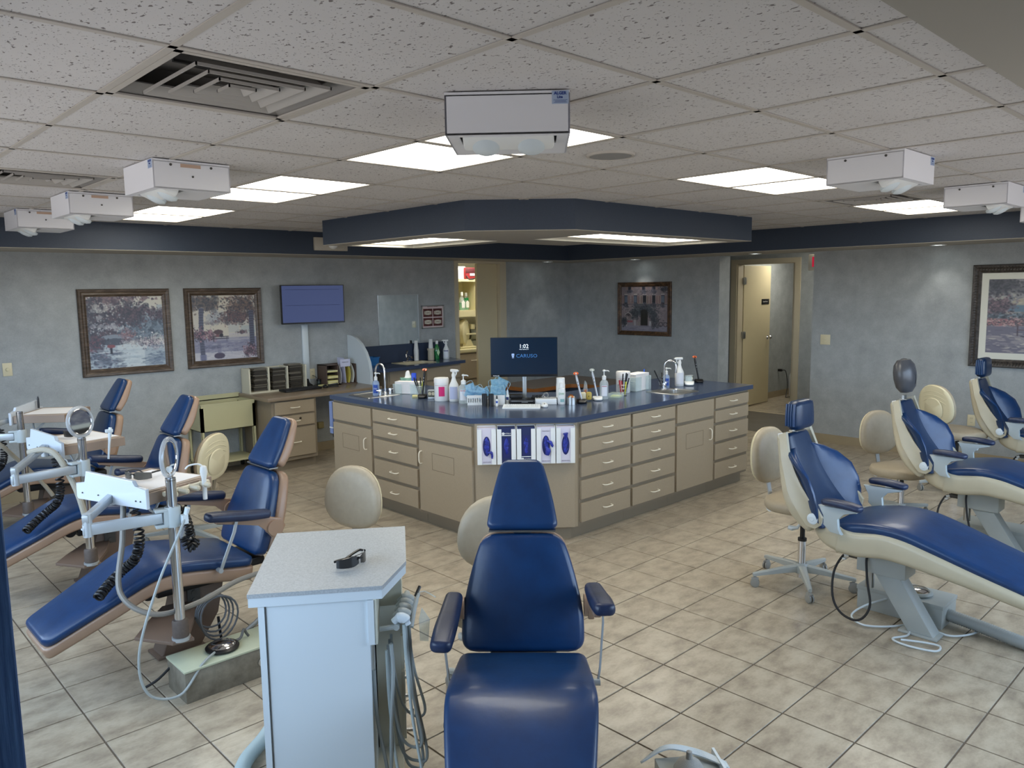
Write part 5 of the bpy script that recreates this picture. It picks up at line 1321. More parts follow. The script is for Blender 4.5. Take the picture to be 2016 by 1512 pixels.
# ================================================================ THINGS ON THE ISLAND
FA = math.radians(-135)      # direction that faces the camera
def lab(mb_name, t, w, z0, z1, r, m, a=FA, arc=1.6):
    """a printed label wrapped round a bottle of radius r"""
    mb = MB(); n = 10; R = []
    for z in (z0, z1):
        R.append([(r * math.cos(a - arc / 2 + arc * k / n), r * math.sin(a - arc / 2 + arc * k / n), z) for k in range(n + 1)])
    A = [[mb.bm.verts.new(p) for p in r_] for r_ in R]
    for k in range(n): mb.bm.faces.new((A[0][k], A[0][k + 1], A[1][k + 1], A[1][k]))
    return obj(mb_name, mb, m, t)
M_lblb = mat('label_blue', '#2a4fa8', 0.5); M_lblp = mat('label_pink', '#d3246f', 0.5); M_lblg = mat('label_grey', '#b9c3d4', 0.5); M_ink = mat('ink', '#3a3c44', 0.6)
M_gel = glass_mat('clear_gel', (.86, .92, .93), .35, .08); M_bluesoap = glass_mat('blue_soap', (.62, .75, .95), .4, .1)
def T(name, label, cat, x, y, z=CT, rz=0, group=None): return thing(name, label, cat, (x, y, z + 0.0003), rz, group)
def pump_bottle(label, x, y, h, w, m, lbl=None, txt=None, stripe=None, group='pump bottles on the island'):
    t = T('pump_bottle', label, 'bottle', x, y, rz=0, group=group)
    hb = h * .66; r = w / 2
    mb = MB(); mb.lathe([(r * .9, 0), (r, .006), (r, hb * .78), (r * .86, hb * .9), (r * .42, hb), (r * .4, hb + .008)], 20, RZ(FA + PI / 2), sx=1.0, sy=.78); obj('body', mb, m, t)
    mb = MB(); mb.lathe([(r * .48, hb), (r * .48, hb + .028), (r * .2, hb + .034), (.004, hb + .04), (.004, h - .018), (.012, h - .014), (.012, h - .004), (.004, h)], 16); mb.tube([(0, 0, h - .009), V((0, 0, h - .009)) + V((math.cos(FA + 1.4), math.sin(FA + 1.4), 0)) * .034, V((0, 0, h - .017)) + V((math.cos(FA + 1.4), math.sin(FA + 1.4), 0)) * .042], [.006, .0045, .003], 8); obj('pump', mb, M_white, t)
    if lbl:
        L_ = lab('label', t, 0, hb * .18, hb * .72, r * .93, lbl, arc=1.5)
        if txt: text(txt, h * .085, M_white, L_, upright(math.cos(FA) * (r * .95), math.sin(FA) * (r * .95), hb * .47, FA))
    if stripe: lab('stripe', t, 0, hb * .66, hb * .69, r * .94, stripe, arc=1.3)
    return t
pump_bottle('blue-labelled soap pump bottle beside the left island sink', 3.748, 5.668, .205, .062, M_bluesoap, M_lblb, 'Dial')
pump_bottle('blue-labelled soap pump bottle beside the right island sink', 5.80, 4.07, .185, .06, M_bluesoap, M_lblb, 'Dial')
pump_bottle('large clear sanitizer pump bottle left of the blue masks', 3.953, 4.725, .236, .082, M_gel, mat('label_pale', '#dcdfe6', .5), None, mat('label_red', '#a0304a', .5))
pump_bottle('large clear sanitizer pump bottle right of the white wand', 4.872, 4.030, .243, .072, M_gel, mat('label_pale', '#dcdfe6', .5), None, mat('label_red', '#a0304a', .5))
def paper_towels(label, x, y, w, d, h, a):
    t = T('towel_stack', label, 'paper towels', x, y, rz=a, group='folded paper towel stacks in clear trays')
    n = 12
    for k in range(n):
        mb = MB(); z = h * k / n; j = random.uniform(-.003, .003)
        pts = [(-w / 2 + .006 + j, z), (w / 2 - .01 + j, z), (w / 2 - .004 + j, z + h / n * .5), (w / 2 - .01 + j, z + h / n * .94), (-w / 2 + .006 + j, z + h / n * .94), (-w / 2 + .001 + j, z + h / n * .5)]
        mb.prism(pts, -d / 2 + .005, d / 2 - .005, M=TR(0, 0, .004) @ Matrix(((1, 0, 0, 0), (0, 0, -1, 0), (0, 1, 0, 0), (0, 0, 0, 1)))); obj('folded_towel', mb, M_paper, t)
    tr = T('acrylic_tray', label.replace('stack of folded white paper towels', 'clear acrylic tray that holds the folded towels'), 'tray', x, y, rz=a, group='clear acrylic towel trays')
    mb = MB(); e = .008
    mb.box(-w / 2 - e, w / 2 + e, -d / 2 - e, d / 2 + e, 0, .003)
    for s in (-1, 1): mb.box(s * (w / 2 + e) - .0015, s * (w / 2 + e) + .0015, -d / 2 - e, d / 2 + e, .003, h * .85); mb.box(-w / 2 - e, -w * .18, s * (d / 2 + e) - .0015, s * (d / 2 + e) + .0015, .003, h * .85); mb.box(w * .18, w / 2 + e, s * (d / 2 + e) - .0015, s * (d / 2 + e) + .0015, .003, h * .85)
    obj('walls', mb, M_clear, tr, smooth=0)
paper_towels('stack of folded white paper towels behind the left island sink', 4.02, 5.56, .235, .10, .105, math.radians(-62))
paper_towels('stack of folded white paper towels left of the right island tap', 5.50, 4.17, .23, .12, .15, math.radians(6))
t = T('tissue_box', 'green and white tissue box behind the paper towels at the left sink', 'tissue box', 4.26, 5.90, rz=math.radians(-30))
mb = MB(); mb.box(-.07, .07, -.055, .055, 0, .095, bev=.002); obj('carton', mb, mat('tissue_green', '#4f8a74', .6, noise=(25, .4, '#93b7a5', 3)), t)
mb = MB(); R = []
for z, r in ((.094, .035), (.11, .026), (.13, .020), (.15, .018), (.163, .008)): R.append([(r * math.cos(2 * PI * k / 12) * random.uniform(.8, 1.2), r * .5 * math.sin(2 * PI * k / 12) * random.uniform(.8, 1.2), z) for k in range(12)])
loft(mb, R, False, True); obj('tissue', mb, M_paper, t, smooth=60)
t = T('blue_canister', 'slim blue canister with a white band behind the left pen cup', 'canister', 4.124, 5.62, rz=FA + PI / 2)
mb = MB(); mb.box(-.021, .021, -.018, .018, 0, .17, bev=.006); obj('body', mb, mat('canister_blue', '#1f49c8', .4), t)
mb = MB(); mb.box(-.0215, .0215, -.0186, .0186, .045, .065); mb.box(-.0215, .0215, -.0186, .0186, .0, .02); obj('band', mb, M_white, t, smooth=0)
def pen(t_parent_label, x, y, z, tilt, az, l, m, cap=None, cat='pen', group='pens in the cups'):
    t = thing('pen', t_parent_label, cat, (x, y, z), az, group)
    d = V((math.sin(tilt), 0, math.cos(tilt)))
    mb = MB(); mb.lathe([(.002, 0), (.0045, .012), (.005, .016), (.005, l * .6)], 8, frame_to((0, 0, 0), d)); obj('barrel', mb, m, t)
    mb = MB(); mb.lathe([(.0058, 0), (.0058, l * .36), (.004, l * .4)], 8, frame_to(d * (l * .6), d)); obj('cap', mb, cap or m, t)
    return t
def cup_mesh(kind, t, r, h):
    if kind == 'clear':
        mb = MB(); mb.lathe([(r, h), (r * .85, .002), (.001, .002)], 22, caps=False); obj('cup', mb, M_clear, t)
        mb = MB(); mb.ring(r, .0018, 22, 6, TR(0, 0, h)); obj('rim', mb, M_steel, t)
    else:
        mb = MB()
        for z in (.012, h * .36, h * .68, h): mb.ring(r * (.82 + .18 * z / h), .0015, 22, 5, TR(0, 0, z))
        for k in range(12): a = 2 * PI * k / 12; mb.tube([(r * .82 * math.cos(a), r * .82 * math.sin(a), .003), (r * math.cos(a), r * math.sin(a), h)], .0011, 5)
        obj('wire_mesh', mb, M_steel, t); mb = MB(); mb.lathe([(.001, .002), (r * .82, .002)], 22, caps=False); obj('bottom', mb, M_dgrey, t)
t = T('pen_cup', 'clear round pen cup left of the black curing light', 'pen cup', 4.03, 5.40); cup_mesh('clear', t, .042, .08)
M_red = mat('pen_red', '#b4202c', .4); M_yel = mat('marker_yellow', '#dfe234', .4)
for k, (dx, dy, tl, az, l, m, c) in enumerate(((-.01, .01, .28, 2.3, .155, M_black, None), (-.015, .0, .35, 2.0, .14, M_black, None), (.0, -.015, .1, 1.6, .15, M_black, None), (.01, 0, .18, -.6, .13, M_yel, M_yel), (.0, .01, .3, -1.2, .14, M_yel, M_yel), (-.01, -.01, .25, 2.8, .15, M_dgrey, M_black))):
    pen('%s in the clear cup left of the black curing light' % ('yellow highlighter' if m == M_yel else 'dark pen'), 4.03 + dx, 5.40 + dy, CT + .004, tl, az, l, m, c, group='pens in the left clear cup')
t = T('pen_basket', 'wire mesh pen cup with pens and markers in front of the right wipes tub', 'pen cup', 5.137, 4.045); cup_mesh('wire', t, .043, .092)
for k, (dx, dy, tl, az, l, m, c) in enumerate(((-.02, .0, .12, 2.6, .13, M_red, None), (-.012, .012, .1, 2.2, .128, M_red, None), (-.004, -.006, .14, 2.9, .125, M_red, M_red), (.012, .0, .12, -.7, .19, M_black, None), (.016, .008, .2, -.9, .185, M_black, None), (.01, .016, .05, -.5, .18, M_black, None), (.02, -.004, .25, -.9, .15, M_black, None), (.0, .0, .05, .5, .15, M_black, None), (.012, -.012, .1, -.9, .115, M_yel, M_yel))):
    pen({'pen_red': 'red capped pen', 'marker_yellow': 'yellow highlighter'}.get(m.name, 'black pen') + ' in the wire mesh cup on the right arm', 5.137 + dx, 4.045 + dy, CT + .004, tl, az, l, m, c, group='pens in the wire mesh cup')
def curing_light(label, x, y, base_m, wand_m, shield, h, lean, az=FA, wide=.05):
    t = T('curing_light', label, 'curing light', x, y, rz=az, group='cordless curing lights')
    mb = MB(); mb.pad([(-.05, .020, .030, .020), (-.02, .034, .04, .034), (.02, .028, .04, .028), (.058, .014, .03, .013)], r=.008, R=.02, M=None); obj('charging_base', mb, base_m, t)
    d = V((-0.10, lean, 1)).normalized()
    p = V((-.005, 0, .022))
    mb = MB(); mb.lathe([(.008, 0), (.010, .02), (.0095, h * .45), (.012, h * .62), (.013, h * .78), (.009, h * .9), (.005, h - .012)], 14, frame_to(p, d), sx=1.0, sy=.8); w = obj('wand', mb, wand_m, t)
    mb = MB(); e = p + d * (h - .015)
    mb.tube([e, e + V((.012, 0, .010)), e + V((.026, 0, .004))], [.005, .0045, .004], 8, smooth=2); obj('light_tip', mb, M_black if wand_m == M_black else M_white, w)
    mb = MB(); mb.lathe([(.001, 0), (.020, .001), (.021, .003), (.001, .002)], 20, frame_to(e + V((0, 0, .006)), (.5, .3 * lean, 1)), caps=False); obj('shield', mb, shield, w)
    for q in (.55, .66):
        mb = MB(); c = p + d * (h * q) + V((.011, 0, 0)); mb.lathe([(.001, .002), (.004, .001), (.004, -.002)], 10, frame_to(c, (1, 0, .1)), caps=False); obj('button', mb, M_black if wand_m != M_black else M_steel, w)
    return t
M_silver = mat('silver_plastic', '#b8bcc2', .28, .3)
M_oshield = glass_mat('orange_shield', (1.0, .35, .15), .4, .1)
curing_light('black curing light with a red shield right of the clear pen cup', 3.925, 5.235, M_black, M_black, M_oshield, .225, .10)
curing_light('silver curing light with an orange shield on a black base beside the steel cup', 4.585, 4.02, M_black, M_silver, M_oshield, .225, -.22)
curing_light('white curing light on a white base, left of the right sanitizer bottle', 4.79, 4.03, M_white, M_silver, M_clear, .235, -.20)
curing_light('black curing light at the far right of the island worktop', 6.33, 4.07, M_black, M_black, M_oshield, .232, -.18)
t = T('charging_base', 'white charging base without a wand in front of the right outlet box', 'charger', 6.073, 4.01, rz=FA)
mb = MB(); mb.pad([(-.05, .020, .03, .02), (-.02, .042, .045, .042), (.02, .035, .045, .035), (.055, .014, .035, .013)], r=.008, R=.02); obj('base', mb, M_white, t)
mb = MB(); mb.box(-.005, .005, -.03, .03, .04, .085); mb.box(-.06, -.055, -.03, .03, .03, .085); obj('clear_holder', mb, M_clear, t, smooth=0)
def outlet_box(label, x, y, a):
    t = T('outlet_box', label, 'outlet', x, y, rz=a, group='pedestal outlets on the island')
    mb = MB(); mb.box(-.035, .035, -.022, .022, .012, .075, bev=.005); mb.box(-.03, .03, -.03, .03, 0, .014, bev=.004); obj('housing', mb, M_alu, t)
    mb = MB(); mb.box(-.032, .032, -.024, -.0215, .016, .071, bev=.002); obj('face_plate', mb, mat('olive_plate', '#6b6a5c', .5), t)
    for s in (-1, 1):
        mb = MB(); mb.lathe([(.001, .003), (.0125, .003), (.0125, 0)], 18, TR(s * .015, -.0225, .044) @ RX(PI / 2), caps=False); o = obj('socket', mb, M_cream, t)
        mb = MB(); mb.box(-.001, .001, -.0265, -.0255, -.001, .005, TR(s * .015 - .004, 0, .044)); mb.box(-.001, .001, -.0265, -.0255, -.001, .005, TR(s * .015 + .004, 0, .044)); mb.box(-.002, .002, -.0265, -.0255, -.007, -.004, TR(s * .015, 0, .044)); obj('slots', mb, M_black, o, smooth=0)
    return t
outlet_box('metal pedestal outlet left of the pink-label wipes tub', 3.955, 5.14, FA + PI / 2 - .1)
outlet_box('metal pedestal outlet at the far right end of the island', 6.24, 4.12, FA + PI / 2 + .3)
def wipes(label, x, y, h, w, col, txt):
    t = T('wipes_tub', label, 'wipes tub', x, y, group='wipes tubs on the island'); r = w / 2
    mb = MB(); mb.lathe([(r * .93, 0), (r * .97, .005), (r * .97, h * .80), (r * .9, h * .81)], 32); obj('tub', mb, M_white, t)
    mb = MB(); mb.lathe([(r, h * .79), (r, h * .95), (r * .93, h), (r * .3, h), (r * .28, h - .004), (.001, h - .004)], 32, caps=False); obj('lid', mb, mat('lid_white', '#eceae8', .4), t)
    if col: lab('label', t, 0, h * .22, h * .64, r * .975, col, FA + .12, .85)
    lab('print_band', t, 0, h * .68, h * .695, r * .975, mat('print_band', '#c58fae' if col else '#8b8f98', .6), FA, 2.0)
    if txt: text(txt, .022, M_ink, t, upright(math.cos(FA) * r * .985, math.sin(FA) * r * .985, h * .60, FA)); text('*  #', .03, M_ink, t, upright(math.cos(FA) * r * .985, math.sin(FA) * r * .985, h * .4, FA))
    return t
wipes('large white wipes tub with a pink label on the left arm of the island', 3.935, 4.985, .19, .123, M_lblp, None)
wipes('large white wipes tub with black print behind the wire pen cup', 5.30, 4.17, .185, .125, None, 'Wipes II')
def sprayer(label, x, y, h, w, z=CT, lblm=None, band=None, a=FA + 1.2, group='trigger spray bottles'):
    t = T('spray_bottle', label, 'spray bottle', x, y, z, 0, group); r = w / 2
    mb = MB(); mb.lathe([(r * .9, 0), (r, .006), (r, h * .44), (r * .93, h * .50), (r * .55, h * .62), (r * .36, h * .72), (r * .34, h * .78)], 22); obj('bottle', mb, M_white, t)
    mb = MB(); mb.lathe([(r * .42, h * .76), (r * .42, h * .83), (r * .3, h * .86), (r * .28, h * .9)], 16); mb.box(-.03, .045, -.012, .012, h * .90, h * .985, RZ(a), bev=.006); mb.box(.044, .056, -.008, .008, h * .925, h * .965, RZ(a), bev=.003)
    mb.tube([RZ(a) @ V(q) for q in ((.028, 0, h * .91), (.030, 0, h * .85), (.020, 0, h * .79))], [.006, .005, .004], 8, smooth=3); obj('trigger_head', mb, M_white, t)
    if lblm: lab('label', t, 0, h * .08, h * .46, r * 1.01, lblm, FA, 1.7)
    if band: lab('band', t, 0, h * .40, h * .44, r * 1.015, band, FA, 1.7)
    return t
sprayer('white trigger spray bottle right of the pink-label wipes tub', 3.977, 4.875, .268, .082, lblm=mat('label_lav', '#b7bfdc', .5), a=FA + .9)
sprayer('white trigger spray bottle behind the right island sink', 5.99, 4.06, .268, .082, lblm=mat('label_pale', '#dcdfe6', .5), a=FA - 1.3)
sprayer('white trigger spray bottle with a navy band on the vanity', 6.20, 7.74, .25, .08, VZ, lblm=mat('label_pale', '#dcdfe6', .5), band=mat('navy_band', '#27366c', .5), a=FA - 1.2)
# small white basket with masks, mask box, black cups
t = T('slotted_basket', 'small white slotted basket full of blue masks', 'basket', 3.985, 4.60, rz=FA + PI / 2)
bw, bd, bh = .070, .045, .078
mb = MB(); mb.box(-bw, bw, -bd, bd, 0, .003)
for s in (-1, 1):
    mb.box(-bw, bw, s * bd - .002, s * bd + .002, 0, .022); mb.box(-bw - .004, bw + .004, s * bd - .003, s * bd + .003, bh - .022, bh)
    mb.box(s * bw - .002, s * bw + .002, -bd, bd, 0, .022); mb.box(s * bw - .003, s * bw + .003, -bd, bd, bh - .022, bh)
    for k in range(9): x = -bw + 2 * bw * k / 8; mb.box(x - .004, x + .004, s * bd - .002, s * bd + .002, .02, bh - .02)
    for k in range(6): y = -bd + 2 * bd * k / 5; mb.box(s * bw - .002, s * bw + .002, y - .004, y + .004, .02, bh - .02)
obj('basket', mb, M_white, t, smooth=0)
M_mask = mat('mask_blue', '#8fc6e6', .6, noise=(30, .5, '#c9e6f5', 3))
M_maskw = mat('mask_wrap', '#b7ddec', .25, noise=(40, .5, '#82bedd', 3))
def mask(label, M, w=.085, h=.05, seed=1, m=None):
    rnd = random.Random(seed); mb = MB(); nx, ny = 10, 6; G_ = []
    for j in range(ny + 1):
        G_.append([mb.bm.verts.new(((i / nx - .5) * 2 * w * .6, (abs(i / nx - .5) ** 2) * .06 + .004 * math.sin(j * 2.2) + rnd.uniform(-.004, .004), (j / ny - .5) * 2 * h * .75)) for i in range(nx + 1)])
    for j in range(ny):
        for i in range(nx): mb.bm.faces.new((G_[j][i], G_[j][i + 1], G_[j + 1][i + 1], G_[j + 1][i]))
    bmesh.ops.solidify(mb.bm, geom=mb.bm.faces[:], thickness=.004)
    for s in (-1, 1): mb.tube([(s * w * .6, .014, h * .7), (s * w * .85, .01, h * .5), (s * w * .8, .012, -h * .3), (s * w * .6, .014, -h * .7)], .0012, 5, smooth=4)
    o = obj('face_mask', mb, m or M_mask, None, smooth=80); o.matrix_world = M
    return tag(o, label, 'mask', 'blue face masks in the basket')
rr = RZ(FA + PI / 2)
for k, (dx, dy, dz, rx, ry) in enumerate(((-.042, -.02, .082, .5, .3), (-.015, .012, .100, -.4, -.6), (.012, -.018, .078, .4, .1), (.036, .0, .095, -.3, .5), (.048, .022, .085, .3, -.4), (-.045, .02, .112, .1, 1.2))):
    mask('pale blue face mask crumpled in the slotted basket', TR(3.985, 4.60, CT + dz) @ rr @ TR(dx, dy, 0) @ RX(rx) @ RY(ry), seed=k)
t = T('mask_carton', 'white open carton with wrapped blue packets behind the black cups', 'box', 4.10, 4.47, rz=FA + PI / 2)
mb = MB(); w_, d_, h_ = .05, .05, .08
mb.box(-w_, w_, -d_, d_, 0, .003)
for s in (-1, 1): mb.box(-w_, w_, s * d_ - .001, s * d_ + .001, 0, h_); mb.box(s * w_ - .001, s * w_ + .001, -d_, d_, 0, h_)
obj('carton', mb, M_white, t, smooth=0)
for k, (dx, dz, ry) in enumerate(((-.02, .095, .1), (.012, .10, -.15), (.02, .15, .45), (-.012, .145, -.1))):
    o = mask('wrapped blue packet in the white open carton', TR(4.10, 4.47, CT + dz) @ rr @ TR(dx, .012 * (k - 1.5), 0) @ RY(ry), .075, .075, 20 + k, M_maskw); o['group'] = 'wrapped packets in the white carton'; o['category'] = 'packet'; o.name = 'wrapped_packet'
for k, (x, y) in enumerate(((3.955, 4.475), (3.99, 4.435))):
    t = T('black_cup', '%s of two slim black cups in front of the white carton' % ('left', 'right')[k], 'cup', x, y)
    mb = MB(); mb.lathe([(.001, .004), (.017, .004), (.018, .098), (.020, .098), (.019, 0), (.001, 0)], 20, caps=False); obj('cup', mb, M_black, t)
    mb = MB(); mb.ring(.03, .003, 14, 6, TR(0.0, 0, .055) @ RZ(FA + PI) @ TR(.008, 0, 0) @ RX(PI / 2), sx=.7); obj('clip', mb, M_black, t)
def dropper(label, x, y, h, r, band, capm):
    t = T('dropper_bottle', label, 'bottle', x, y, group='small white dropper bottles')
    mb = MB(); mb.lathe([(r, 0), (r, h * .6), (r * .6, h * .68)], 16); obj('bottle', mb, M_white, t); lab('label', t, 0, h * .3, h * .5, r * 1.02, band, FA, 1.6)
    mb = MB(); mb.lathe([(r * .65, h * .66), (r * .6, h * .86), (r * .3, h)], 14); obj('cap', mb, capm, t)
dropper('small white dropper bottle with a black tip beside the black cups', 4.022, 4.405, .085, .011, M_lblb, M_black)
dropper('small white dropper bottle with a white cap beside the monitor stand', 4.16, 4.43, .115, .014, mat('navy_band', '#27366c', .5), M_white)

# monitor, stand, keyboard, mouse
t = T('monitor', 'wide black computer monitor on the island showing 1:02 and a tooth logo', 'monitor', 4.315, 4.395, rz=FA - .03)
mb = MB(); mb.box(-.012, .012, -.268, .268, .208, .524, bev=.003); obj('case', mb, M_black, t)
M_scr = mat('dark_screen', '#0c1c2e', .18, emit=('#0b1d30', .35))
mb = MB(); mb.box(.012, .0128, -.265, .265, .228, .521); scn = obj('screen', mb, M_scr, t, smooth=0)
M_sw = mat('screen_white', '#dfe8f2', .5, emit=('#cfdcea', .75)); M_sb = mat('screen_blue', '#2f5f95', .5, emit=('#2f6aa8', .45))
text('1:02', .045, M_sw, scn, upright(.0135, .0, .452, 0))
text('Friday, September 20', .0085, M_sw, scn, upright(.0135, .0, .428, 0))
text('CARUSO', .040, M_sb, scn, upright(.0135, .022, .375, 0), sx=1.08)
text('Mini Drive HD', .008, M_sw, t, upright(.0125, -.225, .217, 0))
def tooth(parent, M, s, m):
    pts = [(-.5, .75), (-.3, 1.0), (0, .88), (.3, 1.0), (.5, .75), (.46, .3), (.36, -.1), (.30, -.7), (.18, -.85), (.08, -.3), (0, -.15), (-.08, -.3), (-.18, -.85), (-.30, -.7), (-.36, -.1), (-.46, .3)]
    mb = MB(); mb.prism([(a * s, b * s) for a, b in pts], 0, .0005); o = obj('tooth_logo', mb, m, parent, smooth=0); o.matrix_local = M
    mb = MB(); mb.tube([(-.22 * s, .32 * s, .0008), (0, .22 * s, .0008), (.22 * s, .32 * s, .0008)], .0012, 5, smooth=4); o2 = obj('smile', mb, M_scr, parent); o2.matrix_local = M
tooth(scn, upright(.0135, -.088, .374, 0), .0225, mat('screen_tooth', '#7f95b8', .5, emit=('#7f98c0', .6)))
mb = MB(); mb.box(-.05, -.02, -.016, .016, .01, .30, bev=.006); obj('stand', mb, M_alu, t); mb = MB(); mb.box(-.022, -.012, -.04, .04, .25, .34); obj('bracket', mb, M_black, t)
mb = MB(); mb.box(-.13, .07, -.12, .12, .0, .012, bev=.004); obj('foot', mb, M_dgrey, t)
t = T('mini_computer', 'flat black mini computer on the foot of the island monitor', 'computer', 4.255, 4.335, CT + .013, rz=FA - .03)
mb = MB(); mb.box(-.07, .07, -.11, .085, 0, .028, bev=.003); obj('case', mb, M_black, t); mb = MB(); mb.box(.07, .0705, -.10, .07, .016, .020); mb.box(.07, .0705, -.02, .03, .006, .012); obj('ports', mb, M_steel, t, smooth=0)
t = T('adapter', 'small black box on the mini computer, left of the monitor stand', 'adapter', 4.25, 4.43, CT + .042, rz=FA - .03)
mb = MB(); mb.box(-.04, .04, -.055, .055, 0, .026, bev=.003); obj('case', mb, M_black, t)
t = T('cable_coil', 'coil of black cable beside the monitor stand', 'cable', 4.335, 4.275, CT + .042)
mb = MB(); mb.tube(helix([(-.03, .03, .012), (.03, -.03, .014)], 7, .014), .003, 5); obj('cable', mb, M_black, t)
t = T('keyboard', 'white keyboard in front of the island monitor', 'keyboard', 4.095, 4.205, rz=FA - .05)
mb = MB(); mb.box(-.055, .055, -.145, .145, 0, .014, RY(.10), bev=.004); obj('case', mb, M_white, t)
kb_me = mesh_of('key', MB().box(-.0075, .0075, -.0075, .0075, 0, .004, bev=.0015, seg=1), M_white, 30)
for i in range(5):
    for j in range(17):
        o = link('key', kb_me, t, (-.038 + i * .019, -.130 + j * .0163, .0145 + (.004 - i * .002) * 1.0))
t = T('mouse', 'white mouse right of the island keyboard', 'mouse', 4.245, 4.105, rz=FA)
mb = MB(); mb.lathe([(.03, 0), (.034, .008), (.030, .02), (.016, .030), (.001, .033)], 24, caps=False, sx=1.45, sy=.85); obj('shell', mb, M_white, t); mb = MB(); mb.tube([(.02, 0, .029), (.032, 0, .024)], .003, 8); obj('wheel', mb, M_dgrey, t)
t = T('supply_case', 'flat white case with a chrome clip on it, right of the monitor foot', 'case', 4.375, 4.215, rz=FA + PI / 2)
mb = MB(); mb.box(-.085, .085, -.06, .06, 0, .045, bev=.003); obj('case', mb, M_white, t); mb = MB(); mb.box(-.086, .086, -.061, .061, .030, .032); obj('lid_line', mb, M_lblg, t, smooth=0)
t = T('chrome_clip', 'small chrome clamp lying on the flat white case', 'clamp', 4.375, 4.215, CT + .046, rz=FA + PI / 2)
mb = MB(); mb.ring(.018, .005, 20, 6, TR(0, 0, .022) @ RX(PI / 2)); mb.tube([(-.02, 0, .02), (-.035, -.01, .008), (-.028, -.02, .003)], .004, 6); mb.box(-.03, .035, -.012, .012, 0, .006, bev=.002); obj('jaw', mb, M_steel, t)
t = T('aerosol_can', 'tall white cylinder can behind the slim white bottle', 'can', 4.50, 4.17)
mb = MB(); mb.lathe([(.034, 0), (.036, .004), (.036, .150), (.034, .153), (.034, .198), (.032, .2)], 24); obj('can', mb, M_white, t)
t = T('spray_can', 'slim white bottle with green print in front of the tall white can', 'bottle', 4.434, 4.100)
mb = MB(); mb.lathe([(.028, 0), (.031, .005), (.031, .105), (.026, .125), (.018, .13), (.018, .165), (.016, .168)], 22); obj('bottle', mb, M_white, t); text('DW', .026, mat('print_green', '#7fb08f', .6), t, upright(math.cos(FA) * .0325, math.sin(FA) * .0325, .085, FA)); lab('print', t, 0, .02, .045, .0315, mat('print_teal', '#8db4b5', .6), FA + .2, 1.1)
t = T('steel_cup', 'low stainless steel cup with orange and white bits', 'cup', 4.485, 4.040)
mb = MB(); mb.lathe([(.001, .003), (.034, .003), (.036, .056), (.038, .056), (.038, 0), (.001, 0)], 28, caps=False); obj('cup', mb, M_steel, t)
for k in range(6):
    mb = MB(); a = k * 1.1; mb.box(-.008, .008, -.006, .006, -.005, .006, TR(.018 * math.cos(a), .018 * math.sin(a), .056) @ RZ(a) @ RX(.5 * k), bev=.002); tt = obj('bit', mb, (mat('bit_orange', '#d7743a', .4), M_cream)[k % 2], None); tt.location = (4.485, 4.04, CT); tag(tt, '%s bit in the low steel cup' % ('orange', 'cream')[k % 2], 'dental supply', 'bits in the steel cup')
t = T('bite_block', 'translucent amber block behind the steel cup', 'dental supply', 4.56, 4.11)
mb = MB(); mb.box(-.04, .04, -.015, .015, 0, .06, RZ(.7), bev=.006); obj('block', mb, glass_mat('amber', (.75, .33, .1), .4, .15), t)
t = T('tape_dispenser', 'cream and yellow dispenser box between the two curing lights', 'dispenser', 4.70, 4.075, rz=FA + PI / 2)
mb = MB(); mb.box(-.05, .0, -.02, .02, 0, .07, bev=.012); obj('body', mb, M_cream, t); mb = MB(); mb.box(.0, .045, -.022, .022, .008, .072, bev=.012); obj('front', mb, mat('mustard', '#b9a24c', .4), t); mb = MB(); mb.cyl((.02, -.0225, .04), (.02, -.0235, .04), .004, n=10); obj('hole', mb, M_black, t)
t = T('cotton_holder', 'clear holder with amber rolls behind the white curing light', 'holder', 4.80, 4.17)
mb = MB(); mb.prism([(-.03, 0), (.03, 0), (.012, .13), (-.004, .15)], -.015, .015, M=RZ(FA + PI / 2) @ RX(PI / 2)); obj('holder', mb, M_clear, t, smooth=0); mb = MB(); mb.cyl((0, 0, .03), (0, 0, .075), .016, n=14); obj('roll', mb, mat('amber_roll', '#b5652c', .4), t)
t = T('note_tray', 'clear square tray with yellow notes in front of the wire pen cup', 'note tray', 5.03, 4.03, rz=.35)
mb = MB()
for s in (-1, 1): mb.box(-.05, .05, s * .05 - .001, s * .05 + .001, 0, .035); mb.box(s * .05 - .001, s * .05 + .001, -.05, .05, 0, .035)
mb.box(-.05, .05, -.05, .05, 0, .002); obj('tray', mb, M_clear, t, smooth=0)
t2 = T('note_pad', 'yellow note pad in the clear square tray', 'note pad', 5.03, 4.03, CT + .0025, rz=.4); mb = MB(); mb.box(-.038, .038, -.038, .038, 0, .012); obj('sheets', mb, mat('note_yellow', '#dfe07c', .7), t2, smooth=0)
t2 = T('note_pad', 'pale yellow note pad near the left clear pen cup', 'note pad', 3.935, 5.33, rz=.9); mb = MB(); mb.box(-.038, .038, -.038, .038, 0, .012); obj('sheets', mb, mat('note_pale', '#ddd79a', .7), t2, smooth=0)
t = T('wire_basket', 'wire basket with black clips behind the right soap bottle', 'basket', 5.90, 4.17); cup_mesh('wire', t, .048, .085)
for k, (dx, dy, tl, az, l) in enumerate(((-.03, .0, .45, 2.4, .16), (0, .01, .2, 1, .12), (.02, .0, .1, .4, .115), (.01, .02, .3, -.4, .12))):
    pen('black marker in the wire basket behind the right soap bottle', 5.90 + dx, 4.17 + dy, CT + .004, tl, az, l, M_black, None, 'marker', 'markers in the wire basket')
pen('blue capped marker behind the right stack of paper towels', 5.66, 4.22, CT + .002, .05, 0, .17, mat('canister_blue', '#1f49c8', .4), mat('cap_blue', '#2c66e0', .4), 'marker', None)

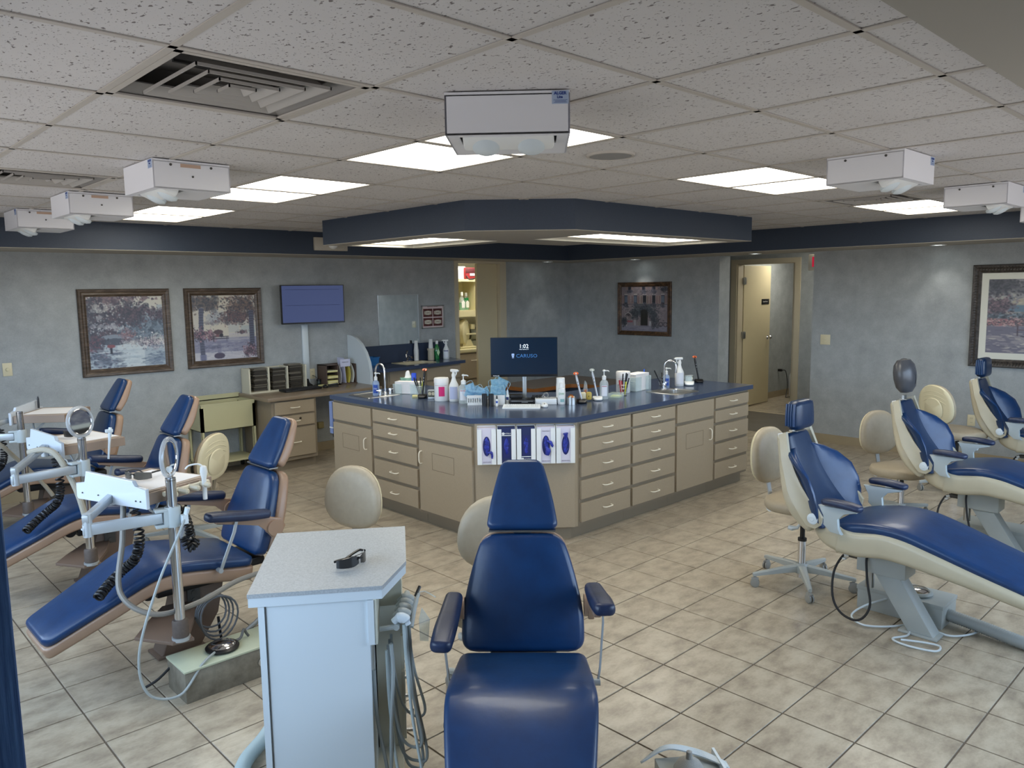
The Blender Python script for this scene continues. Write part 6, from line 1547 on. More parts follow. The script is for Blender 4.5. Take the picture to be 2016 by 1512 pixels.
# ================================================================ THINGS ON THE DESK AND VANITY
t = thing('disc_rack', 'cream rack with three stacks of disc cases on the left wall desk', 'rack', (3.53, 7.70, DZ))
mb = MB(); mb.box(0, .665, 0, .185, 0, .018)
mb.box(0, .665, .175, .185, .018, .26)
for x in (0, .215, .43, .648): mb.box(x, x + .017, 0, .18, .018, .265, bev=.001)
obj('frame', mb, mat('rack_cream', '#cfcab4', .4), t, smooth=0)
M_case = mat('disc_case', '#2b2926', .2, noise=(3, .4, '#4b463e', 3)); M_case2 = mat('disc_case_light', '#6e675a', .3)
case_me = mesh_of('disc_case', MB().box(-.071, .071, -.062, .062, 0, .0095, bev=.001, seg=1), [M_case], 0)
case_me2 = mesh_of('disc_case', MB().box(-.071, .071, -.062, .062, 0, .0095, bev=.001, seg=1), [M_case2], 0)
for s_, (x, n) in enumerate(((.12, 24), (.33, 23), (.545, 26))):
    for k in range(n):
        o = link('disc_case', case_me if random.random() < .72 else case_me2, None, (3.53 + x + random.uniform(-.008, .008) + (.02 if s_ < 2 else 0), 7.70 + .085 + random.uniform(-.008, .006), DZ + .0185 + k * .0101))
        o.rotation_euler.z = random.uniform(-.05, .05)
        tag(o, 'slim disc case in the %s stack of the cream rack' % ('left', 'middle', 'right')[s_], 'disc case', 'disc cases in the %s stack' % ('left', 'middle', 'right')[s_])
t = thing('keyboard', 'black keyboard on the left wall desk in front of the disc rack', 'keyboard', (4.06, 7.60, DZ), math.radians(3))
mb = MB(); mb.box(-.22, .22, -.075, .075, 0, .022, RX(.06), bev=.006); obj('case', mb, M_black, t)
kb2 = mesh_of('key', MB().box(-.0075, .0075, -.0075, .0075, 0, .006, bev=.001, seg=1), mat('key_black', '#26272a', .4), 30)
for i in range(5):
    for j in range(22): link('key', kb2, t, (-.20 + j * .019, -.052 + i * .022, .0205 + (i - 2) * .0014))
t = thing('paper_organizer', 'brown desktop paper sorter with yellow sheets and files', 'organizer', (4.40, 7.70, DZ), math.radians(0))
mb = MB(); mb.box(0, .19, .0, .20, 0, .008); mb.box(0, .008, 0, .20, 0, .235); mb.box(.145, .153, 0, .20, 0, .235); mb.box(.0, .153, 0, .2, .227, .235); mb.box(0, .40, .19, .20, 0, .235); mb.box(.392, .40, .02, .20, 0, .225); mb.box(0, .40, 0, .2, 0, .008)
for z in (.075, .145): mb.box(.008, .145, 0, .2, z, z + .005)
obj('sorter', mb, mat('sorter_brown', '#5a4a41', .5), t, smooth=0)
t.location = (4.44, 7.70, DZ)
M_yp = mat('yellow_paper', '#d8cf86', .7)
for k, z in enumerate((.010, .082, .152)):
    n = (5, 3, 2)[k]
    for q in range(n):
        o = thing('paper_bundle', 'bundle of yellow sheets in the %s slot of the brown paper sorter' % ('bottom', 'middle', 'top')[k], 'paper', (4.52, 7.79, DZ + z + q * .010), random.uniform(-.05, .05), 'yellow paper bundles in the sorter')
        mb = MB(); mb.box(-.064, .062, -.10 , .09, 0, .0095, bev=.0008, seg=1); obj('sheets', mb, M_yp if q % 2 == 0 else mat('pale_paper', '#e2ddb4', .7), o, smooth=0)
for k, (x, m, h, cv, lb) in enumerate(((.20, M_paper, .21, .02, 'white file leaning in the brown sorter'), (.27, mat('lavender_paper', '#c9cbe0', .6), .29, .0, 'tall pale blue form standing in the brown sorter'), (.31, mat('yellow_file', '#dccb5e', .6), .235, .03, 'yellow file bowing in the brown sorter'), (.36, M_white, .22, .03, 'pale file at the right of the brown sorter'))):
    mb = MB(); R = []
    for j in range(9):
        q = j / 8; xx = x + cv * math.sin(q * PI) - .02 * q
        R.append([(xx, .03, .01 + h * q), (xx, .18, .01 + h * q), (xx + .003, .18, .01 + h * q), (xx + .003, .03, .01 + h * q)])
    loft(mb, R, True, True); o = obj('file_folder', mb, m, None, smooth=60); o.location = (4.44, 7.70, DZ); tag(o, lb, 'file')
mb = MB(); mb.box(.20, .33, .028, .031, .20, .285); o = obj('form_sheet', mb, mat('lavender_paper', '#c9cbe0', .6), None, smooth=0); o.location = (4.44, 7.70, DZ); tag(o, 'pale lavender printed form sticking up from the brown sorter', 'paper')
text('REFERRAL FORM', .011, M_ink, o, TR(.265, .027, .25) @ RX(PI / 2))
t = thing('stapler', 'black stapler on the desk in front of the paper sorter', 'stapler', (4.46, 7.60, DZ), math.radians(-15))
mb = MB(); mb.box(-.06, .06, -.015, .015, 0, .012, bev=.003); mb.box(-.055, .06, -.012, .012, .014, .034, RY(-.12), bev=.005); obj('body', mb, M_black, t)
t = thing('note_pad', 'yellow sticky notes on a black holder on the wall desk', 'note pad', (4.39, 7.70, DZ), .2); mb = MB(); mb.box(-.05, .05, -.045, .045, 0, .008); obj('holder', mb, M_black, t, smooth=0); mb = MB(); mb.box(-.038, .038, -.038, .036, .008, .02); obj('sheets', mb, mat('note_pale', '#ddd79a', .7), t, smooth=0)
t = thing('mouse', 'black mouse on the wall desk right of the keyboard', 'mouse', (4.36, 7.60, DZ), 1.3); mb = MB(); mb.lathe([(.028, 0), (.031, .008), (.027, .02), (.012, .032), (.001, .034)], 20, caps=False, sx=1.6, sy=.95); obj('shell', mb, M_black, t)
t = thing('ink_bottle', 'small dark jar on the wall desk beside the outlet', 'jar', (4.42, 7.84, DZ)); mb = MB(); mb.lathe([(.022, 0), (.024, .004), (.024, .04), (.02, .05)], 16); obj('jar', mb, mat('jar_glass', '#33403c', .15), t); mb = MB(); mb.lathe([(.026, .05), (.026, .07), (.024, .072)], 16); obj('cap', mb, M_black, t)
t = thing('desk_phone', 'small black handset base at the right foot of the disc rack', 'phone', (4.24, 7.76, DZ), .3); mb = MB(); mb.prism([(-.03, 0), (.05, 0), (.04, .03), (0, .05), (-.02, .10), (-.035, .10)], -.03, .03, M=RX(PI / 2)); obj('base', mb, M_black, t, smooth=0)
mb = MB(); mb.tube([(4.375, 7.895, .885), (4.40, 7.86, .86), (4.43, 7.83, .80), (4.40, 7.78, .775), (4.30, 7.74, .773)], .003, 6, smooth=6); tag(obj('power_lead', mb, M_black, None), 'thin black lead from the wall outlet onto the desk', 'cable')
# vanity things
t = thing('blue_basket', 'blue plastic basket with paper packets behind the divider', 'basket', (5.06, 7.78, VZ))
mb = MB(); R = [[(sx * a, sy * b, z) for sx, sy in ((1, 1), (-1, 1), (-1, -1), (1, -1))] for a, b, z in ((.09, .06, .0), (.10, .07, .09), (.108, .078, .092), (.108, .078, .098), (.098, .068, .096), (.086, .056, .004))]
loft(mb, R, True, True); obj('basket', mb, mat('basket_blue', '#2b6fae', .4), t, smooth=0)
t = thing('packet_stack', 'tan and white packets stacked by the blue basket', 'packet', (4.945, 7.70, VZ)); 
for k in range(6): mb = MB(); mb.box(-.03, .05, -.04, .04, k * .015, k * .015 + .013, RZ(.1 * k)); obj('packet', mb, (M_cream, mat('packet_tan', '#c9a98a', .6))[k % 2], t, smooth=0)
t = thing('cup_dispenser', 'cream cup dispenser with a tall stack of white cups on the vanity', 'cup dispenser', (5.985, 7.78, VZ))
mb = MB(); mb.lathe([(.04, 0), (.042, .004), (.040, .12), (.046, .122), (.047, .145), (.04, .146)], 24); obj('holder', mb, mat('holder_cream', '#b9b19d', .5), t)
for k in range(9):
    mb = MB(); z = .146 + k * .013; r = .030 - k * .0009; mb.lathe([(r, z), (r + .002, z + .001), (r - .003, z + .0125), (r - .006, z + .0126)], 20); obj('cup', mb, M_white, t)
t = thing('cup_stack', 'small stack of white cups at the foot of the mirror', 'cups', (5.80, 7.84, VZ + .0)); mb = MB()
for k in range(9): z = .135 + k * .013; r = .029 - k * .0012; mb.lathe([(r, z), (r + .002, z + .001), (r - .003, z + .0125)], 18)
mb.lathe([(.030, 0), (.032, .135)], 18)
obj('cups', mb, M_white, t)
t = thing('soap_bottle', 'green bottle with a white cap on the vanity', 'bottle', (6.09, 7.79, VZ), 0, 'green bottles')
mb = MB(); mb.lathe([(.032, 0), (.036, .008), (.034, .04), (.045, .10), (.036, .15), (.016, .185), (.014, .2)], 22, sy=.6); obj('bottle', mb, mat('green_bottle', '#1d7a3e', .15, coat=.4), t)
mb = MB(); mb.lathe([(.018, .195), (.018, .235), (.016, .238)], 18); obj('cap', mb, M_white, t)
mb = MB(); mb.prism([(0, .045), (.024, .09), (0, .14), (-.024, .09)], .0, .001, M=upright(0, -.028, 0, -PI / 2)); obj('label', mb, mat('label_green', '#bfe0b2', .5), t, smooth=0)

# ================================================================ PICTURES
def canvas(fn, n=130, seed=1):
    rnd = np.random.RandomState(seed)
    yy, xx = np.mgrid[0:n, 0:n]; x = xx / (n - 1); y = 1 - yy / (n - 1)      # y up
    img = np.zeros((n, n, 3)); S = lambda c: np.array([int(c.lstrip('#')[i:i + 2], 16) / 255 for i in (0, 2, 4)])
    def fill(mask, c, a=1.0):
        nonlocal img
        m = (mask * a)[..., None] if mask.dtype != bool else (mask.astype(float) * a)[..., None]
        img = img * (1 - m) + S(c) * m
    def blob(cx, cy, rx, ry, c, a=1.0, rot=0.0):
        dx = x - cx; dy = y - cy; u = dx * math.cos(rot) + dy * math.sin(rot); v = -dx * math.sin(rot) + dy * math.cos(rot)
        fill(((u / rx) ** 2 + (v / ry) ** 2) < 1, c, a)
    def dabs(k, cx, cy, sx, sy, cols, r=(.008, .025), a=.85, flat=1.0, box=False):
        for _ in range(max(6, k // 8)):      # soft underpainting first
            px_, py_ = (cx + (rnd.rand() - .5) * 1.6 * sx, cy + (rnd.rand() - .5) * 1.6 * sy) if box else (cx + rnd.randn() * sx * .45, cy + rnd.randn() * sy * .45)
            blob(px_, py_, r[1] * 2.2, r[1] * 1.5 * flat, cols[rnd.randint(len(cols))], a * .55, rnd.rand() * 3 if flat == 1 else 0)
        for _ in range(int(k * 1.8)):
            if box: px_, py_ = cx + (rnd.rand() - .5) * 2 * sx, cy + (rnd.rand() - .5) * 2 * sy
            else: px_, py_ = cx + rnd.randn() * sx * .55, cy + rnd.randn() * sy * .55
            rr_ = (r[0] + rnd.rand() ** 2 * (r[1] - r[0])) * .8; blob(px_, py_, rr_, rr_ * flat * (.3 + rnd.rand() * .5), cols[rnd.randint(len(cols))], a, rnd.rand() * 3 if flat == 1 else 0)
    def rectf(x0, x1, y0, y1, c, a=1.0): fill((x > x0) & (x < x1) & (y > y0) & (y < y1), c, a)
    fn(fill, blob, dabs, rectf, x, y)
    k_ = img.copy(); k_[1:-1, 1:-1] = img[1:-1, 1:-1] * .4 + (img[:-2, 1:-1] + img[2:, 1:-1] + img[1:-1, :-2] + img[1:-1, 2:]) * .15; img = k_
    g_ = img.mean(2, keepdims=True); img = g_ + (img - g_) * .8; img = img * .9 + .03
    return np.clip(img, 0, 1)
def art1(fill, blob, dabs, rectf, x, y):
    rectf(-1, 2, -1, 2, '#c9ccc8'); fill(np.clip((x + y - 1.0), 0, 1), '#dcd8c6', .9)
    for a, b, h in ((.40, .50, .86), (.50, .60, .90), (.66, .74, .88), (.74, .82, .87), (.58, .66, .80), (.82, .92, .80), (.92, 1.0, .88)): rectf(a, b, .5, h, '#a9bac6', .8)
    dabs(260, .72, .56, .55, .13, ['#566a80', '#6f859b', '#46566b', '#8296a8'], (.02, .05))
    dabs(420, .16, .72, .34, .42, ['#3d3f52', '#4a4a5c', '#2f3346', '#5b4b5a', '#40495c'], (.015, .04))
    dabs(260, .55, .76, .26, .14, ['#3f3f50', '#52485a', '#6b5666', '#363c4e'], (.012, .03))
    dabs(90, .93, .74, .14, .10, ['#3a3c4e', '#59485a'], (.01, .022))
    dabs(60, .22, .86, .22, .10, ['#d8d4cc', '#b9bcc0'], (.008, .02))
    dabs(70, .25, .58, .3, .1, ['#c9cbd2', '#a9aab8'], (.008, .02))
    dabs(80, .5, .98, .4, .05, ['#54485a', '#8a6f78'], (.01, .03))
    fill((y < .34) & (y > -1), '#a9bccb'); fill((y < .33) & (x > .36) & (x < .72), '#c7d6dd')
    blob(.33, .40, .22, .07, '#8391a3'); blob(.33, .365, .18, .05, '#4a5568'); dabs(70, .5, .46, .1, .08, ['#8d6a78', '#a77c82', '#5c4a5c'], (.008, .02)); 
    for k in range(14): blob(.50 + .016 * k, .43 - .0075 * k, .016, .006, '#7f8ca0', 1, -.45)
    dabs(240, .83, .34, .26, .085, ['#d9d6d6', '#6d6478', '#3f4356', '#c3b2bc', '#8f8194', '#e6e2de'], (.008, .018))
    dabs(60, .55, .345, .14, .02, ['#d9d6d6', '#8f94a0'], (.006, .014))
    dabs(220, .15, .13, .3, .16, ['#46546e', '#5e6d86', '#394560', '#7d8aa0', '#6b5a70'], (.012, .03), flat=.5)
    dabs(80, .08, .36, .12, .10, ['#3d3f52', '#7a4a5a', '#4a4a5c'], (.012, .03))
    dabs(120, .88, .12, .2, .12, ['#6b7f9b', '#8ea3b8', '#566a86'], (.02, .05), flat=.18)
    dabs(120, .52, .15, .18, .16, ['#c7d9e4', '#9fb8cb', '#d9e4e8'], (.02, .06), .5, flat=.15)
    rectf(.12, .40, .215, .225, '#c9d0da'); rectf(.265, .295, .20, .29, '#2a2f40'); blob(.28, .305, .055, .024, '#8f4a54'); rectf(.835, .842, .34, .46, '#3a4458'); blob(.838, .475, .012, .012, '#f2f4f6')
def art2(fill, blob, dabs, rectf, x, y):
    rectf(-1, 2, -1, 2, '#cfc9bb'); fill(np.clip(1 - abs(x - .45) * 2.5, 0, 1) * (y > .35), '#dcd3bb', .8)
    rectf(.55, .72, .42, .55, '#b9c0c0', .6); rectf(.75, 1, .40, .52, '#a9bcc0', .6); dabs(50, .36, .68, .14, .10, ['#aab0b8', '#c4c4c0', '#98a0ac'], (.02, .04), .6)
    fill(y < .34, '#8b8ca8'); fill((y < .12), '#c5c4cf'); dabs(160, .5, .2, .6, .14, ['#7d80a2', '#9a9bb4', '#b5b4c4', '#6d7096'], (.02, .06), .6, flat=.2); dabs(90, .55, .06, .5, .05, ['#d5d2d8', '#bcbac8'], (.02, .05), .7, flat=.3)
    dabs(260, .16, .88, .26, .12, ['#4b4f58', '#6a5a5a', '#7b6a62', '#3d4350'], (.012, .03)); dabs(320, .82, .84, .26, .16, ['#4f4a50', '#6d5654', '#85695e', '#3c3e4a'], (.012, .03))
    dabs(260, .68, .66, .28, .10, ['#463f48', '#6b4e52', '#54505a', '#845f60'], (.01, .026)); dabs(60, .35, .58, .2, .04, ['#77727c', '#8f8a90'], (.006, .014))
    for k in range(60): blob(.135 - .015 * math.sin(k / 60 * 3), .80 - .0135 * k, .038, .012, '#4b5068' if k % 3 else '#5f6480')
    for k in range(50): blob(.93, .75 - .0125 * k, .042, .012, '#464a60' if k % 3 else '#5a5f7c')
    rectf(.08, .18, .0, .09, '#7378a0', .8)
    dabs(130, .08, .40, .12, .10, ['#8f5a6a', '#3d3c4c', '#b08090', '#2f3344'], (.008, .02)); dabs(90, .26, .38, .07, .08, ['#8f5a6a', '#3d3c4c', '#b08090'], (.008, .018))
    rectf(.55, .88, .39, .405, '#c9c4c8'); rectf(.55, .88, .30, .312, '#b7b3c0')
    for k in range(14): rectf(.56 + k * .024, .57 + k * .024, .31, .39, '#b9b4bd')
    dabs(50, .76, .42, .08, .03, ['#4a4250', '#7b5a62'], (.006, .014))
    rectf(.27, .55, .355, .365, '#3a3646'); rectf(.27, .55, .325, .333, '#3a3646'); rectf(.30, .31, .28, .36, '#3a3646'); rectf(.51, .52, .28, .36, '#3a3646')
    blob(.37, .38, .028, .03, '#7d5058'); blob(.43, .38, .03, .032, '#2f2b38'); blob(.385, .432, .075, .036, '#594248'); fill((abs(x - .385) < .08) & (y < .422) & (y > .39) & (abs(x - .39) > .04), '#dcd3bb', .0)
    blob(.385, .06, .085, .048, '#4f4560'); rectf(.36, .42, .10, .28, '#7d7d9c', .6)
    dabs(160, .90, .12, .12, .10, ['#3b3442', '#7b4a5a', '#b08a98', '#55505e'], (.008, .02)); dabs(40, .33, .2, .25, .02, ['#5a5d7c'], (.01, .02), .7, flat=.4)
def art3(fill, blob, dabs, rectf, x, y):
    rectf(-1, 2, -1, 2, '#8f8187'); dabs(300, .5, .6, .6, .5, ['#96888c', '#85787f', '#a09196', '#7a6f78'], (.02, .05), .6)
    for cx in (.10, .31, .51, .71, .90):
        rectf(cx - .035, cx + .035, .62, .81, '#2b3040'); rectf(cx - .026, cx - .003, .64, .79, '#6d7f98' if cx in (.10, .31, .90) else '#20222c'); rectf(cx + .003, cx + .026, .64, .79, '#6d7f98' if cx in (.10, .31, .90) else '#20222c')
        for s in (-1, 1): rectf(cx + s * .068 - .022, cx + s * .068 + .022, .62, .80, '#a58782' if cx != .51 else '#a79c86'); rectf(cx + s * .068 - .014, cx + s * .068 + .014, .63, .79, '#7f6668')
        blob(cx, .825, .04, .02, '#b5aaac'); dabs(26, cx, .58, .06, .04, ['#4a4d5c', '#7b7f92', '#3a3c4a'], (.008, .018))
    rectf(0, 1, .60, .612, '#4b4550')
    for cx in (.18, .49, .71): rectf(cx - .03, cx + .03, .93, 1, '#2b3040'); rectf(cx - .08, cx - .045, .93, 1, '#a58782'); rectf(cx + .045, cx + .08, .93, 1, '#a58782'); dabs(30, cx, .89, .07, .04, ['#3a3c4a', '#6d6f84'], (.008, .018))
    dabs(60, .93, .95, .08, .06, ['#2f3340', '#4a4d5c'], (.01, .02))
    fill(y < .12, '#8a8798'); dabs(90, .5, .05, .6, .05, ['#9a98aa', '#73718a'], (.02, .05), .6, flat=.3)
    dabs(330, .50, .47, .30, .12, ['#3a424c', '#4c5560', '#2d343e', '#5b6670'], (.01, .024)); dabs(120, .72, .30, .09, .16, ['#3a424c', '#4c5560', '#2d343e'], (.01, .022)); dabs(110, .30, .36, .10, .10, ['#3a424c', '#59636a', '#2d343e'], (.01, .02))
    rectf(.43, .58, .13, .44, '#20201f'); blob(.505, .44, .075, .05, '#242425'); blob(.15, .33, .075, .09, '#b3a7a4'); blob(.15, .32, .065, .08, '#4d444c'); rectf(.502, .508, .13, .46, '#3a3838')
    dabs(50, .15, .28, .05, .05, ['#8a7a7c', '#a99c9c'], (.01, .02)); rectf(.13, .25, .19, .235, '#a3505c'); rectf(.08, .12, .10, .24, '#b9b4b8'); rectf(.28, .32, .12, .25, '#aaa5ac'); rectf(.15, .25, .12, .19, '#8b8590'); rectf(.61, .66, .12, .23, '#b5b2ba'); rectf(.37, .42, .12, .2, '#8a8480')
    dabs(90, .06, .2, .07, .1, ['#2b303a', '#474d58'], (.01, .02)); dabs(60, .75, .15, .08, .06, ['#3a3e4a', '#6f6c78'], (.01, .02))
    for cx in (.86, .96):
        for k in range(24): a = k * .262; blob(cx + .04 * math.cos(a), .16 + .045 * math.sin(a), .007, .007, '#2b2b36')
    rectf(.86, .96, .20, .207, '#2b2b36'); rectf(.90, .93, .24, .25, '#2b2b36')
def art4(fill, blob, dabs, rectf, x, y):
    rectf(-1, 2, -1, 2, '#8f8c94'); dabs(240, .4, .82, .5, .12, ['#8d8f96', '#a5a49f', '#777a84', '#b5b0a2'], (.02, .04)); dabs(160, .1, .90, .16, .12, ['#3b3f4c', '#51525e', '#2f3340'], (.012, .03)); dabs(100, .7, .95, .4, .06, ['#4b5058', '#2f3640'], (.012, .03))
    dabs(70, .5, .70, .3, .03, ['#b9ab8c', '#cbbf9f'], (.015, .03)); rectf(.18, 1, .56, .65, '#5c7f96'); rectf(.18, 1, .65, .665, '#a9a594'); rectf(.16, 1, .53, .56, '#a8a298')
    dabs(170, .10, .62, .12, .16, ['#4a3f4c', '#6d5562', '#35343f', '#8f6d78'], (.01, .024)); dabs(300, .5, .49, .6, .035, ['#556a78', '#3f4b58', '#8092a0', '#2f3a44'], (.012, .026)); dabs(260, .22, .42, .3, .04, ['#c98d88', '#a2626c', '#5a4450', '#d9a8a0', '#3d4450'], (.01, .022))
    fill(y < .36, '#6f6b80'); dabs(160, .5, .16, .6, .18, ['#8f8a96', '#b3aaa6', '#5f5c72', '#c4bbb0'], (.02, .055), .8, flat=.35)
    fill((x > .42) & (x < 1.0) & (y > .22) & (y < .42), '#b5a79a'); blob(.72, .42, .31, .045, '#c9bcab'); 
    for k in range(12): rectf(.44 + .045 * k, .455 + .045 * k, .22, .41, '#a29488', .7)
    for a, b, c_, d in ((.28, .27, .24, .40), (.36, .36, .22, .38)): rectf(b, b + .012, c_, d, '#4a3c48')
    rectf(.27, .37, .31, .32, '#6b5058'); rectf(.27, .37, .37, .38, '#6b5058'); blob(.42, .22, .12, .012, '#3f3848', 1, -.1)
    for k in range(20): blob(.36 + .015 * k, .22 - .010 * k, .008, .008, '#3f3848')
def picture(label, M, w, h, fw, fn, seed, fm, mat_w=0, n=170, mats=None, depth=.03, name='framed_picture'):
    """local: x right, y out of the wall towards the viewer is -Y; origin at the centre of the back"""
    t = thing(name, label, 'picture'); t.matrix_world = M
    mb = MB()
    prof = [(0, 0), (0, -depth * .6), (fw * .12, -depth), (fw * .35, -depth * .92), (fw * .5, -depth * .7), (fw * .72, -depth * .78), (fw * .9, -depth * .45), (fw, -depth * .4), (fw, 0)]
    R = []
    for o_, d_ in prof: R.append([(-w / 2 + o_, d_, -h / 2 + o_), (w / 2 - o_, d_, -h / 2 + o_), (w / 2 - o_, d_, h / 2 - o_), (-w / 2 + o_, d_, h / 2 - o_)])
    loft(mb, R); fo = obj('frame', mb, fm, t, smooth=0)
    if mat_w:
        mb = MB(); i0 = fw; i1 = fw + mat_w
        for a, b, c_, d_ in ((-w / 2 + i0, w / 2 - i0, -h / 2 + i0, -h / 2 + i1), (-w / 2 + i0, w / 2 - i0, h / 2 - i1, h / 2 - i0), (-w / 2 + i0, -w / 2 + i1, -h / 2 + i1, h / 2 - i1), (w / 2 - i1, w / 2 - i0, -h / 2 + i1, h / 2 - i1)): mb.box(a, b, -.014, -.008, c_, d_)
        obj('liner', mb, mat('cream_liner', '#dcdcd0', .6), t, smooth=0)
    e = fw + mat_w; x0, x1, z0, z1 = -w / 2 + e, w / 2 - e, -h / 2 + e, h / 2 - e
    img = canvas(fn, n, seed)
    me = bpy.data.meshes.new('print'); vs = []; fs = []
    for j in range(n):
        for i in range(n): vs.append((x0 + (x1 - x0) * i / (n - 1), -.009, z1 - (z1 - z0) * j / (n - 1)))
    for j in range(n - 1):
        for i in range(n - 1): a = j * n + i; fs.append((a, a + n, a + n + 1, a + 1))
    me.from_pydata(vs, [], fs)
    ca = me.color_attributes.new('paint', 'FLOAT_COLOR', 'POINT')
    lin_ = np.where(img <= .04045, img / 12.92, ((img + .055) / 1.055) ** 2.4); buf = np.ones((n * n, 4)); buf[:, :3] = lin_.reshape(-1, 3)
    ca.data.foreach_set('color', buf.ravel())
    m = MATS.get('painted_canvas')
    if m is None:
        m = bpy.data.materials.new('painted_canvas'); m.use_nodes = True; nt = m.node_tree; b = nt.nodes['Principled BSDF']; b.inputs['Roughness'].default_value = .35
        a = nt.nodes.new('ShaderNodeAttribute'); a.attribute_name = 'paint'; nt.links.new(a.outputs['Color'], b.inputs['Base Color']); MATS['painted_canvas'] = m
    me.materials.append(m); link('print', me, t)
    return t
M_frame1 = ramp_mat('walnut_frame', [(.3, '#33291f'), (.55, '#54463a'), (.75, '#756656')], 14, .38, .15, 6, stretch=(1, 1, 7), world_space=False)
M_frame2 = ramp_mat('bronze_moulding', [(.3, '#2c1e14'), (.6, '#59402a'), (.8, '#8f6d45')], 22, .38, .1, 5, world_space=False)
M_frame3 = ramp_mat('dark_carved_frame', [(.3, '#2a2521'), (.6, '#47403a'), (.8, '#6b625a')], 30, .45, .6, 4, world_space=False)
WYf = Y1 - .001
picture('square walnut-framed painting of a park river with a red umbrella', TR(2.433, WYf, 1.468), .822, .816, .072, art1, 3, M_frame1)
picture('square walnut-framed painting of a couple on a bench under an umbrella', TR(3.395, WYf, 1.470), .815, .812, .075, art2, 5, M_frame1)
RW = RZ(-PI / 2)
picture('bronze-framed picture of a stone house with shutters and a dark arched door', TR(8.739, 6.510, 1.530) @ RW, .905, .738, .062, art3, 7, M_frame2)
p4 = picture('large dark-framed picture of a terrace and pool with a cream liner at the right edge', TR(8.739, 1.83, 1.492) @ RW, 1.25, 1.01, .082, art4, 9, M_frame3, mat_w=.062, n=180, depth=.04)
mb = MB()
for k in range(46):
    for zz in (-.505 + .041, .505 - .041): mb.tube([(-.60 + k * .0262, -.040, zz - .022), (-.594 + k * .0262, -.043, zz), (-.60 + k * .0262, -.040, zz + .022)], .003, 5)
for k in range(32):
    for xx in (-.625 + .041, .625 - .041): mb.tube([(xx - .022, -.040, -.42 + k * .0262), (xx, -.043, -.414 + k * .0262), (xx + .022, -.040, -.42 + k * .0262)], .003, 5)
obj('carved_ridges', mb, M_frame3, p4)

# dental photo poster
t = thing('teeth_poster', 'small silver-framed print with four photos of teeth beside the mirror', 'poster', (6.123, Y1 - .001, 1.489))
mb = MB(); w, h = .178, .146
for a, b, c_, d_ in ((-w, w, -h, -h + .012), (-w, w, h - .012, h), (-w, -w + .012, -h, h), (w - .012, w, -h, h)): mb.box(a, b, -.016, 0, c_, d_, bev=.002)
obj('frame', mb, M_steel, t); mb = MB(); mb.box(-w + .01, w - .01, -.006, -.002, -h + .01, h - .01); obj('sheet', mb, mat('poster_pink', '#d7c6c6', .6), t, smooth=0)
for i in range(2):
    for j in range(2):
        cx, cz = -.078 + i * .156, -.066 + j * .118
        mb = MB(); mb.box(cx - .072, cx + .072, -.0075, -.006, cz - .052, cz + .052); ph = obj('photo', mb, mat('gum_red', '#6b3330', .5, noise=(30, .3, '#3f2220', 3)), t, smooth=0)
        mb = MB()
        for r_ in (-1, 1):
            for k in range(7):
                ww = .0075 - .0006 * abs(k - 3); x = cx + (k - 3) * .0165; z = cz + r_ * (.015 - .0012 * (k - 3) ** 2 * .6); mb.box(x - ww, x + ww, -.0085, -.0075, z - .012, z + .012, bev=0)
        obj('teeth_row', mb, mat('tooth_white', '#d9d4c4', .4), ph, smooth=0)
text('ORTHODONTIC TREATMENT', .013, mat('gum_red', '#6b3330', .5), t, TR(0, -.0065, .128) @ RX(PI / 2))
# mirror
t = thing('wall_mirror', 'tall frameless mirror above the cream vanity sink', 'mirror', (5.592, Y1 - .001, 1.468))
mb = MB(); mb.box(-.300, .300, -.008, -.002, -.302, .308, bev=.001); obj('glass', mb, M_mirror, t, smooth=0)
mb = MB(); mb.box(-.302, .312, -.012, -.006, .304, .312); mb.box(.298, .312, -.014, -.002, -.302, .312); obj('edge_strip', mb, M_alu, t, smooth=0)
# wall monitor on its arm
t = thing('wall_monitor', 'curved wall-mounted monitor with a blue screen above the desk', 'monitor', (4.32, 7.72, 1.69), math.radians(-6))
mb = MB(); mb2 = MB(); R = []; R2 = []
for k in range(17):
    a = -1 + 2 * k / 16; x = a * .366; y = .030 * (1 - a * a) * 1.0 - .01
    R.append([(x, y - .012, -.212), (x, y - .012, .212), (x, y + .018, .208), (x, y + .018, -.208)])
loft(mb, R, True, True); obj('case', mb, M_black, t, smooth=30)
for k in range(17):
    a = -1 + 2 * k / 16; x = a * .356; y = .030 * (1 - (x / .366) ** 2) - .01; R2.append((x, y - .0128))
A_ = [[mb2.bm.verts.new((x, y, z)) for x, y in R2] for z in (-.196, .203)]
for k in range(16): mb2.bm.faces.new((A_[0][k], A_[0][k + 1], A_[1][k + 1], A_[1][k]))
sc_ = obj('screen', mb2, mat('blue_screen', '#363f5c', .5, emit=('#56628f', .28), spec=.15), t)
for z in (.16, -.01):
    mb = MB(); mb.tube([(x, y - .001, z) for x, y in R2[1:-1]], .0012, 4); obj('screen_line', mb, mat('screen_line', '#18204a', .3), sc_)
mb = MB(); mb.box(-.03, .03, .02, .17, -.04, .04, bev=.004); mb.tube([(-.0, .15, -.02), (-.02, .17, -.18), (-.03, .175, -.24)], .006, 8, smooth=4); obj('wall_arm', mb, M_alu, t)
mb = MB(); mb.box(4.262, 4.335, Y1 - .028, Y1 - .001, .80, 1.46, bev=.003); tag(obj('cable_channel', mb, M_whitem, None), 'white vertical cable channel below the wall monitor', 'cable channel')
